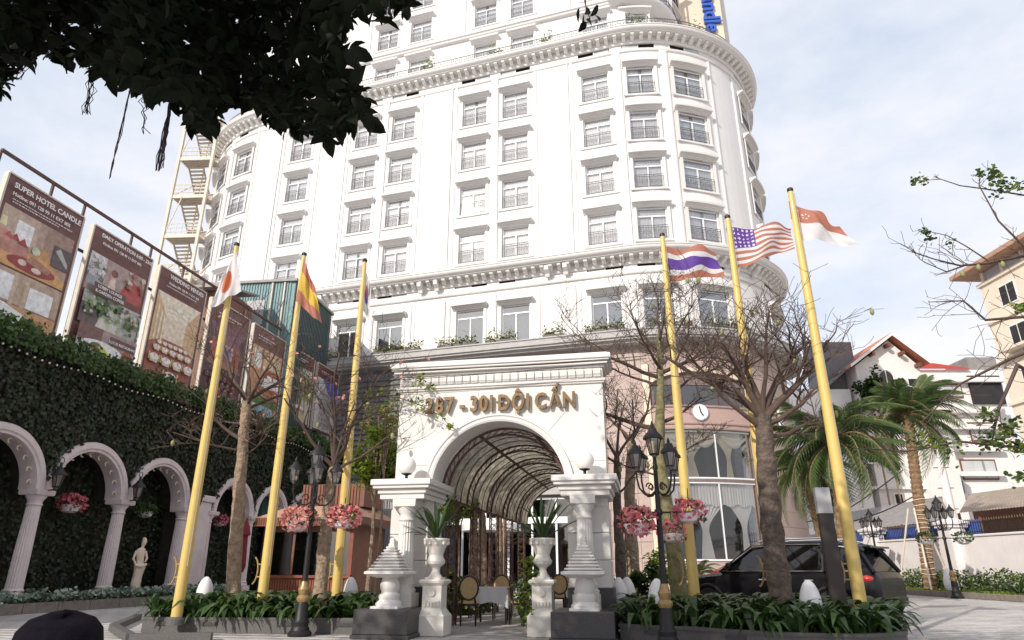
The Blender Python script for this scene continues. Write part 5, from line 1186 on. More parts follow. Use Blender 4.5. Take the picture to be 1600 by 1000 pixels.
# the two side baskets hang from the crossbar
# ---- flagpoles and flags
FH = 8.2
def flag_grid(c4, nu, nv, pat, mats, name, wave, seed):
    HT, HB, FT, FB = [Vector(c) for c in c4]; r = random.Random(seed); ph = r.uniform(0, 6); q = MB(); nrm = ((HB - HT).cross(FT - HT)).normalized(); ln = (FT - HT).length
    for j in range(nv + 1):
        for i in range(nu + 1):
            u, v = i / nu, j / nv; p = (HT * (1 - u) + FT * u) * (1 - v) + (HB * (1 - u) + FB * u) * v
            a = wave * ln * min(1, u * 2.2); p = p + nrm * a * (math.sin(u * 9 + v * 2.6 + ph) + .45 * math.sin(u * 17 - v * 6 + ph)) + Vector((0, 0, a * .55 * math.sin(u * 8 + 1 + ph) + .25 * a * math.sin(v * 9 + u * 12)))
            q.v.append(tuple(p))
    for j in range(nv):
        for i in range(nu): a = j * (nu + 1) + i; q.f.append((a, a + 1, a + nu + 2, a + nu + 1)); q.mi.append(pat((i + .5) / nu, (j + .5) / nv))
    return q.mesh(name, mats, 80)
for k, c in {'f_white': (.78, .76, .77), 'f_red': (.55, .13, .08), 'f_orange': (.70, .20, .10), 'f_blue': (.10, .05, .30), 'f_yellow': (.72, .50, .08), 'f_purple': (.14, .06, .36), 'f_rust': (.50, .20, .14)}.items(): mat(k, c, .7, .06, 4, trans=.35)
def star_p(u, v):
    if u < .42 and v < .54:
        a = (u / .42 * 6) % 1; b = (v / .54 * 5) % 1; return 0 if (a - .5) ** 2 + (b - .5) ** 2 < .06 else 2
    return 1 if int(v * 13) % 2 == 0 else 0
def kr_p(u, v):
    x, y = (u - .5) * 1.5, v - .5; r_ = math.hypot(x, y)
    if r_ < .25: return 1 if y < .06 * math.sin(x * 12) else 2
    for cx, cy_ in ((-.5, -.3), (.5, -.3), (-.5, .3), (.5, .3)):
        if abs(x - cx) < .12 and abs(y - cy_) < .1 and int((x - cx + .12) * 25) % 2 == 0: return 3
    return 0
def sg_p(u, v):
    if v < .5:
        if math.hypot((u - .17) * 1.5, v - .25) < .14 and math.hypot((u - .21) * 1.5, v - .25) > .125: return 0
        if any(math.hypot((u - .29 - .05 * math.cos(a)) * 1.5, v - .25 - .07 * math.sin(a)) < .022 for a in (0, 1.26, 2.5, 3.77, 5.03)): return 0
        return 1
    return 0
FL = [('JP', (370, 385), ((369, 392), (377, 455), (343, 440), (328, 482)), lambda u, v: 1 if math.hypot((u - .5) * 1.5, v - .5) < .3 else 0, ['f_white', 'f_orange'], .05, 'leftmost yellow flagpole, carrying the white flag with a red disc', 'drooping white flag with a red disc'),
      ('ES', (475, 400), ((475, 405), (462, 470), (492, 450), (503, 507)), lambda u, v: 1 if .27 < v < .73 else 0, ['f_rust', 'f_yellow'], .06, 'yellow flagpole second from the left, before the kiosk', 'drooping red and yellow flag on the second pole'),
      ('KR', (570, 410), ((570, 418), (563, 478), (580, 450), (577, 503)), kr_p, ['f_white', 'f_red', 'f_blue', 'black'], .05, 'yellow flagpole nearest the gate on its left side', 'limp white flag with dark marks left of the gate'),
      ('TH', (1035, 370), ((1031, 385), (1038, 440), (1118, 389), (1132, 431)), lambda u, v: 0 if (v < .167 or v > .833) else (1 if (v < .333 or v > .667) else 2), ['f_rust', 'f_white', 'f_purple'], .055, 'yellow flagpole nearest the gate on its right side', 'waving flag of red, white and purple stripes'),
      ('US', (1137, 342), ((1134, 356), (1147, 420), (1238, 352), (1241, 388)), star_p, ['f_white', 'f_rust', 'f_purple'], .05, 'middle yellow flagpole of the right hand three', 'waving striped flag with white stars on purple'),
      ('SG', (1235, 300), ((1232, 314), (1241, 373), (1312, 350), (1338, 384)), sg_p, ['f_white', 'f_rust'], .06, 'rightmost and tallest looking yellow flagpole', 'waving flag red above and white below, at the far right')]
pmh = MB().lathe([(.105, .2), (.10, 1.2), (.095, 3.), (.075, 6.), (.05, FH)], 18).mesh('pole', 'yellow_pole', 40); ph_ = MB().lathe([(.05, FH), (.06, FH + .02), (.06, FH + .07), (.02, FH + .10)], 12).mesh('cap', 'iron')
pf = MB().lathe([(.17, .15), (.17, .26), (.11, .3)], 18).mesh('foot', 'granite_grey')
cl = MB().tube([(-.30 + .13 * math.cos(a), 0, 1.12 + .27 * math.sin(a)) for a in np.linspace(-1.25, 1.25, 12)], .018, 6).tube([(-.09, 0, 1.24), (-.19, 0, 1.24)], .016, 6).tube([(-.09, 0, 1.0), (-.19, 0, 1.0)], .016, 6).mesh('cleat', 'brass')
rp_ = MB().tube([(.09, -.05, 1.2), (.06, -.03, FH - .05)], .007, 3).mesh('halyard', 'grey_panel')
for (nm, top, c4, pat, mats, wv_, lb, flb) in FL:
    d = ray(*top); b = O + d * ((FH - H) / d.z); t = thing('flagpole', lb, 'flagpole', (b.x, b.y, .0), 0, 'yellow flagpoles')
    for n_, m_ in (('pole', pmh), ('cap', ph_), ('foot', pf), ('cleat', cl), ('halyard', rp_)): put(n_, m_, t)
    pl_n = Vector((-sy, cy, 0)) if nm in ('TH', 'US', 'SG') else Vector((-sy * .9 - .25, cy, 0)).normalized()
    fw_ = Vector((.03, -.16, 0)) if nm in ('JP', 'ES') else Vector((0, 0, 0))
    w4 = [AP(u, v, Vector((b.x, b.y, 0)) + fw_, pl_n) for u, v in c4]; base = Vector((b.x, b.y, w4[1].z))
    fm = flag_grid([p - base for p in w4], 60, 39, pat, mats, 'flag', wv_, len(nm) + int(b.x * 3))
    tag(put('flag', fm, None, base), flb, 'flag', 'flags on the yellow poles')
mat('black_brown', (.035, .026, .022), .6, .2, 4)
# ---- dark totem post
p = AY(1318, 985, 12.25); zt_ = AY(1290, 762, 12.25).z
t = thing('dark_post', 'flat dark post with a pale grey top between the thick trunk and rightmost flagpole', 'post', (p.x, 12.25, .2), R(6)); zz = zt_ - .2
MB().box(-.115, .115, -.05, .05, 0, zz - .42, .008).obj('shaft', 'black_brown', t); MB().box(-.118, .118, -.055, .055, zz - .42, zz, .006).obj('head', 'grey_panel', t)
# ================================================================== bare trees
def grow(q, p, d, L_, r, lev, rnd, tips, up=.12, maxlev=3, kids=(5, 4, 3)):
    n = 5 if lev < 2 else 4; pts = [p.copy()]; rad = [r]; cur = p.copy(); dv = d.normalized()
    for i in range(n):
        dv = (dv + Vector((rnd.gauss(0, .16), rnd.gauss(0, .16), rnd.gauss(0, .12) + up * (.5 if lev == 0 else .25)))).normalized()
        cur = cur + dv * L_ / n; pts.append(cur.copy()); rad.append(r * (1 - .68 * (i + 1) / n))
    q.tube(pts, [max(x, .0045) for x in rad], 6 if lev < 1 else (5 if lev < 2 else 3), caps=False)
    if lev >= maxlev: tips.append(pts[-1]); return
    for k in range(kids[min(lev, len(kids) - 1)]):
        t = rnd.uniform(.3, 1.0); i = min(n - 1, int(t * n)); f = t * n - i; b = pts[i].lerp(pts[i + 1], f)
        a = rnd.uniform(0, 2 * PI); side = Vector((math.cos(a), math.sin(a), rnd.uniform(-.35, .8))); nd = (dv * .75 + side * .9).normalized()
        grow(q, b, nd, L_ * rnd.uniform(.42, .66), max(r * (1 - .6 * t) * .55, .005), lev + 1, rnd, tips, up, maxlev, kids)
fruit_m = MB().lathe([(.008, 0), (.032, .03), (.042, .07), (.034, .11), (.006, .14)], 10).mesh('fruit', 'fruit', 60)
def bare_tree(label, px, Y, r0, r1, limbs, seed, bark='bark', twig='twig', fruits=0, blossoms=0, dy=0., kids=(5, 4, 3), leaves=0, leafm='leaf_lime', up=.12, group='bare floss silk trees', maxlev=3):
    """px: trunk pixels base..fork on the plane y = Y;  limbs: (t on trunk, azimuth deg, elevation deg, length, radius)"""
    rnd = random.Random(seed); W = [AY(u, v, Y + dy * i / max(1, len(px) - 1)) for i, (u, v) in enumerate(px)]
    W[0].z = min(W[0].z, .2); base = Vector((W[0].x, W[0].y, 0.)); W = [w_ - base for w_ in W]; W[0].z = .1
    t = thing('bare_tree', label, 'tree', base, 0, group)
    pts = []; 
    for i in range(len(W) - 1):
        for k in range(11): pts.append(W[i].lerp(W[i + 1], k / 11) + Vector((rnd.gauss(0, .006), rnd.gauss(0, .006), 0)))
    pts.append(W[-1]); m = len(pts); rad = [(r0 + (r1 - r0) * i / (m - 1)) * (1 + .25 * math.exp(-i * .4)) * rnd.uniform(.94, 1.06) for i in range(m)]
    tq = MB().tube(pts, rad, 14); tq.v = [tuple(Vector(v_) + Vector((rnd.gauss(0, .006), rnd.gauss(0, .006), 0))) for v_ in tq.v]; tq.obj('trunk', bark, t, smooth=75)
    q = MB(); q2 = MB(); tips = []
    for (tt, az_, el, L_, r) in limbs:
        i = min(m - 2, int(tt * (m - 1))); p = pts[i].lerp(pts[i + 1], tt * (m - 1) - i); a, e = R(az_), R(el)
        grow(q, p, Vector((math.cos(a) * math.cos(e), math.sin(a) * math.cos(e), math.sin(e))), L_, r, 0, rnd, tips, up, maxlev, kids)
    q.obj('crown', twig, t, smooth=60)
    for k in range(fruits):
        if tips: p = rnd.choice(tips); put('fruit', fruit_m, t, (p.x, p.y, p.z - .15)); 
    if blossoms and tips:
        pos = np.array([rnd.choice(tips) + Vector((rnd.gauss(0, .04), rnd.gauss(0, .04), rnd.gauss(0, .04))) for _ in range(blossoms)]); n = len(pos)
        fv = [(0, 0, 0), (.5, .2, .12), (.35, .8, .1), (0, .55, 0), (-.35, .8, .1), (-.5, .2, .12), (-.4, -.45, .12), (0, -.7, .1), (.4, -.45, .12)]; ff = [(0, 1, 2, 3), (0, 3, 4, 5), (0, 5, 6, 7), (0, 7, 8, 1)]
        tag(scatter('blossoms', fv, ff, xf(rotmats(n, PI), rng.uniform(.05, .09, n), pos), 'salmon_petal', parent=t), kind='stuff')
    if leaves and tips:
        pos = np.array([rnd.choice(tips) + Vector((rnd.gauss(0, .13), rnd.gauss(0, .13), rnd.gauss(-.02, .12))) for _ in range(leaves)]); n = len(pos)
        tag(scatter('foliage', np.array(LEAF_V) * [1.5, 1, 1], LEAF_F, xf(rotmats(n, 1.3), rng.uniform(.06, .12, n), pos), [leafm, 'leaf_mid'], (rng.random(n) < .25).astype(int), t), kind='stuff')
    return t
bare_tree('bare tree with warped pale trunk between the two leftmost flagpoles', [(366, 930), (372, 800), (380, 690), (386, 625)], 13.3, .15, .10,
    [(1, 100, 62, 1.7, .05), (1, 175, 28, 2.2, .055), (1, 10, 30, 1.8, .05), (.98, 250, 40, 1.5, .04), (.95, 330, 45, 1.7, .04), (.92, 60, 35, 1.5, .04), (.68, 178, 24, 1.5, .05), (.66, 0, 20, .9, .035), (.62, 200, 5, 1.5, .03), (.6, 350, 10, 1.2, .025), (.8, 165, 10, 1.3, .03), (.8, 20, 15, .9, .03)], 3, fruits=7, blossoms=26)
bare_tree('bare forked tree with pale trunk right behind the left lamp post', [(500, 930), (508, 840), (516, 760), (522, 730)], 13.1, .135, .10,
    [(1, 160, 62, 1.6, .055), (1, 20, 66, 2.2, .06), (1, 200, 60, 1.8, .05), (.95, 60, 70, 2.0, .045), (.9, 350, 40, 1.6, .04), (.92, 280, 55, 1.5, .04), (1, 10, 78, 2.5, .045)], 8, fruits=5, blossoms=26, kids=(4, 4, 3))
bare_tree('tall bare tree with mossy stem behind the right lamp post', [(1066, 930), (1052, 850), (1030, 720), (1032, 600), (1030, 520)], 14.5, .20, .045,
    [(.6, 178, 10, 2.1, .06), (.62, 30, 20, 1.2, .05), (.78, 185, 18, 2.0, .05), (.80, 5, 20, 1.9, .05), (.82, 250, 25, 1.5, .04), (.84, 90, 20, 1.6, .04), (.9, 160, 40, 1.4, .035), (.9, 20, 35, 1.5, .035), (.95, 300, 50, 1.2, .03), (1, 90, 80, 1.0, .03), (.45, 170, 20, 1.0, .03), (.7, 340, 12, 1.6, .035), (.74, 200, 8, 1.6, .035), (.5, 10, 25, 1.0, .03)], 13, bark='bark_green', fruits=12, kids=(6, 5, 3))
bare_tree('thick trunked bare tree leaning before the black car', [(1224, 950), (1212, 880), (1200, 760), (1192, 650)], 12.55, .215, .15,
    [(1, 165, 48, 2.1, .085), (1, 185, 62, 1.7, .07), (1, 30, 55, 1.9, .08), (1, 90, 76, 1.9, .07), (.98, 5, 42, 2.1, .08), (.95, 350, 30, 1.5, .06), (.97, 260, 50, 1.4, .05), (.9, 10, 12, 1.3, .05), (1, 60, 70, 2.0, .05), (.93, 195, 30, 1.6, .05)], 21, bark='bark_dark', fruits=12, kids=(6, 5, 3))
bare_tree('slender dark trunk standing right beside the gate', [(972, 930), (968, 850), (964, 780), (964, 715)], 15.6, .13, .07,
    [(1, 150, 40, 1.5, .04), (1, 40, 50, 1.6, .04), (.95, 200, 30, 1.3, .03), (.7, 20, 40, 1.2, .03), (1, 90, 70, 1.4, .04)], 34, bark='bark_dark', kids=(4, 4, 3))
bare_tree('pale smooth trunk between the gate and the right lamp post', [(992, 925), (986, 850), (984, 760), (986, 690)], 17., .19, .10,
    [(1, 150, 55, 1.6, .05), (1, 20, 50, 1.6, .05), (.95, 280, 40, 1.3, .04), (.9, 90, 60, 1.5, .04)], 35, bark='bark', kids=(4, 4, 3))
for i, (u0, u1, Y, lb) in enumerate([(738, 742, 17.5, 'straight tan trunk seen through the gate, behind the first chair'), (756, 752, 18.6, 'second tan trunk seen through the gate, right of the first'), (781, 779, 18.2, 'tan trunk seen in the middle of the gate opening'), (790, 787, 19.6, 'thin pale trunk leaning beside the middle trunk in the gate')]):
    Y = AX(u0, 860, -4.75).y
    bare_tree(lb, [(u0, 905), ((u0 + u1) / 2, 830), (u1, 770), (u1 + 2, 735)], Y, .12 if i != 3 else .07, .09 if i != 3 else .05, [(1, 120 + 60 * i, 45, 1.2, .03), (.9, 300, 40, 1.1, .03), (1, 20, 50, 1.2, .03)], 40 + i, kids=(3, 3, 3), leaves=500, leafm='leaf_lime', group='trees behind the gate', maxlev=2)
# yellow-green leafy tree left of the gate
def leafy(label, name, c, rx, ry, rz_, n, mats, w, size, trunk, cat='tree', clumps=26, seed=1, group=None):
    r = random.Random(seed); t = thing(name, label, cat, (c[0], c[1], 0), 0, group); cl_ = []
    for _ in range(clumps):
        v = Vector((r.gauss(0, 1), r.gauss(0, 1), r.gauss(0, 1))).normalized() * r.uniform(.35, 1.); cl_.append((v.x * rx, v.y * ry, c[2] + v.z * rz_, r.uniform(.22, .42)))
    pos = []
    for _ in range(n):
        a = r.choice(cl_); v = Vector((r.gauss(0, 1), r.gauss(0, 1), r.gauss(0, 1))).normalized() * (r.random() ** .5); pos.append((a[0] + v.x * a[3] * rx, a[1] + v.y * a[3] * ry, a[2] + v.z * a[3] * rz_))
    mi = rng.choice(len(mats), n, p=w); tag(scatter('crown', np.array(LEAF_V) * [1.5, 1, 1], LEAF_F, xf(rotmats(n, 1.2), rng.uniform(size * .7, size * 1.3, n), np.array(pos)), mats, mi, t), kind='stuff')
    q = MB(); q.tube([(0, 0, 0), (.05, 0, c[2] * .5), (0, 0, c[2])], [trunk, trunk * .8, trunk * .5], 8)
    for a in cl_[::2]: q.tube([(0, 0, c[2] * .7), (a[0] * .5, a[1] * .5, c[2] * .8 + a[2] * .2), a[:3]], [trunk * .4, trunk * .25, .008], 5, caps=False)
    q.obj('trunk', 'bark', t); return t
p = AY(588, 715, 17.0); leafy('yellow green leafy tree between kiosk and gate', 'leafy_tree', (p.x, 17.0, p.z), 1.0, .9, 1.05, 5200, ['leaf_lime', 'leaf_mid'], [.78, .22], .10, .07, seed=4)
p = AY(600, 650, 16.4); leafy('sparse reddish green shrub branches above the yellow green tree', 'leafy_tree', (p.x, 16.6, p.z), .65, .6, .55, 700, ['leaf_lime', 'pink_petal'], [.9, .1], .08, .04, clumps=14, seed=5)
p = AY(706, 790, 16.6); leafy('light green foliage inside the gate, left of the first trunk', 'leafy_tree', (p.x, 17.2, p.z), .55, .5, .6, 1500, ['leaf_lime', 'leaf_mid'], [.8, .2], .09, .05, seed=6)
# leafy sprig hanging before the gate
sg_ = thing('leafy_branch', 'thin branch of bright lime leaves crossing the gate front, growing from the forked tree', 'branch', AY(570, 640, 13.2)); o_ = sg_.location
pp = [AY(u, v, 13.15) - o_ for u, v in ((560, 700), (572, 640), (590, 618), (625, 622), (655, 632), (690, 650), (705, 670))]
MB().tube(pp, [.02, .016, .013, .011, .009, .007, .004], 5).obj('stem', 'twig', sg_)
pos = []
for u, v, s_ in ((575, 615, 8), (600, 612, 10), (622, 618, 12), (650, 628, 10), (658, 590, 8), (655, 603, 8), (672, 608, 5), (690, 652, 6), (704, 668, 4), (662, 640, 8), (612, 625, 9)):
    for _ in range(16): pos.append(AY(u + rng.normal(0, s_ * .6), v + rng.normal(0, s_ * .5), 13.15 + rng.normal(0, .06)) - o_)
n = len(pos); tag(scatter('foliage', np.array(LEAF_V) * [1.5, 1, 1], LEAF_F, xf(rotmats(n, 1.2), rng.uniform(.06, .11, n), np.array(pos)), ['leaf_lime', 'leaf_mid'], (rng.random(n) < .15).astype(int), sg_), kind='stuff')
# ================================================================== foreground ficus (top left), trunk outside the frame
fic = thing('ficus_tree', 'large dark leaved ficus overhanging the top left corner with hanging aerial roots', 'tree', (-6.2, .6, 0)); fo = fic.location
POLY = [(-60, -60), (-60, 150), (0, 140), (22, 100), (60, 78), (95, 95), (140, 85), (160, 118), (205, 120), (225, 150), (255, 158), (285, 150), (305, 205), (330, 200), (345, 160), (375, 158), (400, 165), (425, 185), (460, 210), (490, 190), (520, 225), (535, 195), (528, 165), (560, 190), (575, 168), (545, 130), (528, 100), (545, 92), (552, 70), (530, 45), (545, 20), (575, 25), (598, 40), (590, 8), (640, 12), (650, -60)]
def inpoly(x, y):
    c = False; j = len(POLY) - 1
    for i in range(len(POLY)):
        (xi, yi), (xj, yj) = POLY[i], POLY[j]
        if (yi > y) != (yj > y) and x < (xj - xi) * (y - yi) / (yj - yi) + xi: c = not c
        j = i
    return c
edge, inner = [], []
while len(inner) < 4600:
    u, v = rng.uniform(-60, 650), rng.uniform(-60, 230)
    if not inpoly(u, v): continue
    dmin = min(math.hypot(u - a, v - b) for a, b in POLY[2:-1])
    # lower rim closer to the lens, the mass behind it deeper: a sloping crown
    D = rng.uniform(3.7, 6.2) + .5 * math.sin(u * .02)
    p = AD(u, v, D) - fo
    inner.append(p); 
    if dmin < 30 and len(edge) < 290: edge.append(p)
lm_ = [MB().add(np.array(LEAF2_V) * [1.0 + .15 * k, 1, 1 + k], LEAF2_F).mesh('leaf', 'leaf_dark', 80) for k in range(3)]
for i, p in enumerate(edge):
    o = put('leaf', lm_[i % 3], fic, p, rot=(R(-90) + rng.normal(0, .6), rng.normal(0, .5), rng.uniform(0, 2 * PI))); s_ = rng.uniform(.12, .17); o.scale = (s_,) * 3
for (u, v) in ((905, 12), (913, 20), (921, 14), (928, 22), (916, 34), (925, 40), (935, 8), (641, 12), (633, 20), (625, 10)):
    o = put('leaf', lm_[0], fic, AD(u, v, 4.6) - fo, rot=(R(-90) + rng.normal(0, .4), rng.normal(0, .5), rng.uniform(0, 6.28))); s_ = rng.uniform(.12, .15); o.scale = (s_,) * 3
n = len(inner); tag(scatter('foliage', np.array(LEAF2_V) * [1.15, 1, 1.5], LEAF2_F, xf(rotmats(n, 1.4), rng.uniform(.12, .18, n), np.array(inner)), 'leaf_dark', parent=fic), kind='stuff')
# unseen rest of the crown, added over and behind the camera to cast shade
pos = []
while len(pos) < 9000:
    x, y, z = rng.uniform(-11, 2.2), rng.uniform(-5, 4.5), rng.uniform(5.2, 9.5)
    if ((x + 5) / 7) ** 2 + ((y + .3) / 5.) ** 2 + ((z - 7) / 2.4) ** 2 > 1: continue
    dd = Vector((x, y, z)) - O; Yv = dd.dot(VD); dep = Yv * cp + dd.z * sp
    if dep > .3:
        uu = 800 + F * (cy * dd.x + sy * dd.y) / dep; vv = 500 - F * (-Yv * sp + dd.z * cp) / dep
        if -30 < uu < 1640 and vv > -30 and not inpoly(uu, vv): continue
    pos.append((x - fo.x, y - fo.y, z))
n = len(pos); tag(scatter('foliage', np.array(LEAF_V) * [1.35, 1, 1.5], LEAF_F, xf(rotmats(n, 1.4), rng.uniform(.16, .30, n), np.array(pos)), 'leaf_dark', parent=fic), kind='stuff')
q = MB(); q.tube([(0, 0, 0), (.1, .1, 1.5), (.2, 0, 3.2), (.5, .2, 4.6)], [.5, .4, .36, .3], 14); q.obj('trunk', 'bark_dark', fic, smooth=60)
q = MB(); rnd = random.Random(5); tips = []
for (u, v, D) in ((60, 20, 4.8), (200, 60, 5.0), (330, 90, 5.0), (450, 120, 5.2), (540, 60, 5.2), (620, 5, 5.2), (300, -30, 4.5), (910, -20, 4.8)):
    e = AD(u, v, D) - fo; s_ = Vector((.5, .2, 4.5)); m1 = s_.lerp(e, .4) + Vector((0, 0, .9)); m2 = s_.lerp(e, .75) + Vector((0, 0, .5)); q.tube([s_, m1, m2, e], [.16, .08, .04, .012], 8)
q.tube([AD(912, -20, 4.8) - fo, AD(915, 10, 4.7) - fo, AD(922, 30, 4.6) - fo], [.012, .008, .004], 5)
q.obj('limbs', 'bark_dark', fic, smooth=60)
mat('aerial', (.10, .075, .10), .8, .3, 10)
for (u0, v0, u1, v1, k, sprd) in ((145, 95, 137, 180, 9, 10), (208, 120, 172, 280, 4, 3), (272, 130, 248, 268, 16, 5), (8, 80, 0, 160, 7, 4), (225, 150, 226, 210, 3, 12), (48, 90, 30, 125, 4, 12), (270, 135, 255, 240, 10, 4)):
    D = rng.uniform(4.6, 5.4); q = MB()
    for j in range(k):
        pts = []
        for i in range(8):
            t_ = i / 7; u = u0 + (u1 - u0) * t_ + rng.normal(0, sprd * .35) * (1 if 0 < t_ else .4) + (j - k / 2) * sprd * .12 * t_; v = v0 + (v1 - v0) * t_ * rng.uniform(.96, 1.0); pts.append(AD(u, v, D + rng.normal(0, .02)) - fo)
        q.tube(pts, .004, 3, caps=False)
    q.obj('aerial_roots', 'aerial', fic)
# ================================================================== branches of a tree outside the right edge
rt = thing('edge_tree', 'bare tree outside the right edge whose branches with leaf clusters reach into view', 'tree', (9.2, 8.6, 0)); ro = rt.location
MB().tube([(0, 0, 0), (-.1, 0, 2), (-.2, .1, 4.2)], [.22, .18, .14], 12).obj('trunk', 'bark', rt)
q = MB(); rnd = random.Random(9); tips = []
def pl(px, D, r0, r1, sub=3, sl_=.5):
    W = [AD(u, v, D) - ro for u, v in px]; k = len(W); q.tube(W, [r0 + (r1 - r0) * i / (k - 1) for i in range(k)], 6, caps=False)
    for i in range(k - 1):
        for _ in range(sub):
            b = W[i].lerp(W[i + 1], rnd.random()); d = (W[i + 1] - W[i]).normalized() + Vector((rnd.gauss(0, .6), rnd.gauss(0, .6), rnd.gauss(.1, .6))); grow(q, b, d, sl_ * rnd.uniform(.4, 1.1), .008, 2, rnd, tips, .1, 3, (3, 3, 2))
st_ = Vector((-.2, .1, 4.1)) + ro
pl([(1640, 420), (1600, 385), (1560, 345), (1530, 290), (1530, 272)], 11, .03, .006, 2, .5)
pl([(1640, 300), (1600, 305), (1545, 296), (1500, 290), (1470, 280), (1425, 283)], 11, .02, .005, 1, .3)
pl([(1660, 370), (1600, 400), (1540, 412), (1500, 415), (1460, 405), (1422, 393)], 11, .035, .006, 3, .6)
pl([(1545, 408), (1510, 385), (1480, 368), (1435, 358)], 11, .016, .005, 1, .3)
pl([(1510, 414), (1480, 425), (1445, 410), (1436, 404)], 11, .014, .005, 2, .5)
pl([(1680, 560), (1600, 495), (1540, 500), (1505, 470), (1450, 472)], 11, .04, .006, 4, .8)
pl([(1700, 560), (1640, 600), (1590, 570), (1560, 640), (1550, 690)], 10, .06, .01, 3, .8)
pl([(1680, 520), (1580, 560), (1500, 600), (1440, 660)], 10.5, .04, .008, 4, .8)
pl([(1700, 690), (1600, 700), (1500, 690), (1420, 705), (1330, 700)], 10, .03, .005, 4, .6)
for u, v, D in ((1700, 560, 10), (1660, 370, 11), (1640, 420, 11), (1640, 300, 11), (1680, 560, 11), (1680, 520, 10.5), (1700, 690, 10)):
    e = AD(u, v, D) - ro; s_ = Vector((-.2, .1, 4.0)); q.tube([s_, s_.lerp(e, .5) + Vector((0, 0, .3)), e], [.10, .07, .045], 8)
q.obj('branches', 'twig', rt, smooth=60)
pos = []
for u, v, s_, k, D in ((1440, 282, 10, 24, 11), (1430, 283, 6, 14, 11), (1530, 270, 7, 26, 11), (1553, 268, 8, 36, 11), (1555, 278, 9, 26, 11), (1565, 292, 16, 60, 11), (1590, 290, 12, 40, 11), (1445, 362, 9, 26, 11), (1458, 372, 9, 24, 11), (1480, 382, 8, 12, 11), (1555, 690, 22, 90, 10), (1580, 668, 20, 80, 10), (1540, 650, 16, 50, 10), (1595, 700, 14, 60, 10), (1595, 480, 10, 50, 10.5), (1592, 745, 14, 40, 10), (1480, 700, 22, 60, 10), (1440, 690, 20, 40, 10)):
    for _ in range(k): pos.append(AD(u + rng.normal(0, s_ * .55), v + rng.normal(0, s_ * .4), D + rng.normal(0, .12)) - ro)
n = len(pos); tag(scatter('foliage', np.array(LEAF_V) * [1.4, 1, 1], LEAF_F, xf(rotmats(n, 1.3), rng.uniform(.06, .11, n), np.array(pos)), ['leaf_mid', 'leaf_lime'], (rng.random(n) < .3).astype(int), rt), kind='stuff')
for u, v in ((1530, 423), (1568, 418), (1505, 433)): put('fruit', fruit_m, rt, AD(u, v, 11) - ro)
# ================================================================== hanging cables
cbl = thing('overhead_cables', 'thin black cables crossing in front of the gate cornice', 'cables', AY(780, 575, 13.1)); co = cbl.location
for (u0, v0, u1, v1, sag) in ((480, 588, 1010, 556, 3), (490, 600, 1010, 560, 5), (520, 580, 960, 562, 4)):
    MB().tube([AY(u0 + (u1 - u0) * i / 12, v0 + (v1 - v0) * i / 12 + sag * (1 - (i / 6 - 1) ** 2), 13.12) - co for i in range(13)], .007, 4).obj('cable', 'iron', cbl)
# plants on the hotel ring and terrace
def tuft(label, s, off, z, w_, h_, n, mats, wts, name='balcony_plant'):
    p = hotel.matrix_basis @ P(s, off, z); t = thing(name, label, 'plant', p, -HA + TH(s), 'plants on the hotel ledges'); pos = np.stack([rng.uniform(-w_ / 2, w_ / 2, n), rng.normal(0, .12, n), np.abs(rng.normal(0, h_ * .5, n)) + .12], 1)
    MB().box(-w_ / 2, w_ / 2, -.14, .14, 0, .16).obj('trough', 'granite_grey', t)
    tag(scatter('foliage', np.array(LEAF_V) * [.8, 1, 1], LEAF_F, xf(rotmats(n, 1.2), rng.uniform(.10, .24, n), pos), mats, rng.choice(len(mats), n, p=wts), t), kind='stuff')
for s, w_, lb in ((-10.9, 2.2, 'dry ledge plants under the leftmost window of the lower row'), (-6.9, 2.6, 'yellowish ledge plants left of the gate top'), (-1.7, 3.2, 'ledge plants under the first window right of the centre panel'), (2.2, 2.4, 'tufted ledge plants just above the gate'), (4.9, 1.8, 'ledge plants right of the windows above the gate'), (8.0, 1.2, 'small ledge plant clump near the rounded corner'), (10.9, 2.2, 'ledge plants beneath the first rounded corner window'), (14.2, 2.2, 'bare twiggy ledge plants behind the flag pole'), (17.2, 2.4, 'bright ledge plants under the last corner window')):
    tuft(lb, s, .78, 13.14, w_, .5, int(150 * w_), ['leaf_lime', 'bark', 'leaf_mid'], [.4, .35, .25])
for s, w_, h_, lb in ((4.1, 1.0, .9, 'yellow green terrace plant at the upper railing'), (-.9, 1.0, 1.3, 'tall terrace plant left of the upper windows'), (7.9, .7, 1.2, 'small palm like terrace plant'), (14.0, 1.2, 1.0, 'terrace plant at the start of the rounded corner'), (18.3, 1.6, 1.2, 'round terrace bush under the sign'), (-15.2, 1.2, .8, 'terrace plant beside the fire escape')):
    tuft(lb, s, .2, 33.88, w_, h_, 220, ['leaf_lime', 'leaf_mid'], [.6, .4])
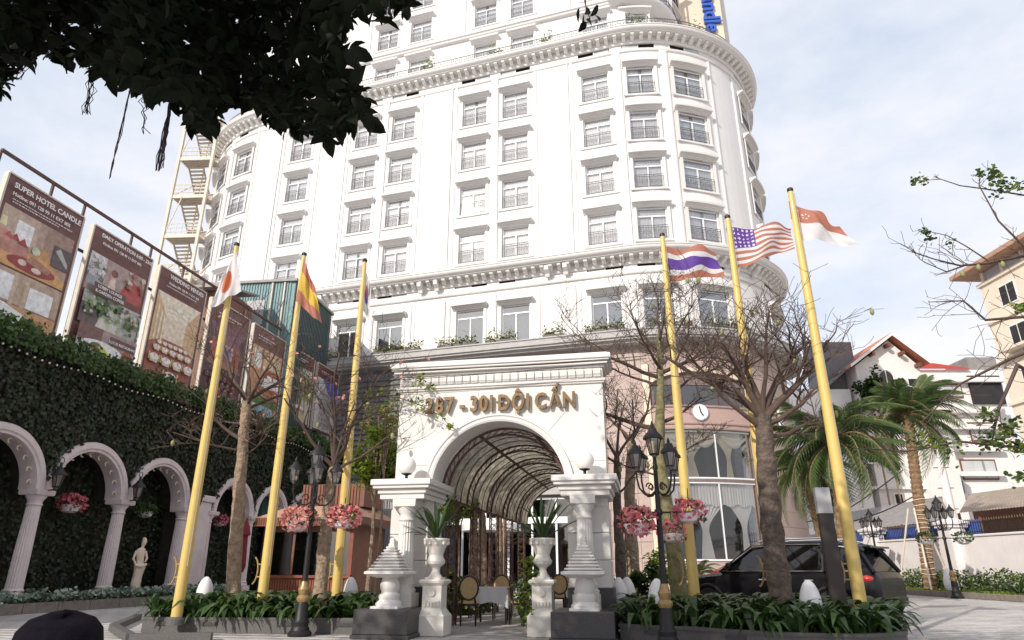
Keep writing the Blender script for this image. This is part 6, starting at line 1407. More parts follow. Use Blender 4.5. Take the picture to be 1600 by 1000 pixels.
# ================================================================== cars
def car(name, label, loc, rz, paint, sedan=False):
    t = thing(name, label, 'car', loc, rz)
    X = [-2.36, -2.28, -2.0, -1.5, -1.0, -.4, .5, 1.3, 1.9, 2.2, 2.33, 2.38]; ZB = [.48, .36, .30, .28, .28, .28, .28, .28, .30, .34, .42, .5]
    ZT = [.74, .86, .96, 1.02, 1.07, 1.09, 1.10, 1.12, 1.13, 1.12, 1.06, .95]; HWd = [.60, .80, .90, .94, .95, .95, .95, .95, .94, .90, .84, .74]
    if sedan: ZT = [z * .85 for z in ZT]
    q = MB(); rings = []
    for x, zb, zt, h_ in zip(X, ZB, ZT, HWd):
        half = [(.55 * h_, zb), (.9 * h_, zb + .02), (.985 * h_, zb + .14), (h_, zb + (zt - zb) * .55), (.985 * h_, zt - .16), (.95 * h_, zt - .06), (.86 * h_, zt), (.45 * h_, zt + .03)]
        ring = [(x, -y, z) for y, z in half] + [(x, y, z) for y, z in reversed(half)]; rings.append(ring)
    n = len(rings[0]); q.v = [p for r_ in rings for p in r_]
    for i in range(len(rings) - 1):
        for j in range(n): a = i * n + j; b = i * n + (j + 1) % n; q.f.append((a, b, b + n, a + n)); q.mi.append(0)
    q.f.append(tuple(range(n))); q.mi.append(0); q.f.append(tuple(reversed(range((len(rings) - 1) * n, len(rings) * n)))); q.mi.append(0)
    body = q.obj('body', paint, t, smooth=35)
    zr = 1.70 if not sedan else 1.42; zb_ = 1.08 if not sedan else .92
    GH = [(-1.15, zb_ - .02, .82), (-.35, zr - .08, .66), (.2, zr, .66), (1.2, zr - .02, .65), (1.95, zr - .10, .62), (2.3, zb_ + .02, .78)]
    q = MB(); bel = [(-1.15, .84), (-.35, .88), (.2, .89), (1.2, .89), (1.95, .87), (2.3, .80)]
    for (x, z, h_), (xb, hb_) in zip(GH, bel):
        q.v += [(xb, -hb_, zb_ - .02), (x, -h_, z), (x, h_, z), (xb, hb_, zb_ - .02)]
    for i in range(5):
        for j in range(3): a = i * 4 + j; q.f.append((a, a + 4, a + 5, a + 1)); q.mi.append(0)
    q.obj('windows', 'glass_car', t)
    q = MB(); rf = [(-.42, zr - .10), (-.1, zr - .02), (.5, zr + .02), (1.3, zr + .01), (2.0, zr - .09), (2.14, zr - .16)]; vs = []
    for (x, z) in rf: vs += [(x, -.69, z - .04), (x, -.60, z + .02), (x, 0, z + .045), (x, .60, z + .02), (x, .69, z - .04)]
    q.add(vs, [(i * 5 + j, i * 5 + j + 1, i * 5 + j + 6, i * 5 + j + 5) for i in range(5) for j in range(4)]); q.obj('roof', paint, t, smooth=50)
    for sg in (-1, 1):
        pl_ = MB()
        pl_.bar((-1.15, sg * .85, zb_), (-.38, sg * .68, zr - .08), .07).bar((.45, sg * .90, zb_), (.42, sg * .68, zr - .03), .07).bar((1.35, sg * .89, zb_), (1.3, sg * .67, zr - .04), .09).bar((2.3, sg * .80, zb_), (2.0, sg * .64, zr - .12), .08); pl_.obj('pillars', paint, t)
        MB().tube([(-1.18, sg * .87, zb_ + .0), (-.36, sg * .705, zr - .085), (.3, sg * .70, zr - .03), (1.3, sg * .69, zr - .04), (1.95, sg * .67, zr - .13)], .018, 5).bar((-1.15, sg * .905, zb_ + .02), (2.1, sg * .90, zb_ + .03), .025).obj('chrome_trim', 'chrome', t)
        if not sedan: MB().tube([(-.2, sg * .6, zr + .04), (0, sg * .6, zr + .09), (1.4, sg * .6, zr + .09), (1.7, sg * .6, zr + .0)], .022, 6).obj('roof_rail', 'chrome', t)
        m_ = MB().lathe([(.02, 0), (.09, .02), (.11, .10), (.09, .17), (.02, .19)], 12, sx=.7).obj('mirror', paint, t, (-.82, sg * 1.03, zb_ + .02), smooth=60); MB().bar((0, 0, .05), (0, -sg * .14, .02), .04).obj('stalk', 'black', m_)
        for x in (-.05, 1.0): MB().box(-.10, .10, -.015, .015, 0, .03, .01).obj('door_handle', 'chrome', t, (x, sg * .955, .90))
        MB().box(-1.35, 1.3, sg * .93 - .03, sg * .93 + .03, .29, .37, .02).obj('sill', 'black', t)
        MB().sphere((0, 0, 0), .14, 12, .6).obj('taillight', 'lamp_red', t, (2.16, sg * .80, .96), smooth=60); MB().sphere((0, 0, 0), .13, 12, .6).obj('headlight', 'chrome', t, (-2.12, sg * .74, .80), smooth=60)
        for x in (-1.48, 1.42):
            w_ = MB()
            def ringp(r_, y): return [(r_ * math.cos(2 * PI * i / 24), y, r_ * math.sin(2 * PI * i / 24)) for i in range(24)]
            wv = [ringp(.22, -.10), ringp(.34, -.11), ringp(.36, -.08), ringp(.36, .08), ringp(.34, .11), ringp(.22, .10)]; w_.v = [p for r_ in wv for p in r_]
            for i in range(5):
                for j in range(24): a = i * 24 + j; b = i * 24 + (j + 1) % 24; w_.f.append((a, b, b + 24, a + 24)); w_.mi.append(0)
            wh = w_.obj('wheel', 'tyre', t, (x, sg * .86, .36), smooth=40); rmq = MB(); rmq.prism(ringp(.06, sg * .06), (0, sg * .04, 0))
            for k in range(5): a = 2 * PI * k / 5; rmq.bar((0, sg * .07, 0), (.22 * math.cos(a), sg * .09, .22 * math.sin(a)), .06, .03)
            rmq.tube([(.22 * math.cos(2 * PI * i / 20), sg * .09, .22 * math.sin(2 * PI * i / 20)) for i in range(21)], .02, 5); rmq.obj('rim', 'alloy', wh)
            MB().tube([(x + .42 * math.cos(a), sg * .945, .37 + .42 * math.sin(a)) for a in np.linspace(.05, PI - .05, 14)], .035, 6).obj('wheel_arch', 'black', t)
            disc(.40, -.02, .02, 20).obj('arch_shadow', 'black', t, (x, sg * .925 - sg * .02, .37)) if False else None
    MB().box(2.30, 2.40, -.72, .72, .42, .60, .03).obj('rear_bumper', 'black', t); MB().box(2.33, 2.375, -.26, .26, .78, .90).obj('number_plate', 'white_frame', t)
    MB().bar((2.385, -.55, .47), (2.385, .55, .47), .04).obj('bumper_trim', 'chrome', t); MB().box(-2.40, -2.33, -.5, .5, .5, .72, .03).obj('grille', 'black', t)
    MB().box(1.95, 2.25, -.58, .58, zr - .13, zr - .09, .01).obj('spoiler', paint, t); MB().box(-.9, 2.0, -.7, .7, .3, .95).obj('interior', 'car_int', t)
    return t
car('parked_car', 'glossy black SUV parked behind the right planter', (3.12, 17.7, 0), R(-35), 'car_black')
car('parked_car', 'red car parked just beyond the nose of the black SUV', (3.1, 22.4, 0), R(-20), 'car_red', True)
# ================================================================== boundary wall, hedge bed (right)
K2 = Vector((13.1, 28.68, 0)); kd = Vector((-.236, .972, 0)).normalized(); kn = Vector((kd.y, -kd.x, 0))
def KP(a, b, z=0.): return K2 + kd * a + kn * b + Vector((0, 0, z))
WZ = AP(1600, 834, KP(0, 2.9), kn).z
bw = thing('boundary_wall', 'pale plastered boundary wall with capped pillars and iron railing on the right', 'wall', K2, math.atan2(kd.y, kd.x) - PI / 2)
# local: x = kn, y = kd
MB().box(2.9, 3.15, -12, 36, 0, WZ, .02).box(2.84, 3.21, -12, 36, WZ, WZ + .1, .02).obj('wall', 'wall_white', bw)
def along(u, v, b=2.9): p = AP(u, v, KP(0, b), kn); return (p - K2).dot(kd)
for u in (1367, 1492):
    a = along(u, 860); q = MB(); q.box(2.55, 3.35, a - .42, a + .42, 0, WZ + .45, .02); q.box(2.47, 3.43, a - .5, a + .5, WZ + .45, WZ + .58, .02); q.box(2.40, 3.50, a - .57, a + .57, WZ + .58, WZ + .74, .03); q.add([(2.5, a - .47, WZ + .74), (3.4, a - .47, WZ + .74), (3.4, a + .47, WZ + .74), (2.5, a + .47, WZ + .74), (2.95, a, WZ + .98)], [(0, 1, 4), (1, 2, 4), (2, 3, 4), (3, 0, 4)])
    q.obj('pillar', 'wall_white', bw)
q = MB(); q2 = MB(); y = -12.
while y < 36:
    q.box(3.01, 3.03, y, y + .02, WZ + .1, WZ + .68); q2.lathe([(.018, 0), (.03, .03), (.012, .09), (.002, .13)], 5, (3.02, y + .01, WZ + .68)); y += .15
q.box(3.0, 3.04, -12, 36, WZ + .2, WZ + .23); q.box(3.0, 3.04, -12, 36, WZ + .6, WZ + .63); q.obj('railing', 'iron', bw); q2.obj('spear_tips', 'gold', bw)
bd = thing('hedge_bed', 'kerbed lawn bed with clipped hedge along the right boundary wall', 'flower bed', K2, bw.rotation_euler.z)
km = MB().box(-.08, .1, 0, .98, 0, .22, .015).mesh('kerb_stone', 'kerb')
for i in range(40): put('kerb_stone', km, bd, (0, -12 + i * 1.0, 0))
MB().box(.1, 2.9, -12, 30, 0, .16).obj('soil', 'soil', bd)
n = 9000; tag(scatter('lawn', [(-.5, 0, 0), (.5, 0, 0), (.1, .2, 1), (-.1, .2, 1)], [(0, 1, 2, 3)], xf(rotmats(n, .5), rng.uniform(.05, .12, n), np.stack([rng.uniform(.12, 2.0, n), rng.uniform(-12, 20, n), np.full(n, .15)], 1)), ['leaf_lime', 'leaf_mid'], (rng.random(n) < .4).astype(int), bd), kind='stuff')
n = 15000; yy = rng.uniform(-12, 24, n); tag(scatter('hedge', np.array(LEAF_V) * [1.4, 1, 1], LEAF_F, xf(rotmats(n, 1.4), rng.uniform(.07, .14, n), np.stack([1.75 + rng.uniform(0, .95, n), yy, .2 + rng.uniform(0, 1, n) * (.75 + .12 * np.sin(yy * 2.1) + .08 * np.sin(yy * 5.3))], 1)), ['leaf_mid', 'leaf_lime'], (rng.random(n) < .2).astype(int), bd), kind='stuff')
lamp_post(*KP(3.0, -.35).xy, 'black lamp post at the kerb of the right hedge bed', .3, 1.12); lamp_post(*KP(9.8, .6).xy, 'far black lamp post beside the propped palm', .3, 1.12, False)
t = KP(3.0, -.35); basket('hanging_basket', 'green leafy basket on the right kerb lamp post, left side', (t.x - .7, t.y, 2.25), .38, ['leaf_mid'], 0, 'flower baskets on the lamp posts', 200, .5, .5); basket('hanging_basket', 'green leafy basket on the right kerb lamp post, right side', (t.x + .7, t.y, 2.25), .38, ['leaf_mid'], 0, 'flower baskets on the lamp posts', 200, .5, .5)
p = KP(4.8, .75, .16); o = thing('egg_lamp', 'white egg lamp in the right hedge bed', 'garden lamp', p, 0, 'white egg shaped garden lamps'); put('shade', em, o); o.scale = (1.9, 1.9, 1.9)
agm = [blade_mesh(.7, .07, .2), blade_mesh(.6, .06, .5)]
p = KP(1.4, 1.0, .16); t = thing('agave', 'spiky agave in the lawn before the right hedge', 'plant', p)
for i in range(26): o = put('leaf', agm[i % 2], t, (0, 0, 0)); o.rotation_euler = (0, R(rng.uniform(-30, 25)), i * 2.4)
# ================================================================== palms
def frond_mesh(L_, droop, ll, m='leaf_palm'):
    q = MB(); n = 30; pts = []
    for i in range(n + 1):
        t = i / n; pts.append(Vector((L_ * (t - .12 * t ** 3), 0, L_ * (.55 * t - droop * t ** 2.2))))
    q.m = 1; q.tube(pts[::3] + [pts[-1]], [.03 * (1 - i / 11) + .004 for i in range(len(pts[::3]) + 1)], 4); q.m = 0
    for i in range(4, n + 1):
        t = i / n; l = ll * math.sin(PI * (.12 + .80 * t)) + .06; d = (pts[i] - pts[i - 1]).normalized()
        for sg in (-1, 1):
            for sub in (0, .5):
                b = pts[i - 1].lerp(pts[i], sub); j_ = ((i * 7 + int(sub * 2) * 3 + sg) % 5 - 2) * .06; tip = b + d * l * (.6 + j_) + Vector((0, sg * l * .68, -l * (.34 + j_))); side = d * .011
                q.add([b - side, b + side, b.lerp(tip, .55) + side * 1.3 + Vector((0, 0, .02)), tip], [(0, 1, 2, 3)])
    return q.mesh('frond', [m, 'trunk_palm'])
FR = [frond_mesh(2.2, .60, .50), frond_mesh(2.3, 1.0, .52), frond_mesh(2.0, .25, .46)]
def palm(label, base, top, r, scale, nf, seed):
    t = thing('palm_tree', label, 'tree', base, 0, 'palm trees'); rnd = random.Random(seed); tp = Vector(top) - Vector(base); n = int(tp.z / .12); prof = []; q = MB(); pts = []; rad = []
    for i in range(n + 1):
        f = i / n; pts.append(tp * f); rad.append(r * (1.15 - .2 * f) * (1.1 if i % 2 else .93))
    q.tube(pts, rad, 12); q.obj('trunk', 'trunk_palm', t)
    bo = MB()
    for i in range(34):
        a = i * 2.4; z = tp.z - .9 + i * .025; c = tp * (z / tp.z); d = Vector((math.cos(a), math.sin(a), 1.1)); bo.bar(c, c + d * .26, .08, .04)
    bo.obj('boots', 'trunk_palm', t)
    for i in range(nf):
        o = put('frond', FR[rnd.choice([0, 0, 1, 1, 2])], t, tp); o.rotation_euler = (rnd.uniform(-.3, .3), R(rnd.uniform(-45, 62)), i * 2.39996 + rnd.uniform(-.2, .2)); s_ = scale * rnd.uniform(.8, 1.12); o.scale = (s_,) * 3
    return t
c = AY(1303, 690, 25.); b = AY(1318, 880, 25.); palm('bushy date palm with drooping fronds behind the black car', (b.x, 25., 0), (c.x, 25., c.z), .2, 1.15, 64, 2)
c = AY(1258, 735, 27.); palm('shorter palm clump left of the date palm, against the pink podium', (c.x + .4, 27., 0), (c.x, 27., c.z), .17, .95, 36, 5)
b = KP(7.2, 1.35); c = AP(1418, 650, b, Vector((-sy, cy, 0))); palm('propped palm with rope wrapped trunk in the right hedge bed', (b.x, b.y, .1), (c.x, c.y, c.z), .24, 1.35, 56, 9)
pp_ = thing('palm_props', 'pale timber props bracing the palm on the right', 'props', (b.x, b.y, 0)); h_ = (c.z) * .46
for a in (.4, 2.6, 4.4): MB().tube([(1.35 * math.cos(a), 1.35 * math.sin(a), 0), (.24 * math.cos(a), .24 * math.sin(a), h_)], .045, 8).obj('prop', 'steel_paint', pp_)
q = MB()
for i in range(16): z = .9 + i * .22; q.tube([(.30 * math.cos(a) + (c.x - b.x) * z / c.z, .30 * math.sin(a) + (c.y - b.y) * z / c.z, z + .05 * math.sin(a + i)) for a in np.linspace(0, 2 * PI, 13)], .018, 4)
q.obj('rope', 'cream', pp_)
# ================================================================== sheds and houses behind the wall
def frame_at(u, v, D):
    o = AD(u, v, D); o.z = 0; rgt = Vector((cy, sy, 0))
    def Lc(u_, v_): p = AD(u_, v_, D); return ((p - o).dot(rgt), p.z)
    return o, Lc
def tin_roof(label, c4, m, posts=True):
    """c4: four pixel+distance corners (u,v,D): eave left, eave right, ridge right, ridge left"""
    W = [AD(*q_) for q_ in c4]; o = Vector((W[0].x, W[0].y, 0)); t = thing('tin_roof_shed', label, 'shed', o); W = [w_ - o for w_ in W]; q = MB(); n = 60; vs = []
    for i in range(n + 1):
        f = i / n; dz = Vector((0, 0, .04 * (i % 2))); vs += [W[0].lerp(W[1], f) + dz, W[3].lerp(W[2], f) + dz]
    q.add(vs, [(2 * i, 2 * i + 2, 2 * i + 3, 2 * i + 1) for i in range(n)]); q.obj('roof', m, t)
    if posts:
        for w_ in W: MB().bar((w_.x, w_.y, 0), (w_.x, w_.y, w_.z), .12).obj('post', 'rust', t)
    a = W[3] * .98; b2 = W[2] * .98; MB().add([(a.x, a.y, 0), (b2.x, b2.y, 0), (b2.x, b2.y, b2.z - .2), (a.x, a.y, a.z - .2)], [(0, 1, 2, 3)]).obj('back_wall', 'plaster_brown', t); return t
tin_roof('grey corrugated shed roof behind the palm trunk', ((1318, 832, 44), (1488, 812, 42), (1470, 776, 48), (1330, 800, 49)), 'tin_grey'); tin_roof('brown corrugated shed roof at the right edge', ((1498, 802, 40), (1640, 788, 34), (1640, 755, 40), (1515, 772, 45)), 'tin')
p = KP(12, 3.6); t = thing('blue_tarp', 'blue tarpaulin sheet hung behind the iron railing', 'tarpaulin', (p.x, p.y, 0), bw.rotation_euler.z); q = MB(); vs = []
for i in range(41): y = -6 + 12 * i / 40; vs += [(.1 * math.sin(i * .9), y, 1.2), (.08 * math.sin(i * .9 + 1), y, WZ + .75 + .06 * math.sin(i * .5))]
q.add(vs, [(2 * i, 2 * i + 2, 2 * i + 3, 2 * i + 1) for i in range(40)]).obj('sheet', 'tarp', t)
for y in (-6, 0, 6): MB().box(-.04, .04, y - .04, y + .04, 0, WZ + .9).obj('stake', 'rust', t)
# ---- villa with the gable
o, Lc = frame_at(1385, 880, 60.); vl = thing('villa', 'white villa with steep tiled gable and arched attic window behind the palms', 'house', o, YAW)
def rect(u0, u1, v0, v1, y0, y1, name, m, par):
    (xa, za), (xb, zb) = Lc(u0, v1), Lc(u1, v0); return MB().box(xa, xb, y0, y1, za, zb).obj(name, m, par)
xl, ze = Lc(1336, 572); xr, _ = Lc(1436, 572); xa, zap = Lc(1385, 524)
MB().add([(xl, 0, 0), (xr, 0, 0), (xr, 0, ze), (xa, 0, zap - .5), (xl, 0, ze), (xl, 9, 0), (xr, 9, 0), (xr, 9, ze), (xa, 9, zap - .5), (xl, 9, ze)], [(0, 1, 2, 3, 4), (1, 6, 7, 2), (0, 4, 9, 5), (5, 9, 8, 7, 6)]).obj('wall', 'villa', vl)
xo, zo = Lc(1322, 574); xo2, zo2 = Lc(1444, 568)
q = MB(); q.add([(xo, -.9, zo), (xa, -.9, zap), (xa, 9.2, zap), (xo, 9.2, zo), (xo, -.9, zo - .22), (xa, -.9, zap - .25), (xa, 9.2, zap - .25), (xo, 9.2, zo - .22)], [(0, 1, 2, 3), (7, 6, 5, 4), (3, 2, 6, 7), (0, 3, 7, 4)]); q.add([(xo2, -.9, zo2), (xa, -.9, zap), (xa, 9.2, zap), (xo2, 9.2, zo2), (xo2, -.9, zo2 - .22), (xa, -.9, zap - .25), (xa, 9.2, zap - .25), (xo2, 9.2, zo2 - .22)], [(3, 2, 1, 0), (4, 5, 6, 7), (7, 6, 2, 3), (4, 7, 3, 0)]); rf = q.obj('roof', 'red_tile_edge', vl)
MB().add([(xo, -.92, zo - .25), (xa, -.92, zap - .3), (xa, -.92, zap - .02), (xo, -.92, zo + .02)], [(0, 1, 2, 3)]).add([(xo2, -.92, zo2 - .25), (xa, -.92, zap - .3), (xa, -.92, zap - .02), (xo2, -.92, zo2 + .02)], [(3, 2, 1, 0)]).obj('bargeboard', 'white_frame', rf)
for u, v in ((1358, 553), (1382, 540), (1404, 552), (1430, 570)): x, z = Lc(u, v); MB().box(x - .14, x + .14, -.8, 0, z - .3, z).obj('bracket', 'wood_brown', vl)
x, z = Lc(1387, 605); aw_ = [(x - .75, -.05, z)] + [(x - .75 * math.cos(PI * i / 12), -.05, z + .9 + .75 * math.sin(PI * i / 12)) for i in range(13)] + [(x + .75, -.05, z)]
wn_ = MB().prism(aw_, (0, .04, 0)).obj('window', 'glass_dark', vl); MB().tube([(p_[0], -.1, p_[2]) for p_ in aw_], .1, 5).bar((x, -.1, z), (x, -.1, z + 1.6), .08).obj('frame', 'white_frame', wn_)
for u0, u1, v0, v1 in ((1386, 1402, 702, 738), (1398, 1410, 770, 790), (1355, 1365, 690, 725), (1440, 1450, 712, 745), (1418, 1432, 590, 606)):
    w_ = rect(u0, u1, v0, v1, -.12, -.02, 'window', 'white_frame', vl); rect(u0 + 2, (u0 + u1) / 2 - .6, v0 + 2.5, v1 - 2.5, -.14, -.121, 'pane', 'dark_room', w_); rect((u0 + u1) / 2 + .6, u1 - 2, v0 + 2.5, v1 - 2.5, -.14, -.121, 'pane', 'dark_room', w_)
for v in (690, 760, 700): rect(1335, 1446, v, v + 5, -.4, -.01 if v != 700 else -.02, 'string_course', 'villa', vl)
rect(1335, 1460, 636, 645, -1.2, -.02, 'balcony', 'villa', vl); rect(1305, 1345, 524, 640, 2, 4.5, 'chimney', 'slate', vl); rect(1296, 1336, 604, 880, 1, 8, 'side_wing', 'villa', vl); (sa, sz0), (sb, sz1) = Lc(1286, 606), Lc(1338, 560); MB().add([(sa, .2, sz0), (sb, .2, sz1), (sb, 8, sz1), (sa, 8, sz0), (sa, .2, sz0 - .3), (sb, .2, sz1 - .3)], [(0, 1, 2, 3), (4, 5, 1, 0)]).obj('side_roof', 'slate', vl)
rect(1330, 1336, 640, 880, -.3, 1, 'corner_pier', 'villa', vl); rect(1458, 1476, 690, 830, -1.0, 0, 'column', 'villa', vl)
for u, v, s_, lb in ((1372, 610, 1.6, 'conical dark green balcony cypress left of the arched window'), (1448, 615, 1.4, 'dark green balcony shrub right of the gable'), (1355, 610, 1.0, 'small dark balcony shrub at the gable left')):
    p = AD(u, v, 58.6); leafy(lb, 'balcony_shrub', (p.x, p.y, p.z), .9 * s_, .7, 1.5 * s_, 900, ['leaf_mid', 'leaf_dark'], [.6, .4], .28, .1, 'shrub', 14, int(u))
# ---- white row house with the red roof
o, Lc = frame_at(1490, 880, 64.); rh = thing('row_house', 'white row house with bright red metal roof right of the gable', 'house', o, YAW)
rect(1432, 1560, 578, 880, 0, 8, 'wall', 'villa', rh)
(xa, za), (xb, zb) = Lc(1425, 578), Lc(1503, 546); MB().add([(xa, -.4, za), (xb, -.4, za), (xb, 5, zb), (xa, 5, zb)], [(0, 1, 2, 3)]).obj('roof', 'red_tile', rh)
rb = MB()
for i in range(22): x = xa + (xb - xa) * i / 21; rb.bar((x, -.4, za + .03), (x, 5, zb + .03), .06)
rb.obj('ribs', 'red_tile', rh)
for v in (592, 640, 665, 700, 738, 772): rect(1432, 1562, v, v + 7, -.7, -.01, 'balcony_band', 'villa', rh)
for u0, u1, v0, v1 in ((1464, 1500, 600, 622), (1505, 1553, 718, 750), (1518, 1550, 660, 690), (1440, 1458, 610, 632)):
    w_ = rect(u0, u1, v0, v1, -.1, -.02, 'window', 'wood_brown', rh)
    for k in range(3): rect(u0 + (u1 - u0) * (k + .1) / 3, u0 + (u1 - u0) * (k + .9) / 3, v0 + 2.5, v1 - 2.5, -.13, -.101, 'pane', 'blind', w_)
rect(1520, 1558, 588, 632, -.3, -.02, 'loggia', 'dark_room', rh); rect(1520, 1560, 556, 580, .5, 4, 'roof_deck', 'tin_grey', rh); rect(1488, 1500, 752, 775, -.4, -.03, 'green_box', 'teal', rh)
# ---- tall cream apartment block at the right edge
C0 = AD(1530, 446, 50.); ap = thing('apartment_block', 'tall cream apartment block with wide overhanging roof at the right edge', 'building', (C0.x, C0.y, 0), bw.rotation_euler.z)
zt = C0.z; MB().box(0, 10, -26, 0, 0, zt).obj('wall', 'cream_wall', ap); MB().box(-1.4, 11, -27, 1.3, zt + .9, zt + 1.25).add([(-1.4, -27, zt + 1.25), (11, -27, zt + 1.25), (11, 1.3, zt + 1.25), (-1.4, 1.3, zt + 1.25), (3, -25, zt + 3.4), (7, -25, zt + 3.4), (7, -1, zt + 3.4), (3, -1, zt + 3.4)], [(0, 1, 5, 4), (1, 2, 6, 5), (2, 3, 7, 6), (3, 0, 4, 7), (4, 5, 6, 7)]).obj('roof', 'roof_tan', ap)
MB().box(.15, 9.8, -25.8, -.15, zt, zt + .9).obj('attic', 'grey_panel', ap)
for k in range(13): MB().box(-.02, .14, -25.8 + k * 2.1, -25.55 + k * 2.1, zt, zt + .9).obj('attic_post', 'cream_wall', ap)
for k in range(6):
    z = zt - .25 - k * 3.3; MB().box(-.18, 0, -26, .15, z, z + .25).box(0, 10, 0, .18, z, z + .25).obj('string_course', 'cream_wall', ap)
    for j in range(6):
        y = -2.6 - j * 4.; w_ = MB().box(-.06, .0, y - .8, y + .8, z - 2.4, z - .7).obj('window', 'white_frame', ap); MB().box(-.08, -.061, y - .72, y - .05, z - 2.3, z - .8).obj('pane', 'dark_room', w_); MB().box(-.08, -.061, y + .05, y + .72, z - 2.3, z - .8).obj('pane', 'dark_room', w_)
        if k % 2: MB().box(-1.0, -.001, y - 1.3, y + 1.3, z - 2.75, z - 2.55).obj('balcony_slab', 'cream_wall', ap)
# utility cables from the sheds
cbl2 = thing('street_cables', 'thick sagging black cables behind the date palm', 'cables', AD(1330, 790, 38.)); co = cbl2.location
for (u0, v0, u1, v1, sag) in ((1290, 815, 1410, 735, 4), (1330, 815, 1425, 777, 4), (1260, 815, 1330, 795, 4)):
    MB().tube([AD(u0 + (u1 - u0) * i / 10, v0 + (v1 - v0) * i / 10 + sag * (1 - (i / 5 - 1) ** 2), 38.) - co for i in range(11)], .035, 5).obj('cable', 'iron', cbl2)
p = AD(1475, 750, 47.); t = thing('utility_pole', 'pale concrete utility pole left of the row house', 'utility pole', (p.x, p.y, 0)); MB().tube([(0, 0, 0), (0, 0, AD(1460, 680, 47.).z)], [.30, .22], 10).obj('pole', 'villa', t)
for k in range(4): MB().bar((-.5, 0, 3.5 + k * 1.4), (.5, 0, 3.5 + k * 1.4), .06).obj('bracket', 'rust', t)
# potted cycad by the podium
p = AY(1092, 893, 24.); t = thing('potted_cycad', 'small cycad in a pale pot before the curtained window', 'plant', (p.x, 24., 0)); MB().lathe([(.25, 0), (.32, .3), (.35, .7), (.3, .7)], 16).obj('pot', 'cast_stone', t, smooth=40); MB().tube([(0, 0, .6), (0, 0, 1.0)], .12, 8).obj('stem', 'trunk_palm', t)
for i in range(18): o = put('frond', FR[i % 2], t, (0, 0, 1.0)); o.rotation_euler = (0, R(rng.uniform(-35, 15)), i * 2.4); o.scale = (.38,) * 3
p = AY(1030, 880, 22.); leafy('bright yellow green bush beside the pale trunk', 'podium_bush', (p.x, 22., 1.0), .7, .6, .8, 1200, ['leaf_lime', 'leaf_mid'], [.6, .4], .11, .05, 'bush', 12, 77)
p = AY(990, 905, 15.8); leafy('dark round bush behind the egg lamps beside the gate', 'gate_bush', (p.x, 16.6, .65), .65, .5, .6, 1300, ['leaf_mid', 'leaf_dark'], [.7, .3], .12, .05, 'bush', 12, 78)
for i, (x, y, lb) in enumerate(((-4.9, 16.3, 'low green bush inside the gate left of the nearest table'), (-4.9, 18.4, 'low green bush between the trunks behind the gate'), (-4.9, 20.6, 'far low green bush behind the gate trunks'))):
    leafy(lb, 'garden_bush', (x, y, .5), .55, .8, .55, 1100, ['leaf_strap', 'leaf_lime'], [.7, .3], .15, .04, 'bush', 12, 90 + i, 'bushes behind the gate')
# ================================================================== seated person, seen from behind
hp = AD(90, 1000, 1.98); sx_, sy_ = hp.x, hp.y; htop = AD(88, 961, 1.98).z
pe = thing('person', 'seated person in a dark flat cap holding a phone at the lower left', 'person', (sx_, sy_, 0), YAW + R(28))
V = dict(pel=(0, -.12, .30), wst=(0, -.10, .45), chs=(0, -.03, .62), nck=(0, .0, htop - .29), hd1=(0, .02, htop - .19), hd2=(0, .03, htop - .10), hd3=(0, .03, htop - .05), nose=(0, .135, htop - .15), lsh=(-.17, -.02, .68), lel=(-.26, .08, .50), lha=(-.20, .32, .66), lfi=(-.16, .37, .72), rsh=(.17, -.02, .68), rel=(.27, .10, .46), rha=(.16, .30, .42),
    lhp=(-.10, -.10, .29), lkn=(-.17, .30, .38), lan=(-.15, .34, .08), lto=(-.16, .50, .04), rhp=(.10, -.10, .29), rkn=(.18, .30, .38), ran=(.16, .34, .08), rto=(.17, .50, .04))
RD = dict(pel=.14, wst=.13, chs=.15, nck=.055, hd1=.075, hd2=.085, hd3=.06, nose=.018, lsh=.065, lel=.042, lha=.03, lfi=.022, rsh=.065, rel=.042, rha=.03, lhp=.085, lkn=.06, lan=.042, lto=.035, rhp=.085, rkn=.06, ran=.042, rto=.035)
E_ = [('pel', 'wst'), ('wst', 'chs'), ('chs', 'nck'), ('nck', 'hd1'), ('hd1', 'hd2'), ('hd2', 'hd3'), ('hd1', 'nose'), ('chs', 'lsh'), ('lsh', 'lel'), ('lel', 'lha'), ('lha', 'lfi'), ('chs', 'rsh'), ('rsh', 'rel'), ('rel', 'rha'), ('pel', 'lhp'), ('lhp', 'lkn'), ('lkn', 'lan'), ('lan', 'lto'), ('pel', 'rhp'), ('rhp', 'rkn'), ('rkn', 'ran'), ('ran', 'rto')]
ks_ = list(V)
for i in range(5):
    k = 'f%d' % i; V[k] = (-.19 + .018 * i, .36 + .012 * (2 - abs(i - 2)), .70 + (.035 if i < 4 else -.01)); RD[k] = .009; E_.append(('lha', k)) if i == 4 else E_.append(('lfi', k)); ks_.append(k)
me = bpy.data.meshes.new('body'); me.from_pydata([V[k] for k in ks_], [(ks_.index(a), ks_.index(b)) for a, b in E_], []); ob = put('body', me)
md = ob.modifiers.new('skin', 'SKIN'); md.use_smooth_shade = True
sv = me.skin_vertices[0].data if me.skin_vertices else None
if sv:
    for i, k in enumerate(ks_): sv[i].radius = (RD[k], RD[k]); sv[i].use_root = (k == 'pel')
ob.modifiers.new('sub', 'SUBSURF').levels = 2
dg = bpy.context.evaluated_depsgraph_get(); bm2 = bpy.data.meshes.new_from_object(ob.evaluated_get(dg)); bpy.data.objects.remove(ob)
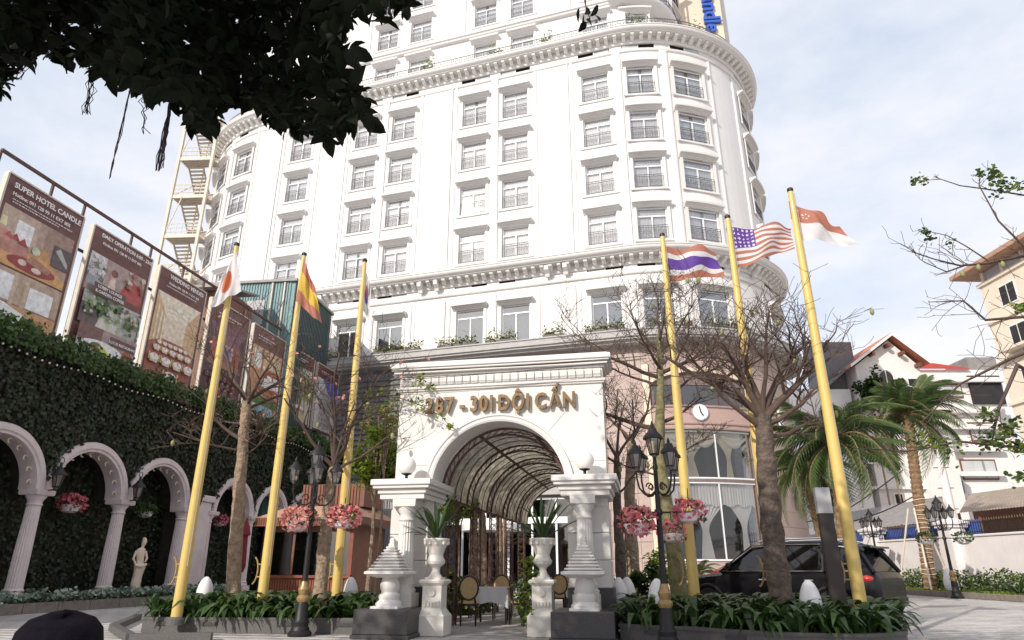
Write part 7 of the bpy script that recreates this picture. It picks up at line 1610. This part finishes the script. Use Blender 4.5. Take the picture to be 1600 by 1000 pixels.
bm2.materials.clear(); bm2.materials.append(MATS['skin']); bm2.materials.append(MATS['shirt'])
for p_ in bm2.polygons: p_.material_index = 1 if p_.center.z < htop - .27 and not (p_.center.y > .22 and p_.center.z > .40) else 0
bm2.name = 'body'; put('body', bm2, pe)
q = MB(); n = 28
pf_ = [(.118, -.085), (.125, -.05), (.128, -.02), (.120, .015), (.095, .040), (.055, .052), (.006, .056)]
for (r_, z_) in pf_:
    for j in range(n): a = 2 * PI * j / n; q.v.append((r_ * .86 * math.cos(a) * (1 + .02 * math.sin(a * 3)), .025 + r_ * 1.06 * math.sin(a), htop - .055 + z_ + .012 * math.sin(a)))
for i in range(len(pf_) - 1):
    for j in range(n): a = i * n + j; b = i * n + (j + 1) % n; q.f.append((a, b, b + n, a + n)); q.mi.append(0)
q.f.append(tuple(range((len(pf_) - 1) * n, len(pf_) * n))); q.mi.append(0); q.tube([(.11 * math.sin(a), .03 + .17 * math.cos(a) * (1 if abs(a) < .9 else .8), htop - .13) for a in np.linspace(-.9, .9, 9)], .012, 6); cpo = q.obj('cap', 'cap_cloth', pe, smooth=60)
MB().sphere((0, .025, htop + .002), .012, 8).obj('button', 'cap_cloth', cpo)
MB().lathe([(.095, -.20), (.104, -.12), (.100, -.10)], 20, (0, -.0, htop - .02), sx=.9).obj('hair', 'black', pe, smooth=60)
ph = thing('phone', 'dark phone held up at the left edge by the seated person', 'phone', pe.matrix_basis @ Vector((-.155, .40, .68)), pe.rotation_euler.z); MB().box(-.04, .04, -.005, .005, 0, .15, .003).obj('case', 'black', ph); MB().box(-.036, .036, -.0065, -.005, .008, .142).obj('screen', 'glass_grey', ph)
stl = thing('plastic_stool', 'low stool under the seated person', 'stool', (sx_, sy_, 0), pe.rotation_euler.z); MB().box(-.15, .15, -.28, .02, .14, .17, .01).obj('seat', 'wood_brown', stl)
for a, b in ((-.13, -.26), (.13, -.26), (-.13, 0), (.13, 0)): MB().box(a - .02, a + .02, b - .02, b + .02, 0, .14).obj('leg', 'wood_brown', stl)
